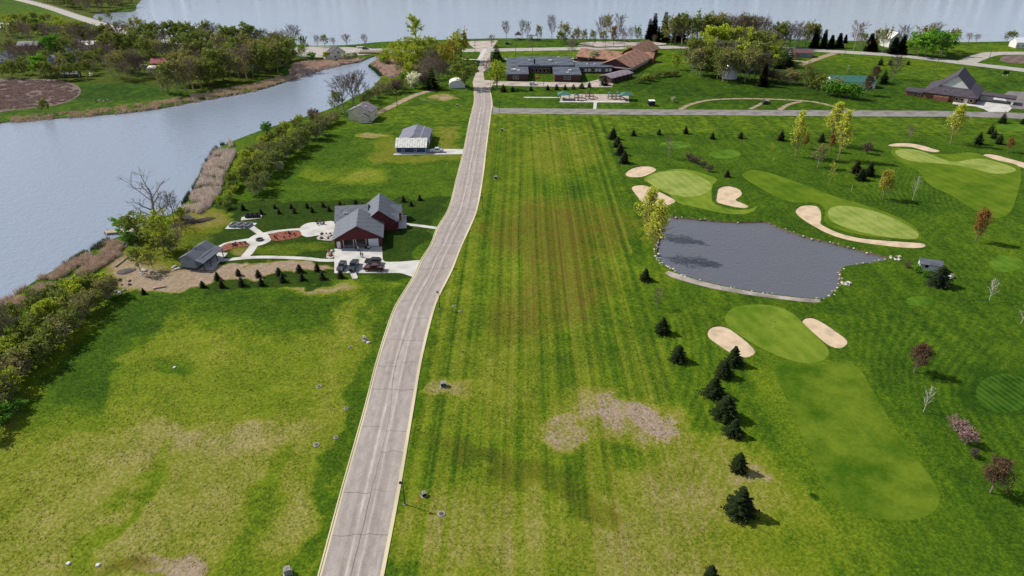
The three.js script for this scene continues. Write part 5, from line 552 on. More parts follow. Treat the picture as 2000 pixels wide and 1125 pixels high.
tree('bareMauve', 'lone mauve tree on the lawn behind the school', 1115, 111.5, 10.5, 1.0); tree('silver', 'pale round tree behind the long school wing', 1157, 122, 8, 1.1, undefined, 'tree', 'tree'); tree('lime', 'small olive green tree left of the rust roofs', 1195, 123, 5.5, 1.2); rowOf('in the hedge behind the rust roofs', 'hedge behind the rust roofs', [['shrubLime', 1226, 104, 4.5, 1.7], ['shrubLime', 1238, 103, 5, 1.6], ['shrubOlive', 1250, 103, 4.5, 1.7]]); rowOf('in the hedge below the rust roofs', 'hedge below the rust roofs', scatter(36, [[1243, 164], [1270, 157], [1300, 150], [1324, 146]], 10, ['shrubOlive', 'shrubLime', 'shrubOlive'], 3.4, 4.6, 2, 2, 1.3, 1.7)); tree('bareBrown', 'dark leaning bare tree on the lawn left of the hall', 1745, 154, 13, 0.95); spruceRow('small dark spruce', 'on the lawn left of the hall', 'spruces left of the hall', [[1719, 127, 5.5, 1.1], [1738, 127, 5, 1], [1773, 127, 4, 1], [1725, 162, 8.5, 1.1]]); tree('red', 'red brown tree beside the green roofed house', 1704, 163, 9.5, 1.1); rowOf('in the hedge round the green roofed house', 'hedge round the green roofed house', [['duskShrub', 1506, 158, 7.2, 1.5], ['twiggy', 1522, 162, 7.2, 1.5], ['twiggy', 1540, 164, 8.7, 1.4], ['twiggy', 1556, 164, 7.2, 1.5], ['budding', 1572, 170, 11.6, 1], ['shrubOlive', 1588, 172, 8.7, 1.3], ['shrubOlive', 1602, 176, 9.4, 1.3], ['shrubGreen', 1616, 186, 8.0, 1.4], ['shrubGreen', 1634, 188, 8.0, 1.3], ['shrubGreen', 1652, 192, 8.7, 1.3], ['shrubGreen', 1672, 194, 8.7, 1.3], ['red', 1690, 186, 10.2, 1], ['twiggy', 1626, 176, 7.2, 1.3]]); spruceRow('tall dark spruce', 'by the farm lane', 'spruces by the farm lane', [[1512, 132, 12, 1.0], [1522, 133, 9, 1.2], [1539, 131, 14, 0.9], [1531, 126, 10, 1]]); tree('pinkShrub', 'pink shrub beside the brown garage', 1552, 116, 5.5, 1.1); tree('birch', 'tiny pale tree on the lawn above the farm lane', 1655, 140, 4, 1.2); tree('silver', 'small pale bush alone on the lawn right of the playground', 1313, 199, 3, 1.2);
// golf course
const P1 = 'yellow poplars of the golf course'; tree('poplar', 'yellow poplar at the pond corner, the nearer', 1279, 497, 15.5, 0.95, P1); tree('poplar', 'yellow poplar at the pond corner, the farther', 1263, 455, 14, 1.1, P1); tree('poplar', 'yellow poplar alone at the upper right fairway', 1856, 281, 16, 0.9, P1); tree('poplar', 'leftmost yellow poplar of the group below the cross street', 1553, 306, 17, 0.95, P1); tree('poplar', 'middle yellow poplar of the group below the cross street', 1622, 284, 17, 0.95, P1); tree('poplar', 'rightmost yellow poplar of the group below the cross street', 1637, 312, 18, 0.95, P1);
tree('dull', 'thin brown tree in front of the poplar group', 1596, 327, 8.5, 0.95); tree('young', 'slender yellow young tree below the poplar group', 1620, 359, 8, 0.75); tree('oval', 'dense golden brown tree casting a long shadow on the fairway', 1724, 389, 10, 0.95); tree('birch', 'white bare birch right of the golden brown tree', 1782, 391, 8.5, 0.7); tree('orange', 'orange brown tree above the cart path at the right', 1904, 472, 10, 0.8); tree('orange', 'small orange tree near the upper right bunker', 1968, 297, 6, 0.9); tree('youngBare', 'mauve tree beside the upper right bunker', 1775, 276, 6.5, 1.2); tree('youngBare', 'bare thin tree between the two far tees', 1305, 309, 8, 1); tree('duskShrub', 'dark purple tree right of the poplar group', 1693, 300, 5, 1.2, undefined, 'tree', 'tree'); tree('bronze', 'small brown tree behind the leftmost poplar', 1570, 290, 6, 1); tree('bronze', 'brown tree between the two right poplars', 1622, 296, 7, 0.8); tree('young', 'tiny young tree at the far left of the poplars', 1507, 298, 4, 0.9);
tree('red', 'round red brown tree right of the near green', 1785, 727, 7, 1.15); tree('red', 'round red brown tree at the lower right edge', 1934, 962, 7, 1.2); tree('birch', 'white bare birch below the round red brown tree', 1803, 805, 6.2, 0.8); tree('birch', 'pale bare birch at the right below the pump house', 1932, 587, 6, 0.9); tree('birch', 'pale bare birch cut by the right edge', 1993, 632, 5.5, 1); tree('youngBare', 'thin bare tree left of the pond beach', 1283, 601, 5.5, 0.9); rowOf('of the pink bushes at the lower right', 'pink bushes at the lower right', [['pinkShrub', 1866, 842, 3.4, 1.2], ['pinkShrub', 1886, 864, 3.6, 1.3], ['duskShrub', 1902, 892, 1.8, 1.4]]); tree('duskShrub', 'small dark bush left of the pump house', 1770, 522, 1.8, 1.4); tree('shrubGreen', 'green bush against the pump house', 1792, 532, 2.4, 1.2); tree('shrubGreen', 'low green bush in front of the pump house', 1806, 541, 2.2, 1.2); spruce('bluish spruce beside the pump house', 1832, 556, 6.4, 1.35, undefined, false, 1);
spruceRow('dark spruce', 'of the dense cluster left of the far tees', 'spruces left of the far tees', [[1197, 271, 5.5, 1.3], [1205, 287, 5, 1.3], [1211, 302, 5.5, 1.3], [1219, 318, 5.5, 1.3]]); spruceRow('small dark spruce', 'in the row below the cross street', 'spruces below the cross street', [[1237, 265, 3.2, 1.2], [1287, 263, 3, 1.2], [1339, 261, 4, 1.1], [1391, 271, 3.4, 1.2], [1446, 270, 3.4, 1.2], [1525, 274, 5, 1.2], [1604, 277, 4.6, 1.1]]); spruce('small dark spruce above the kidney shaped bunker', 1420, 345, 3, 1.3); rowOf('in the dark hedge between tees and green', 'dark hedge between tees and green', [['duskShrub', 1345, 312, 3, 1.2], ['duskShrub', 1360, 320, 3, 1.3], ['duskShrub', 1373, 327, 2.8, 1.3], ['duskShrub', 1386, 335, 2.8, 1.4], ['duskShrub', 1352, 317, 2.6, 1.3]]); spruceRow('dark spruce', 'of the three beside the diagonal fairway', 'spruces beside the diagonal fairway', [[1671, 338, 5.8, 1.3], [1681, 351, 5, 1.4], [1697, 343, 6, 1.2]]); spruceRow('dark spruce', 'near the upper right green', 'spruces near the upper right green', [[1910, 281, 6, 1.1], [1934, 261, 4.6, 1.1], [1940, 270, 4.4, 1.1], [1950, 281, 5, 1.1], [1957, 240, 6, 1.0], [1996, 242, 3, 1.3]]);
const NEAR = 'spruces along the near golf rough'; [[1260, 547, 4.0, 1.2, 'small dark spruce left of the pond beach'], [1293, 650, 4.8, 1.25, 'dark spruce left of the near green, topmost of the two'], [1324, 704, 4.6, 1.25, 'dark spruce left of the near green, lower of the two'], [1432, 711, 5.2, 1.2, 'dark spruce standing against the oval bunker'], [1412, 734, 4.6, 1.25, 'dark spruce just below the oval bunker'], [1393, 772, 5.2, 1.3, 'broad dark spruce left in the close row below the bunker'], [1415, 814, 5.8, 1.35, 'largest round spruce in the close row below the bunker'], [1432, 849, 4.2, 1.3, 'spruce at the lower end of the close row'], [1441, 918, 4.6, 1.0, 'thin spruce with brownish tips below the close row'], [1443, 1001, 6.4, 1.2, 'lowest dark spruce with a long shadow on the lawn'], [1388, 1128, 3, 1.2, 'spruce tip at the bottom edge']].forEach(([u, v, h, w, l]) => spruce(l, u, v, h, w, NEAR, false, 0));
// round the red house
spruceRow('small young spruce', 'in the back row behind the red house', 'young spruces behind the red house', [[475, 410, 2.6, 1.1], [537, 407, 1.9, 1.1], [569, 407, 2.1, 1.1], [600, 406, 2.2, 1.1], [631, 404, 2.2, 1.1], [664, 402, 2.2, 1.1], [695, 400, 2.4, 1.2], [788, 394, 2.6, 1.1], [820, 391, 2.6, 1]]); spruceRow('small young spruce', 'in the front of two rows behind the red house', 'young spruces behind the red house', [[510, 418, 2.2, 1.1], [545, 417, 2.1, 1.1], [575, 416, 2.1, 1.1], [610, 414, 2.1, 1.2], [643, 412, 2.2, 1.2], [673, 406, 1.9, 1.2], [803, 402, 2.2, 1.1], [708, 404, 1.9, 1.2]]); spruceRow('young dark spruce', 'in the upper row below the garden walk', 'young spruces below the garden walk', [[425, 546, 2.7, 1.1], [466, 538, 2.4, 1.1], [505, 541, 2.6, 1.1], [545, 537, 2.7, 1.1], [585, 531, 2.7, 1.2], [620, 529, 2.9, 1.1], [281, 574, 1.9, 1.3]]); spruceRow('young dark spruce', 'in the lower row below the garden walk', 'young spruces below the garden walk', [[396, 561, 2.2, 1.2], [433, 561, 2.7, 1.1], [472, 558, 2.9, 1.1], [511, 557, 2.6, 1.2], [552, 550, 2.9, 1.1], [590, 547, 2.4, 1.2], [630, 545, 2.7, 1.1], [665, 542, 2.6, 1.2]]); spruceRow('small dark spruce', 'in the row in front of the school', 'spruces in front of the school', [[983, 179, 4.6, 1.2], [1001, 179, 3.2, 1.3], [1037, 177, 3, 1.3], [1069.5, 176, 3.4, 1.3], [1087, 175.5, 3.6, 1.3], [1103.5, 175, 3.4, 1.2], [1120, 174, 3.2, 1.2], [1136, 172.5, 3.4, 1.6], [1151, 170.5, 3.6, 1.1], [1180, 166.5, 6, 1.3]]);

// ---------------------------------------------------------------- reeds and the far shore: what nobody could count
function scatterInstanced(name, label, category, g, m, places, tone) { const o = shade(new THREE.InstancedMesh(g, m, places.length)), q = new THREE.Quaternion(), Y = new THREE.Vector3(0, 1, 0), mt = new THREE.Matrix4(), c = new THREE.Color(), R = rng(places.length); places.forEach(([x, z, s, h, y = 0], i) => { mt.compose(new THREE.Vector3(x, y, z), q.setFromAxisAngle(Y, R() * 6.28), new THREE.Vector3(s, h, s)); o.setMatrixAt(i, mt); const k = 1 + (R() - 0.5) * tone; c.setRGB(k, k * (1 + (R() - 0.5) * 0.12), k * (1 + (R() - 0.5) * 0.12)); o.setColorAt(i, c); }); o.name = numbered(name); o.userData = { kind: 'stuff', label, category }; scene.add(o); return o; }
function tuft(seed, n, w) { const R = rng(seed), t = []; for (let i = 0; i < n; i++) { const a = R() * 6.28, r = R() * 0.5, x = Math.cos(a) * r, z = Math.sin(a) * r, b = R() * 6.28, lean = 0.3 * R(), h = 0.7 + 0.5 * R(), dx = Math.cos(b) * w, dz = Math.sin(b) * w; t.push(new THREE.Vector3(x - dx, -0.05, z - dz), new THREE.Vector3(x + dx, -0.05, z + dz), new THREE.Vector3(x + Math.cos(a) * lean, h, z + Math.sin(a) * lean)); } return soupV(t, R, 0); }
const reedMat = (hex) => new THREE.MeshStandardMaterial({ color: hex, roughness: 0.97, side: THREE.DoubleSide });
function inside(p, poly) { let c = false; for (let i = 0, j = poly.length - 1; i < poly.length; j = i++) if ((poly[i][1] > p[1]) !== (poly[j][1] > p[1]) && p[0] < (poly[j][0] - poly[i][0]) * (p[1] - poly[i][1]) / (poly[j][1] - poly[i][1]) + poly[i][0]) c = !c; return c; }
function fill(uv, n, seed, s0, s1, h0, h1) { const P = corners(uv), R = rng(seed), xs = P.map((p) => p[0]), zs = P.map((p) => p[1]), x0 = Math.min(...xs), x1 = Math.max(...xs), z0 = Math.min(...zs), z1 = Math.max(...zs), out = []; let guard = 0; while (out.length < n && guard++ < n * 40) { const p = [x0 + (x1 - x0) * R(), z0 + (z1 - z0) * R()]; if (inside(p, P) && noise(p[0] * 0.3, p[1] * 0.3) > 0.36) out.push([p[0], p[1], s0 + (s1 - s0) * R(), h0 + (h1 - h0) * R(), inside(p, LAKE_NEAR) ? -0.6 : 0]); } return out; }
const reed = tuft(4, 9, 0.06), REED = reedMat('#d8cbc0'), REEDTAN = reedMat('#c9b597');
scatterInstanced('dry_reeds', 'pinkish dry reeds on the near lake shore below the shrubs', 'reeds', reed, REED, fill([[452, 277], [425, 290], [398, 325], [390, 352], [362, 398], [350, 425], [372, 430], [410, 405], [432, 375], [440, 340], [462, 300]], 3000, 1, 0.9, 1.6, 0.9, 2.2), 0.7);
scatterInstanced('dry_reeds', 'rusty brown reeds along the near lake shore', 'reeds', reed, reedMat('#cbb8a6'), fill([[212, 470], [160, 500], [86, 537], [20, 580], [-20, 604], [-10, 632], [60, 590], [120, 562], [190, 528], [245, 492], [236, 474]], 2600, 2, 0.8, 1.4, 0.8, 1.6), 0.7);
scatterInstanced('dry_reeds', 'brown reed belt along the far bank of the channel', 'reeds', reed, REEDTAN, [].concat(fill([[-80, 250], [0, 240], [100, 232], [217, 223], [312, 212], [400, 195], [500, 177], [575, 153], [572, 143], [500, 164], [400, 182], [312, 199], [217, 212], [100, 224], [0, 230], [-80, 240]], 3400, 3, 1, 1.8, 0.8, 1.5)), 0.7);
scatterInstanced('dry_reeds', 'tan reed flat by the bridge', 'reeds', reed, reedMat('#d6bfb0'), [].concat(fill([[560, 150], [575, 122], [640, 120], [700, 114], [706, 119], [670, 126], [625, 136], [580, 152]], 3600, 4, 1, 1.8, 0.9, 1.5), fill([[742, 114], [788, 120], [792, 142], [772, 152], [750, 150], [736, 137], [724, 127]], 2400, 5, 1, 1.8, 0.9, 1.5)), 0.7);
scatterInstanced('dry_reeds', 'dry stubble over the ploughed flat at the left', 'reeds', reed, reedMat('#a99286'), fill([[-60, 162], [60, 156], [125, 160], [154, 173], [148, 190], [110, 204], [40, 212], [-60, 218]], 5200, 6, 1, 1.8, 0.4, 0.8), 0.7);
scatterInstanced('green_rushes', 'dark green rushes at the water edge', 'rushes', reed, reedMat('#3f5a34'), [].concat(...[[[395, 349], [403, 322], [428, 290], [440, 281], [432, 280], [418, 290], [396, 322], [388, 350]], [[360, 398], [384, 366], [392, 350], [386, 350], [376, 366], [354, 398]], [[80, 541], [160, 503], [212, 473], [214, 466], [158, 497], [78, 536]], [[723, 127], [735, 134], [747, 147], [744, 152], [731, 138], [719, 129]]].map((p, i) => fill(p, 330, 20 + i, 0.7, 1.2, 1.0, 2.0))), 0.5);
{ // rank tufts in the unmown grass
  const blade = tuft(12, 7, 0.09), add = (uv, n, seed, m, label) => scatterInstanced('grass_tufts', label, 'grass', blade, reedMat(m), fill(uv, n, seed, 0.22, 0.5, 0.07, 0.2), 0.8), lot = [[-60, 860], [200, 590], [780, 560], [764, 600], [690, 850], [612, 1120], [-200, 1120]], strip1 = [[856, 600], [1260, 620], [1330, 800], [1450, 1120], [760, 1120], [812, 800]];
  add(lot, 9000, 71, '#56651c', 'green tufts of rank grass over the open lot'); add(lot, 5000, 72, '#8f8a50', 'straw coloured tufts of dry grass over the open lot'); add(strip1, 8000, 73, '#5c691c', 'green tufts of rank grass over the mown strip'); add(strip1, 4000, 74, '#8d8752', 'straw coloured tufts of dry grass over the mown strip');
}
{ // wood on the far shore, just beyond the picture, mirrored in the lake
  const R = rng(77), F = form('leafy', 0), places = []; for (let k = 0; k < 420; k++) { const x = -760 + k * 4 + R() * 4; places.push([x, -950 - R() * 26, 10 + 4 * R(), 7 + 5 * R()]); }
  const g = mergeGeometries([F.wood, F.leaf].map((q) => { const c = new THREE.BufferGeometry(); c.setAttribute('position', q.attributes.position); c.setAttribute('normal', q.attributes.normal); return c; })); scatterInstanced('far_wood', 'dark wood on the far shore of the lake', 'wood', g, new THREE.MeshStandardMaterial({ color: '#3d4426', roughness: 0.95, side: THREE.DoubleSide }), places, 0.4);
}
// ---------------------------------------------------------------- vehicles
function profile(pts, w, bevel = 0.06) { const g = new THREE.ExtrudeGeometry(new THREE.Shape(pts.map(([x, y]) => new THREE.Vector2(x, y))), { depth: w - bevel * 2, bevelEnabled: true, bevelThickness: bevel, bevelSize: bevel, bevelSegments: 2 }); g.translate(0, 0, -w / 2 + bevel); return flat(g); }
const paint = (hex) => new THREE.MeshPhysicalMaterial({ color: hex, roughness: 0.35, clearcoat: 0.9, clearcoatRoughness: 0.08 });
function vehicle(kind, color, label, x, z, turn, cat) { // nose towards +x
  const T = thing(kind === 'pickup' ? 'pickup_truck' : 'parked_car', label, cat ?? (kind === 'pickup' ? 'pickup' : 'car'), x, z, turn), P = paint(color), w = kind === 'pickup' ? 1.95 : 1.85;
  if (kind === 'pickup') {
    part('body', profile([[-2.85, 0.5], [-2.2, 0.42], [2.2, 0.42], [2.8, 0.5], [2.82, 0.95], [2.6, 1.1], [1.35, 1.18], [-0.95, 1.18], [-2.85, 1.12]], w), P, T); part('cab', profile([[1.25, 1.15], [0.55, 1.8], [0.3, 1.86], [-0.75, 1.86], [-0.95, 1.78], [-1.1, 1.15]], w - 0.22, 0.1), P, T); part('bed_floor', box(-2.7, -1.15, 1.165, 1.195, -0.8, 0.8), M.black, T); part('bed_side', [box(-2.85, -1.05, 1.1, 1.34, -0.95, -0.82), box(-2.85, -1.05, 1.1, 1.34, 0.82, 0.95), box(-2.85, -2.74, 1.1, 1.34, -0.81, 0.81)], P, T);
    part('windshield', slab([[1.2, 1.28, 0.72], [1.2, 1.28, -0.72], [0.66, 1.8, -0.66], [0.66, 1.8, 0.66]], 0.05, [0.9, 0.5, 0]), M.glass, T); for (const s of [-1, 1]) part('side_window', box(-0.85, 0.55, 1.3, 1.72, s * 0.9 - 0.04, s * 0.9 + 0.04), M.glass, T);
  } else {
    part('body', profile([[-2.25, 0.48], [-1.8, 0.36], [1.8, 0.36], [2.25, 0.46], [2.32, 0.8], [2.1, 0.98], [1.05, 1.1], [-2.2, 1.12], [-2.34, 0.85]], w), P, T); part('cab', profile([[0.95, 1.08], [0.3, 1.58], [0, 1.66], [-1.7, 1.64], [-2.0, 1.5], [-2.2, 1.08]], w - 0.24, 0.1), P, T); part('windshield', slab([[0.98, 1.16, 0.68], [0.98, 1.16, -0.68], [0.4, 1.6, -0.6], [0.4, 1.6, 0.6]], 0.05, [0.8, 0.6, 0]), M.glass, T); part('rear_window', slab([[-2.1, 1.48, 0.6], [-2.1, 1.48, -0.6], [-2.28, 1.14, -0.66], [-2.28, 1.14, 0.66]], 0.05, [-0.9, 0.3, 0]), M.glass, T); for (const s of [-1, 1]) part('side_window', box(-1.85, 0.3, 1.16, 1.5, s * 0.85 - 0.04, s * 0.85 + 0.04), M.glass, T); part('roof_panel', box(-1.55, -0.2, 1.72, 1.75, -0.5, 0.5), M.glass, T);
  }
  const ax = kind === 'pickup' ? 1.75 : 1.4; for (const sx of [-1, 1]) for (const sz of [-1, 1]) { const wh = part('wheel', flat(new THREE.CylinderGeometry(0.38, 0.38, 0.26, 18).rotateX(Math.PI / 2).translate(sx * ax, 0.38, sz * (w / 2 - 0.08))), M.rubber, T); part('rim', flat(new THREE.CylinderGeometry(0.22, 0.22, 0.02, 12).rotateX(Math.PI / 2).translate(sx * ax, 0.38, sz * (w / 2 + 0.06))), M.rim, wh); }
  for (const s of [-1, 1]) { const f = kind === 'pickup' ? 2.86 : 2.33, b = kind === 'pickup' ? -2.9 : -2.36; part('headlight', box(f - 0.06, f + 0.03, 0.76, 0.92, s * 0.68 - 0.16, s * 0.68 + 0.16), M.lampGlass, T); part('tail_light', box(b - 0.03, b + 0.06, 0.78, 1.02, s * 0.74 - 0.1, s * 0.74 + 0.1), M.redGlass, T); }
  return T;
}
const carAt = (k, c, l, u, v, t, cat) => vehicle(k, c, l, ...at(u, v), t, cat);
carAt('suv', '#2a3138', 'dark grey car with pale windows, leftmost on the white drive', 668, 524, -1.65); carAt('pickup', '#17191d', 'black pickup second from left on the white drive', 691, 523, -1.62); carAt('suv', '#121316', 'black car parked crosswise, nearer the garage', 729, 514, Math.PI - 0.08); carAt('pickup', '#4a0f16', 'dark red pickup parked crosswise at the edge of the white drive', 731, 527.5, Math.PI - 0.05); carAt('pickup', '#b9bcc0', 'silver pickup beside the blue workshop', 853, 297, Math.PI + 0.05);
carAt('suv', '#15171a', 'black car behind the school', 1127, 119, 0); carAt('suv', '#c2c4c6', 'pale car parked right of the black one behind the school', 1172, 112, 0.2); carAt('suv', '#1c1d22', 'dark car at the crossing by the lake', 992, 87, 0.1); carAt('suv', '#d2d3d4', 'white car in front of the school', 1041, 166, 0); carAt('suv', '#27292d', 'dark car beside the bridge', 714, 96.5, 0); carAt('suv', '#1d1e21', 'black vehicle parked beside the dirt track', 1496, 203, 0.3);
// ---------------------------------------------------------------- street furniture
function streetLamp(u, v, h, label) { const [x, z] = at(u, v), T = thing('street_lamp', label, 'street lamp', x, z, 0, 'street lamps beside the street'); part('pole', [tube([0, 0, 0], [0, h, 0], 0.09, 0.06, 8), tube([0, 0, 0], [0, 0.5, 0], 0.16, 0.13, 8)], M.black, T); part('arm', tube([0, h - 0.15, 0], [-0.4, h, 0], 0.05, 0.04, 6), M.black, T); const l = part('lamp_head', flat(new THREE.CylinderGeometry(0.12, 0.3, 0.34, 10).translate(-0.4, h, 0)), M.black, T); part('lens', flat(new THREE.CylinderGeometry(0.22, 0.22, 0.04, 10).translate(-0.4, h - 0.19, 0)), M.lampGlass, l); part('base', flat(new THREE.CylinderGeometry(0.3, 0.34, 0.12, 10).translate(0, 0.06, 0)), M.stone, T); return T; }
streetLamp(791, 985, 5.2, 'nearest black street lamp right of the street'); streetLamp(859, 603, 5.0, 'black street lamp at the bend above the open lot'); streetLamp(943, 412, 5.0, 'black street lamp opposite the red house'); streetLamp(959, 296, 5.0, 'black street lamp opposite the blue workshop'); streetLamp(976, 222, 6.5, 'black street lamp at the corner of the cross street'); streetLamp(1876, 230, 5.5, 'black street lamp on the cross street by the hall'); streetLamp(958.5, 168, 4.5, 'black street lamp at the plaza corner');
function box3(name, label, u, v, w, h, d, m, cat, turn = 0, capM = M.stone) { const [x, z] = at(u, v), T = thing(name, label, cat, x, z, turn); part('cabinet', box(-w / 2, w / 2, 0.08, h, -d / 2, d / 2), m, T); part('lid', slab([[-w / 2 - 0.04, h + 0.05, d / 2 + 0.05], [w / 2 + 0.04, h + 0.05, d / 2 + 0.05], [w / 2 + 0.04, h + 0.14, -d / 2 - 0.04], [-w / 2 - 0.04, h + 0.14, -d / 2 - 0.04]], 0.05), capM, T); part('pad', box(-w / 2 - 0.2, w / 2 + 0.2, -0.02, 0.07, -d / 2 - 0.2, d / 2 + 0.2), M.stone, T); part('door', box(-w * 0.4, w * 0.4, 0.15, h * 0.85, d / 2 + 0.004, d / 2 + 0.03), m, T); return T; }
box3('utility_cabinet', 'green utility cabinet with pale lid on a bare patch right of the street', 866, 754, 1.1, 1.0, 0.9, M.greenBox, 'cabinet', 0.2); box3('utility_cabinet', 'small green cabinet in the mown strip opposite the middle field', 968, 349, 1.0, 0.9, 0.8, M.greenBox, 'cabinet'); box3('utility_cabinet', 'small green cabinet in the mown strip near the cross street', 981, 256, 1.0, 1.0, 0.8, M.greenBox, 'cabinet'); box3('utility_cabinet', 'grey cabinet at the bottom edge left of the street', 562, 1120, 1.0, 1.1, 0.8, M.steel, 'cabinet', 0.4); box3('utility_cabinet', 'dark box with white top on the lawn right of the playground', 1272, 206, 3.2, 2.6, 3, M.darkMetal, 'container', 0.05, M.white); box3('utility_cabinet', 'white box beside the spruce at the pump house', 1857, 542, 1.0, 0.9, 0.8, M.white, 'cabinet', 0.3); box3('utility_cabinet', 'small dark cabinet near the garden plot by the plaza', 893, 207, 0.9, 0.8, 0.8, M.darkMetal, 'cabinet'); box3('utility_cabinet', 'small dark cabinet beside the nearest street lamp', 828, 968, 0.7, 0.7, 0.6, M.darkMetal, 'cabinet', 0.5); box3('utility_cabinet', 'small cabinet among rubble left of the street', 712, 664, 0.7, 0.8, 0.6, M.steel, 'cabinet', 0.4);
function manhole(u, v, label, r = 0.75) { r *= 0.8; const [x, z] = at(u, v), T = thing('manhole', label, 'manhole', x, z, u); part('ring', flat(new THREE.CylinderGeometry(r, r * 1.08, 0.14, 18).translate(0, 0.06, 0)), M.stone, T); part('cover', flat(new THREE.CylinderGeometry(r * 0.62, r * 0.62, 0.05, 16).translate(0, 0.155, 0)), M.darkstone, T); }
manhole(618, 869, 'concrete manhole ring left of the street'); manhole(656, 855, 'second manhole ring nearer the street', 0.6); manhole(862, 1004, 'concrete manhole ring at the tip of the lamp shadow', 0.8); manhole(887, 598, 'manhole ring right of the street at the bend', 0.6); manhole(899, 608, 'lower manhole ring right of the bend', 0.5); manhole(623, 755, 'manhole ring in the open lot', 0.7); manhole(684, 677, 'small manhole ring left of the bend', 0.5); manhole(676, 798, 'pale capped manhole close to the street', 0.6);
function stake(u, v, h, m, label) { const [x, z] = at(u, v), T = thing('marker_stake', label, 'stake', x, z); part('rod', tube([0, -0.02, 0], [0, h, 0], 0.05, 0.04, 6), m, T); part('cap', flat(new THREE.CylinderGeometry(0.09, 0.09, 0.14, 8).translate(0, h + 0.05, 0)), m, T); }
stake(1229, 388, 1.3, M.yellow, 'yellow marker stake left of the sand bunkers'); stake(1662, 374, 2.0, M.white, 'white marker stake above the golden brown tree'); stake(818, 982, 0.9, M.orange, 'orange tipped stake beside the nearest street lamp'); stake(874, 325, 1.2, M.white, 'white stake left of the street below the blue workshop'); stake(1728, 229, 1.2, M.white, 'white stake below the cross street'); stake(1895, 231, 1.0, M.white, 'white stake under the lamp by the hall'); stake(1510, 315, 1.2, M.white, 'white stake left of the poplars');
function flagstick(u, v, label) { const [x, z] = at(u, v), T = thing('golf_flag', label, 'golf flag', x, z); part('pole', tube([0, 0, 0], [0, 2.2, 0], 0.025, 0.02, 6), M.white, T); part('flag', slab([[0, 2.2, 0], [0.5, 2.05, 0.05], [0, 1.85, 0]], 0.02, [0, 0, -1]), M.redPaint, T); part('cup', flat(new THREE.CylinderGeometry(0.1, 0.1, 0.02, 10).translate(0, 0.025, 0)), M.black, T); }
flagstick(1509, 642, 'golf flag in the large oval green below the pond'); flagstick(1330, 360, 'golf flag in the round green above the pond'); flagstick(1710, 436, 'golf flag in the green inside the curved bunker'); flagstick(1811, 301, 'golf flag in the double lobed green');
function utilityPole(u, v, h, label, cross = true) { const [x, z] = at(u, v), T = thing('utility_pole', label, 'utility pole', x, z, 0.3, 'wooden utility poles'); part('pole', tube([0, -0.1, 0], [0, h, 0], 0.17, 0.11, 8), M.wood, T); if (cross) { part('crossarm', box(-1.2, 1.2, h - 1.1, h - 0.95, 0.1, 0.22), M.wood, T); for (const s of [-1, -0.4, 0.4, 1]) part('insulator', flat(new THREE.CylinderGeometry(0.05, 0.07, 0.2, 6).translate(s, h - 0.85, 0.16)), M.chalk, T); } }
utilityPole(776, 211, 9, 'wooden pole beside the dirt lane'); utilityPole(928, 104, 10, 'wooden pole with crossarm at the crossing'); utilityPole(1007, 115, 12, 'tall pole behind the left end of the school'); utilityPole(1040, 106, 9, 'pole right of the tall pole behind the school', false); utilityPole(1181, 104, 9, 'pole on the lawn behind the school', false); utilityPole(1577, 135, 10, 'pole beside the farm lane'); utilityPole(1829, 130, 10, 'pole beside the highway above the hall'); utilityPole(908, 72, 9, 'thin pole on the far shore above the golden trees', false); utilityPole(1062, 168, 7, 'thin flagpole in the school court', false); utilityPole(1649, 109, 8, 'pole where the farm lane meets the highway', false); utilityPole(1932, 114, 7, 'sign pole at the branch road', false); utilityPole(1358, 92, 8, 'pole beside the highway at the lake front wood', false);
{ // bridge and guard rail
  const A = at(714, 103), B = at(742, 104), T = thing('road_bridge', 'low dark timber bridge over the channel mouth', 'bridge', (A[0] + B[0]) / 2, (A[1] + B[1]) / 2), L = Math.hypot(B[0] - A[0], B[1] - A[1]) / 2 + 4; part('deck', box(-L, L, 0.03, 0.5, -3, 3.5), M.wood, T); for (const zz of [-3, 3.4]) { part('rail', box(-L, L, 0.95, 1.15, zz - 0.08, zz + 0.08), M.wood, T); for (let k = 0; k <= 8; k++) part('rail_post', box(-L + k * L / 4 - 0.09, -L + k * L / 4 + 0.09, 0.5, 0.95, zz - 0.09, zz + 0.09), M.wood, T); } part('abutment', [box(-L, -L + 2, -1.5, 0.02, -3, 3.6), box(L - 2, L, -1.5, 0.02, -3, 3.6)], M.darkstone, T);
  const c = side(line([[30, -6], [60, 2], [100, 12], [150, 28], [200, 43], [272, 65]], 12), 0), [gx, gz] = c[0], G = thing('guard_rail', 'dark guard rail on the lake side of the highway bend', 'guard rail', gx, gz), Lc = c.map((p) => [p[0] - gx, p[1] - gz]); for (let i = 0; i < Lc.length - 1; i++) part('rail', slab([[Lc[i][0], 0.85, Lc[i][1]], [Lc[i + 1][0], 0.85, Lc[i + 1][1]], [Lc[i + 1][0], 0.5, Lc[i + 1][1]], [Lc[i][0], 0.5, Lc[i][1]]], 0.08, [0, 0, -1]), M.darkMetal, G); for (const p of Lc) part('rail_post', box(p[0] - 0.08, p[0] + 0.08, -0.05, 0.84, p[1] + 0.02, p[1] + 0.16), M.wood, G);
}
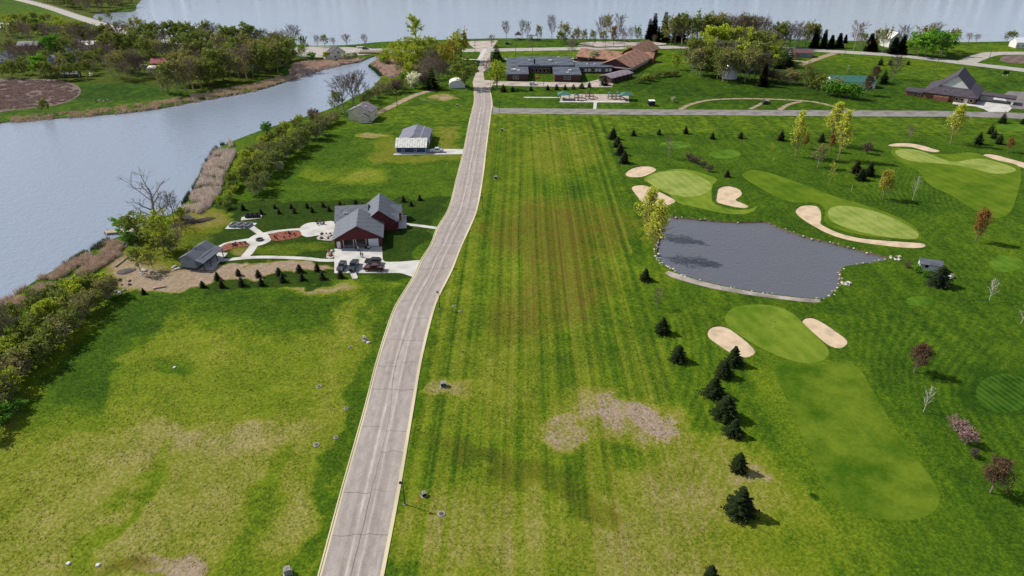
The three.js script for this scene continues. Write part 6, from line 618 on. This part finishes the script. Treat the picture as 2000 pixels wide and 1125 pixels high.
{ // dock
  const [x, z] = at(232, 452), T = thing('boat_dock', 'pale wooden dock reaching from the leaning tree into the lake', 'dock', x, z, 0.12); for (let k = 0; k < 13; k++) part('plank', box(-4.2 + k * 0.66, -3.6 + k * 0.66, 0.12, 0.2, -1.1, 1.1), M.palewood, T); for (const s of [-1, 1]) { part('beam', box(-4.2, 4.3, -0.02, 0.11, s * 0.9 - 0.08, s * 0.9 + 0.08), M.wood, T); for (const xx of [-3.8, 0]) part('pile', tube([xx, -1.6, s * 1.0], [xx, 0.6, s * 1.0], 0.1, 0.1, 7), M.wood, T); }
}
// ---------------------------------------------------------------- playground
struct('play_surface', sheet(corners([[1093, 199.5], [1097, 184], [1228, 184], [1228, 199.5]]), 0.012), mat('#b3a69a', 0.95, { spread: 50, cell: 4 })); struct('path', sheet(corners([[1092, 199.6], [1094, 197.2], [1229, 197.4], [1229, 200.2]]), 0.03), M.concrete); struct('path', sheet(corners([[1159.5, 200], [1166, 200], [1164.5, 213.8], [1158.5, 213.8]]), 0.02), M.concrete); struct('path', ribbon([[1023, 190], [1094, 190.4]], 2, 0.016), M.concrete);
shelter('playground_shelter', 'green roofed shelter at the left end of the playground', 1101, 194, 6, 5, 2.9, 1.5, M.greenRoof, M.wood); shelter('playground_shelter', 'green roofed shelter at the right end of the playground', 1222, 195, 6, 5, 2.9, 1.5, M.greenRoof, M.wood);
function playset(label, u, v, roofM, slideM, n) { const [x, z] = at(u, v), T = thing('play_structure', label, 'playground set', x, z); for (let k = 0; k < n; k++) { const c = k * 2.2; for (const [p, q] of [[-0.9, -0.9], [0.9, -0.9], [0.9, 0.9], [-0.9, 0.9]]) post(T, c + p, q, 3.0, 0.07, M.wood); part('deck', box(c - 0.95, c + 0.95, 1.3, 1.42, -0.95, 0.95), M.wood, T); part('rail', [box(c - 0.9, c + 0.9, 2.1, 2.18, -0.95, -0.88), box(c - 0.9, c + 0.9, 2.1, 2.18, 0.88, 0.95)], slideM, T); if (k !== 1) { const t = [c, 4.0, 0], q = [[c - 1.1, 3.0, 1.1], [c + 1.1, 3.0, 1.1], [c + 1.1, 3.0, -1.1], [c - 1.1, 3.0, -1.1]]; part('canopy', q.map((p, i) => slab([p, q[(i + 1) % 4], t], 0.06)), roofM, T); } } const e = (n - 1) * 2.2 + 0.95; part('slide', [slab([[e, 1.45, 0.4], [e + 2.6, 0.25, 0.4], [e + 2.6, 0.25, -0.4], [e, 1.45, -0.4]], 0.06), slab([[e, 1.7, 0.46], [e + 2.6, 0.5, 0.46], [e + 2.6, 0.5, 0.4], [e, 1.7, 0.4]], 0.26), slab([[e, 1.7, -0.4], [e + 2.6, 0.5, -0.4], [e + 2.6, 0.5, -0.46], [e, 1.7, -0.46]], 0.26)], slideM, T); part('ladder', [box(-1.35, -1.28, 0, 1.5, -0.4, -0.33), box(-1.35, -1.28, 0, 1.5, 0.33, 0.4), ...[0.3, 0.65, 1.0].map((y) => box(-1.35, -1.28, y, y + 0.06, -0.33, 0.33))], M.steel, T); }
playset('green playground tower with slide at the right of the playground', 1191, 193, M.greenRoof, M.greenBox, 3); playset('small dark play tower in the middle of the playground', 1147, 193, M.brownRoof, M.orange, 2); playset('small green and blue play tower left of the middle', 1125, 196, M.greenRoof, M.blue, 2);
{ const [x, z] = at(1205, 194), T = thing('swing_frame', 'green swing frame beside the right shelter', 'swing', x, z); for (const s of [-1.7, 1.7]) part('leg', [tube([s, 0, 1.2], [s, 3.2, 0], 0.06, 0.06), tube([s, 0, -1.2], [s, 3.2, 0], 0.06, 0.06)], M.greenBox, T); part('top_bar', tube([-1.8, 3.2, 0], [1.8, 3.2, 0], 0.06, 0.06), M.greenBox, T); for (const s of [-0.8, 0.8]) { const q = part('seat', box(s - 0.25, s + 0.25, 0.5, 0.56, -0.1, 0.1), M.black, T); part('chain', [tube([s - 0.22, 0.55, 0], [s - 0.22, 3.2, 0], 0.015, 0.015, 4), tube([s + 0.22, 0.55, 0], [s + 0.22, 3.2, 0], 0.015, 0.015, 4)], M.steel, q); } }
{ const [x, z] = at(1049, 152), T = thing('picnic_table', 'red picnic table in the school court', 'table', x, z, 0.3); part('top', box(-1.4, 1.4, 0.72, 0.8, -0.6, 0.6), M.redPaint, T); for (const s of [-1, 1]) { part('bench', box(-1.4, 1.4, 0.42, 0.48, s * 1.0 - 0.18, s * 1.0 + 0.18), M.redPaint, T); part('leg', [box(s * 1.0 - 0.05, s * 1.0 + 0.05, 0, 0.72, -0.4, 0.4), box(s * 1.0 - 0.05, s * 1.0 + 0.05, 0.3, 0.41, -1.1, 1.1)], M.darkMetal, T); } }
// ---------------------------------------------------------------- garden of the red house
[[457, 441], [471, 441.5], [485, 441.5]].forEach(([u, v], i) => { const [x, z] = at(u, v), T = thing('raised_planter', `grey raised planter, ${['left', 'middle', 'right'][i]} of the three on the white pad`, 'planter', x, z, -0.25, 'raised planters on the white pad'); const w = 0.85, d = 1.5, h = 0.75; part('side_board', [box(-w, w, 0.02, h, d - 0.1, d), box(-w, w, 0.02, h, -d, -d + 0.1), box(-w, -w + 0.1, 0.02, h, -d + 0.1, d - 0.1), box(w - 0.1, w, 0.02, h, -d + 0.1, d - 0.1)], M.greySiding, T); part('rim', [box(-w - 0.06, w + 0.06, h + 0.002, h + 0.06, d - 0.12, d + 0.03), box(-w - 0.03, w + 0.03, h + 0.002, h + 0.06, -d - 0.03, -d + 0.12), box(-w - 0.03, -w + 0.12, h + 0.002, h + 0.06, -d + 0.12, d - 0.12), box(w - 0.12, w + 0.03, h + 0.002, h + 0.06, -d + 0.12, d - 0.12)], M.steel, T); part('soil', box(-w + 0.1, w - 0.1, 0.1, h - 0.08, -d + 0.1, d - 0.1), M.soil, T); });
{ const [x, z] = at(494, 424.5), T = thing('grill_station', 'black covered outdoor kitchen on the white pad behind the planters', 'outdoor kitchen', x, z, 0.12); part('counter', box(-2.4, 2.4, 0.02, 0.95, -0.6, 0.5), M.black, T); part('worktop', box(-2.5, 2.5, 0.951, 1.02, -0.66, 0.56), M.darkMetal, T); for (const s of [-1.5, -0.1, 1.4]) part('hood', flat(new THREE.CylinderGeometry(0.42, 0.42, 1.0, 12, 1, false, 0, Math.PI).rotateZ(Math.PI / 2).rotateX(-Math.PI / 2).translate(s, 1.03, -0.05)), M.darkMetal, T); part('lamp', box(0.2, 0.35, 1.02, 1.5, -0.3, -0.15), M.wood, T); }
{ const [x, z] = at(507, 469), T = thing('fire_pit', 'round dark fire pit on the paved circle', 'fire pit', x, z); const n = 12; for (let k = 0; k < n; k++) { const a = k / n * 6.2832, g = box(-0.26, 0.26, 0.03, 0.5, 0.75, 1.1); g.rotateY(a); part('block', g, M.darkstone, T); } part('ash', flat(new THREE.CylinderGeometry(0.78, 0.78, 0.1, 16).translate(0, 0.1, 0)), M.soil, T); }
{ const [x, z] = at(626, 437), T = thing('patio_table', 'dark patio table with chairs beside the red house', 'table', x, z, 0.2); part('top', flat(new THREE.CylinderGeometry(0.75, 0.75, 0.06, 18).translate(0, 0.74, 0)), M.black, T); part('pedestal', tube([0, 0.03, 0], [0, 0.72, 0], 0.12, 0.08), M.black, T); for (let k = 0; k < 4; k++) { const a = k * 1.57 + 0.4, cx = Math.cos(a) * 1.25, cz = Math.sin(a) * 1.25, C = thing('patio_chair', `dark patio chair, ${['right', 'near', 'left', 'far'][k]} side of the patio table`, 'chair', x + cx, z + cz, -a - Math.PI / 2, 'chairs round the patio table'); part('seat', box(-0.26, 0.26, 0.42, 0.48, -0.26, 0.26), M.black, C); part('backrest', box(-0.26, 0.26, 0.48, 0.98, -0.28, -0.22), M.black, C); for (const p of [-0.22, 0.22]) for (const q of [-0.22, 0.22]) part('leg', box(p - 0.03, p + 0.03, 0.02, 0.42, q - 0.03, q + 0.03), M.black, C); } }
{ // small shrubs in the mulch, boulders
  const R = rng(61), spots = fill([[532, 459], [548, 455], [578, 452], [584, 456], [580, 461], [558, 466], [538, 468]], 11, 9, 1, 1, 1, 1).concat(fill([[434, 487], [444, 479], [465, 475], [482, 477], [468, 480], [446, 485]], 8, 10, 1, 1, 1, 1)); const n1 = 11; spots.slice(0, n1).sort((a, b) => a[0] - b[0]).concat(spots.slice(n1).sort((a, b) => a[0] - b[0])).forEach(([x, z], i) => { const k = i < n1 ? i : i - n1, n = i < n1 ? n1 : spots.length - n1, F = form('shrub', i % 3), h = 0.5 + 0.4 * R(), T = thing('bedding_plant', `small dark plant, ${nth(k, n)} in the red mulch ${i < n1 ? 'beside the patio' : 'near the pavilion'}`, 'plant', x, z, R() * 6, 'plants in the red mulch'); part('stem', F.wood, BARK.dark, T).scale.setScalar(h); part('crown', F.leaf, LEAF.dusk, T).scale.setScalar(h); });
}
function rockGeo(seed) { const g = new THREE.IcosahedronGeometry(1, 1), p = g.attributes.position; for (let i = 0; i < p.count; i++) { const v = new THREE.Vector3().fromBufferAttribute(p, i), k = 0.75 + 0.5 * noise(v.x * 1.7 + seed, v.y * 1.7 + v.z * 1.3 + seed * 3); p.setXYZ(i, v.x * k, v.y * k * 0.65, v.z * k); } g.computeVertexNormals(); return metres(g); }
const ROCKS = [1, 2, 3, 4].map(rockGeo);
function rocks(name, where, group, list, m) { list.sort((a, b) => a[0] - b[0]); const part1 = list.length > 20 ? Math.ceil(list.length / 20) : 1; list.forEach(([x, z, s, y = 0], i) => { const o = single(name, ROCKS[i % 4], m[i % m.length], `${s > 0.42 ? 'large' : 'small'} stone, ${nth(part1 > 1 ? i % 20 : i, part1 > 1 ? Math.min(20, list.length - Math.floor(i / 20) * 20) : list.length)} ${part1 > 1 ? `in the ${NTH[Math.floor(i / 20)]} stretch ` : ''}${where}`, 'stone', x, z, i * 1.7, group); o.scale.setScalar(s); o.position.y = s * 0.18 + y; }); }
{ // stones along the pond edge
  const R = rng(15), P = POND, pick = []; const zone = (u0, u1, v0, v1, every1, s0, s1) => { const pts = P.filter((_, i) => true); let k = 0; for (const p of P) { const q = proj(p); if (q[0] > u0 && q[0] < u1 && q[1] > v0 && q[1] < v1 && R() < every1) pick.push([p[0] + (R() - 0.5) * 1.6, p[1] + (R() - 0.5) * 1.6, s0 + (s1 - s0) * R(), -0.1]); } };
  function proj([x, z]) { const y = -CAM_H, zc = -z * cosP - y * sinP, yc = y * cosP - z * sinP; return [1000 + FOCAL * x / zc, 562.5 - FOCAL * yc / zc]; }
  zone(1275, 1340, 440, 545, 1, 0.25, 0.5); zone(1275, 1340, 480, 540, 1, 0.25, 0.5); zone(1340, 1610, 545, 590, 0.8, 0.15, 0.3); zone(1515, 1740, 440, 508, 0.75, 0.2, 0.36); zone(1640, 1740, 505, 526, 0.75, 0.2, 0.36); zone(1600, 1660, 527, 585, 1, 0.2, 0.42); zone(1300, 1500, 415, 438, 0.35, 0.2, 0.4);
  rocks('shore_stone', 'of the pond edge', 'stones along the pond edge', pick, [M.palestone, M.stone]);
  const spur = []; for (let k = 0; k < 16; k++) { const p = at(1736 + R() * 26, 500 + R() * 8); spur.push([p[0], p[1], 0.2 + 0.3 * R(), 0]); } rocks('inlet_stone', 'at the pond inlet on the right', 'stones at the pond inlet', spur, [M.palestone, M.stone]); const jet = []; for (let k = 0; k < 10; k++) { const p = at(1644 + R() * 22, 552 + R() * 6); jet.push([p[0], p[1], 0.3 + 0.4 * R(), 0]); } rocks('spit_stone', 'of the short stone spit on the pond', 'stones of the pond spit', jet, [M.palestone, M.stone]);
  const pile = (u0, u1, v0, v1, n) => { const o = []; for (let k = 0; k < n; k++) { const p = at(u0 + (u1 - u0) * R(), v0 + (v1 - v0) * R()); o.push([p[0], p[1], 0.2 + 0.38 * R(), 0.12 * R()]); } return o; };
  rocks('rubble_stone', 'in the dark rubble left of the bare yard', 'dark rubble at the left thicket', pile(216, 254, 545, 558, 18), [M.darkstone]); rocks('rubble_stone', 'in the pale rubble below the dark rubble', 'pale rubble at the left thicket', pile(210, 250, 566, 576, 12), [M.palestone, M.stone]); rocks('rubble_stone', 'in the white stones under the small tree', 'white stones under the small tree', pile(274, 300, 525, 540, 10), [M.palestone]); rocks('rubble_stone', 'in the far pile on the channel meadow', 'stones on the channel meadow', pile(180, 216, 194, 200, 14), [M.darkstone, M.palestone, M.darkstone]); rocks('garden_stone', 'in the stone bed beside the patio', 'boulders in the stone bed', pile(626, 648, 456, 467, 10), [M.darkstone]); rocks('garden_stone', 'beside the left of the white drive', 'boulders beside the drive', pile(641, 651, 488, 502, 10), [M.mulch, M.stone, M.palestone]); rocks('shore_stone', 'below the leaning lakeside tree', 'stones below the leaning tree', pile(228, 266, 472, 482, 12), [M.palestone, M.stone]); rocks('rubble_stone', 'by the pavilion end wall', 'stones by the pavilion', pile(338, 350, 520, 528, 7), [M.palestone]); rocks('rubble_stone', 'in the patch left of the street bend', 'rubble left of the street bend', pile(706, 722, 657, 670, 6), [M.stone, M.palestone]);
  for (const [u, v, l] of [[341, 718, 'lone white stone in the lush oval of the open lot'], [134, 1101, 'white stone at the lower left of the open lot'], [192, 1104, 'white stone right of the other at the lower left']]) { const p = at(u, v), o = single('field_stone', ROCKS[1], M.white, l, 'stone', p[0], p[1]); o.scale.setScalar(0.35); o.position.y = 0.1; }
}
{ const A = at(226, 522), B = at(250, 503), o = single('timber_beam', tube([0, 0.2, 0], [B[0] - A[0], 0.2, B[1] - A[1]], 0.2, 0.18, 8), M.palewood, 'pale timber lying left of the bare yard', 'timber', A[0], A[1]); const C = at(300, 565), D = at(325, 560), q = single('timber_beam', tube([0, 0.2, 0], [D[0] - C[0], 0.2, D[1] - C[1]], 0.22, 0.2, 8), M.palewood, 'pale log at the edge of the open lot', 'timber', C[0], C[1]); }
{ const [x, z] = at(692, 540), T = thing('drain_culvert', 'pale stone spillway at the edge of the white drive', 'spillway', x, z, 0.4); part('channel', [slab([[-0.6, 0.14, 1.6], [0.6, 0.14, 1.6], [0.5, 0.2, -1.6], [-0.5, 0.2, -1.6]], 0.2), box(-0.75, -0.55, 0, 0.35, -1.6, 1.6), box(0.55, 0.75, 0, 0.35, -1.6, 1.6)], M.palestone, T); }
{ const R = rng(91); const heap = (u, v, w, d, h, m, label) => { const [x, z] = at(u, v), g = new THREE.SphereGeometry(1, 18, 8, 0, 6.2832, 0, Math.PI / 2), p = g.attributes.position; for (let i = 0; i < p.count; i++) { const k = 0.8 + 0.4 * noise(p.getX(i) * 3 + u, p.getZ(i) * 3 + p.getY(i) * 2); p.setXYZ(i, p.getX(i) * w * k, p.getY(i) * h * k - 0.03, p.getZ(i) * d * k); } g.computeVertexNormals(); single('earth_heap', metres(g), m, label, 'earth heap', x, z, 0.5); }; heap(388, 432, 5.5, 1.8, 0.5, M.soil, 'dark earth heap above the planters'); heap(246, 530, 2.6, 1.8, 0.45, M.darkstone, 'low dark heap left of the bare yard'); }
// ---------------------------------------------------------------- people and small vehicles before the garage
function person(label, u, v, turn, shirt, legs, stride) {
  const J = { hip: [0, 0.95, 0], chest: [0, 1.35, 0.01], neck: [0, 1.5, 0.01], head: [0, 1.64, 0.02] }, bones = [[[0, 0.95, 0], [0, 1.38, 0], 0.155, 0.17, 1], [[0, 1.38, 0], [0, 1.54, 0.01], 0.09, 0.06, 0], [[0, 1.6, 0.02], [0, 1.68, 0.02], 0.1, 0.1, 0]];
  for (const s of [-1, 1]) { const f = s * stride; bones.push([[s * 0.09, 0.93, 0], [s * 0.1, 0.5, f * 0.5], 0.095, 0.07, 2], [[s * 0.1, 0.5, f * 0.5], [s * 0.1, 0.08, f], 0.068, 0.045, 2], [[s * 0.1, 0.05, f - 0.02], [s * 0.11, 0.045, f + 0.16], 0.05, 0.04, 2], [[s * 0.19, 1.4, 0], [s * 0.25, 1.12, -f * 0.4], 0.06, 0.048, 1], [[s * 0.25, 1.12, -f * 0.4], [s * 0.24, 0.86, -f * 0.6 + 0.1], 0.045, 0.032, 0]); for (let k = 0; k < 5; k++) { const w = (k - 2) * 0.02; bones.push([[s * 0.24, 0.85, -f * 0.6 + 0.1 + w * 0.8], [s * 0.24, k === 0 ? 0.79 : 0.76 - 0.01 * (2 - Math.abs(k - 2)), -f * 0.6 + 0.12 + w * (k === 0 ? 2 : 1)], 0.011, 0.009, 0]); } }
  bones.push([[0, 1.63, 0.1], [0, 1.6, 0.135], 0.018, 0.014, 0]);
  const d1 = (p, b) => { const [a, c, r0, r1] = b, vx = c[0] - a[0], vy = c[1] - a[1], vz = c[2] - a[2], wx = p[0] - a[0], wy = p[1] - a[1], wz = p[2] - a[2], t = clamp((wx * vx + wy * vy + wz * vz) / (vx * vx + vy * vy + vz * vz), 0, 1); return Math.hypot(wx - t * vx, wy - t * vy, wz - t * vz) - (r0 + (r1 - r0) * t); };
  const N = 84, S = 0.95, mc = new MarchingCubes(N, new THREE.MeshBasicMaterial(), false, false, 60000); mc.isolation = 0;
  for (let k = 0; k < N; k++) for (let j = 0; j < N; j++) for (let i = 0; i < N; i++) { const p = [(i / N * 2 - 1) * S, (j / N * 2 - 1) * S + 0.9, (k / N * 2 - 1) * S]; let e = 0; for (const b of bones) e += Math.exp(-60 * d1(p, b)); mc.field[i + j * N + k * N * N] = e > 0 ? Math.log(e) / 60 : -1; }
  mc.update(); const n = mc.count, pos = new Float32Array(n * 3), nor = new Float32Array(n * 3), col = new Float32Array(n * 3), C = [new THREE.Color('#b98a6e'), new THREE.Color(shirt), new THREE.Color(legs)];
  for (let i = 0; i < n; i++) { const p = [mc.positionArray[3 * i] * S, mc.positionArray[3 * i + 1] * S + 0.9, mc.positionArray[3 * i + 2] * S]; let best = 9, id = 0; for (const b of bones) { const q = d1(p, b); if (q < best) { best = q; id = b[4]; } } pos.set(p, 3 * i); nor.set([mc.normalArray[3 * i], mc.normalArray[3 * i + 1], mc.normalArray[3 * i + 2]], 3 * i); col.set([C[id].r, C[id].g, C[id].b], 3 * i); }
  const g = new THREE.BufferGeometry(); g.setAttribute('position', new THREE.BufferAttribute(pos, 3)); g.setAttribute('normal', new THREE.BufferAttribute(nor, 3)); g.setAttribute('color', new THREE.BufferAttribute(col, 3));
  const [x, z] = at(u, v), T = thing('person', label, 'person', x, z, turn); part('body', g, new THREE.MeshStandardMaterial({ vertexColors: true, roughness: 0.9, side: THREE.DoubleSide }), T); part('hair', flat(new THREE.SphereGeometry(0.112, 14, 8, 0, 6.2832, 0, 1.7).rotateX(-0.35).translate(0, 1.685, 0.01)), M.soil, T); for (const s of [-1, 1]) part('eye', flat(new THREE.SphereGeometry(0.012, 6, 5).translate(s * 0.035, 1.655, 0.118)), M.black, T); part('mouth', box(-0.025, 0.025, 1.572, 1.58, 0.112, 0.118), M.redPaint, T); T.position.y = 0.018;
}
person('person in dark shirt and blue jeans standing on the white drive', 705, 502, 2.6, '#2b2d33', '#3d4a60', 0.06); person('person in black clothes walking beside the other on the drive', 708.5, 503, 2.2, '#1d1e22', '#22242b', 0.2);
{ const [x, z] = at(698, 489), T = thing('motorcycle', 'dark motorcycle standing before the open garage', 'motorcycle', x, z, -0.7); for (const s of [-0.75, 0.75]) { const w = part('wheel', flat(new THREE.TorusGeometry(0.28, 0.07, 6, 16).translate(s, 0.35, 0)), M.rubber, T); part('rim', flat(new THREE.CylinderGeometry(0.12, 0.12, 0.1, 10).rotateX(Math.PI / 2).translate(s, 0.35, 0)), M.rim, w); } part('engine', box(-0.28, 0.3, 0.28, 0.68, -0.16, 0.16), M.steel, T); part('tank', flat(new THREE.SphereGeometry(0.26, 12, 8).scale(1.25, 0.65, 0.7).translate(0.2, 0.84, 0)), M.black, T); part('seat', box(-0.75, -0.05, 0.72, 0.84, -0.15, 0.15), M.black, T); part('fork', [tube([0.75, 0.35, 0.1], [0.45, 1.05, 0.1], 0.03, 0.03), tube([0.75, 0.35, -0.1], [0.45, 1.05, -0.1], 0.03, 0.03)], M.steel, T); part('handlebar', tube([0.42, 1.08, -0.4], [0.42, 1.08, 0.4], 0.025, 0.025), M.black, T); part('headlight', flat(new THREE.SphereGeometry(0.11, 10, 8).translate(0.6, 0.92, 0)), M.lampGlass, T); part('windscreen', slab([[0.5, 1.1, 0.22], [0.62, 1.1, 0], [0.45, 1.45, 0], [0.38, 1.45, 0.16]], 0.02, [1, 0, 0]), M.chalk, T); }
{ const [x, z] = at(718, 485), T = thing('lawn_tractor', 'small grey lawn tractor between the garage doors', 'lawn tractor', x, z, -0.4); part('hood', profile([[0.1, 0.3], [0.85, 0.3], [0.85, 0.62], [0.1, 0.75]], 0.55), M.steel, T); part('deck', box(-0.6, 0.6, 0.14, 0.3, -0.5, 0.5), M.darkMetal, T); part('seat', [box(-0.5, -0.1, 0.5, 0.6, -0.2, 0.2), box(-0.55, -0.46, 0.6, 0.95, -0.2, 0.2), box(-0.45, -0.15, 0.3, 0.5, -0.15, 0.15)], M.black, T); part('steering_wheel', flat(new THREE.TorusGeometry(0.16, 0.02, 5, 14).rotateY(1.57).rotateZ(0.6).translate(0.0, 0.92, 0)), M.black, T); part('steering_post', tube([0.15, 0.7, 0], [0.0, 0.92, 0], 0.02, 0.02), M.black, T); for (const [xx, r] of [[-0.45, 0.26], [0.65, 0.18]]) for (const s of [-1, 1]) part('wheel', flat(new THREE.CylinderGeometry(r, r, 0.16, 14).rotateX(1.5708).translate(xx, r, s * 0.5)), M.rubber, T); }
{ const [x, z] = at(1927, 128), T = thing('park_sign', 'dark sign board on two posts below the highway', 'sign', ...at(1963, 149), -0.1); part('board', box(-1.6, 1.6, 1.2, 3.2, -0.1, 0.1), M.black, T); for (const s of [-1, 1]) post(T, s * 1.3, -0.2, 1.6, 0.09, M.white); }
{ const R = rng(44); [[703, 94, 'white upturned boat beside the bridge'], [690, 104, 'white boat in the yard of the bridge house'], [178, 147, 'white boat near the channel meadow'], [280, 130, 'pale boat under the trees by the red cottage']].forEach(([u, v, l], i) => { const [x, z] = at(u, v), T = thing('small_boat', l, 'boat', x, z, i * 0.9 + 0.3); const s = new THREE.Shape(); s.moveTo(-2.4, -0.8); s.lineTo(1.2, -0.85); s.quadraticCurveTo(2.2, -0.6, 2.8, 0); s.quadraticCurveTo(2.2, 0.6, 1.2, 0.85); s.lineTo(-2.4, 0.8); const g = new THREE.ExtrudeGeometry(s, { depth: 0.5, bevelEnabled: true, bevelSize: -0.2, bevelThickness: 0.25, bevelSegments: 2 }); g.rotateX(-Math.PI / 2); g.translate(0, 0.28, 0); part('hull', metres(g), M.white, T); part('thwart', box(-0.6, -0.2, 1.02, 1.1, -0.6, 0.6), M.palewood, T); part('deck', box(0.7, 1.9, 1.02, 1.08, -0.4, 0.4), M.chalk, T); }); }
{ // fence round the garden plot by the plaza
  const c = corners([[818, 196], [843, 199], [876, 198], [906, 180], [912, 176]]), [gx, gz] = c[0], T = thing('wire_fence', 'thin wire fence round the garden plot by the plaza', 'fence', gx, gz); for (let i = 0; i < c.length - 1; i++) { const A = [c[i][0] - gx, c[i][1] - gz], B = [c[i + 1][0] - gx, c[i + 1][1] - gz]; for (const y of [0.4, 0.8, 1.15]) part('wire', tube([A[0], y, A[1]], [B[0], y, B[1]], 0.02, 0.02, 4), M.steel, T); } for (const p of c) part('fence_post', tube([p[0] - gx, -0.05, p[1] - gz], [p[0] - gx, 1.25, p[1] - gz], 0.05, 0.05, 6), M.wood, T);
}
renderer.render(scene, camera);
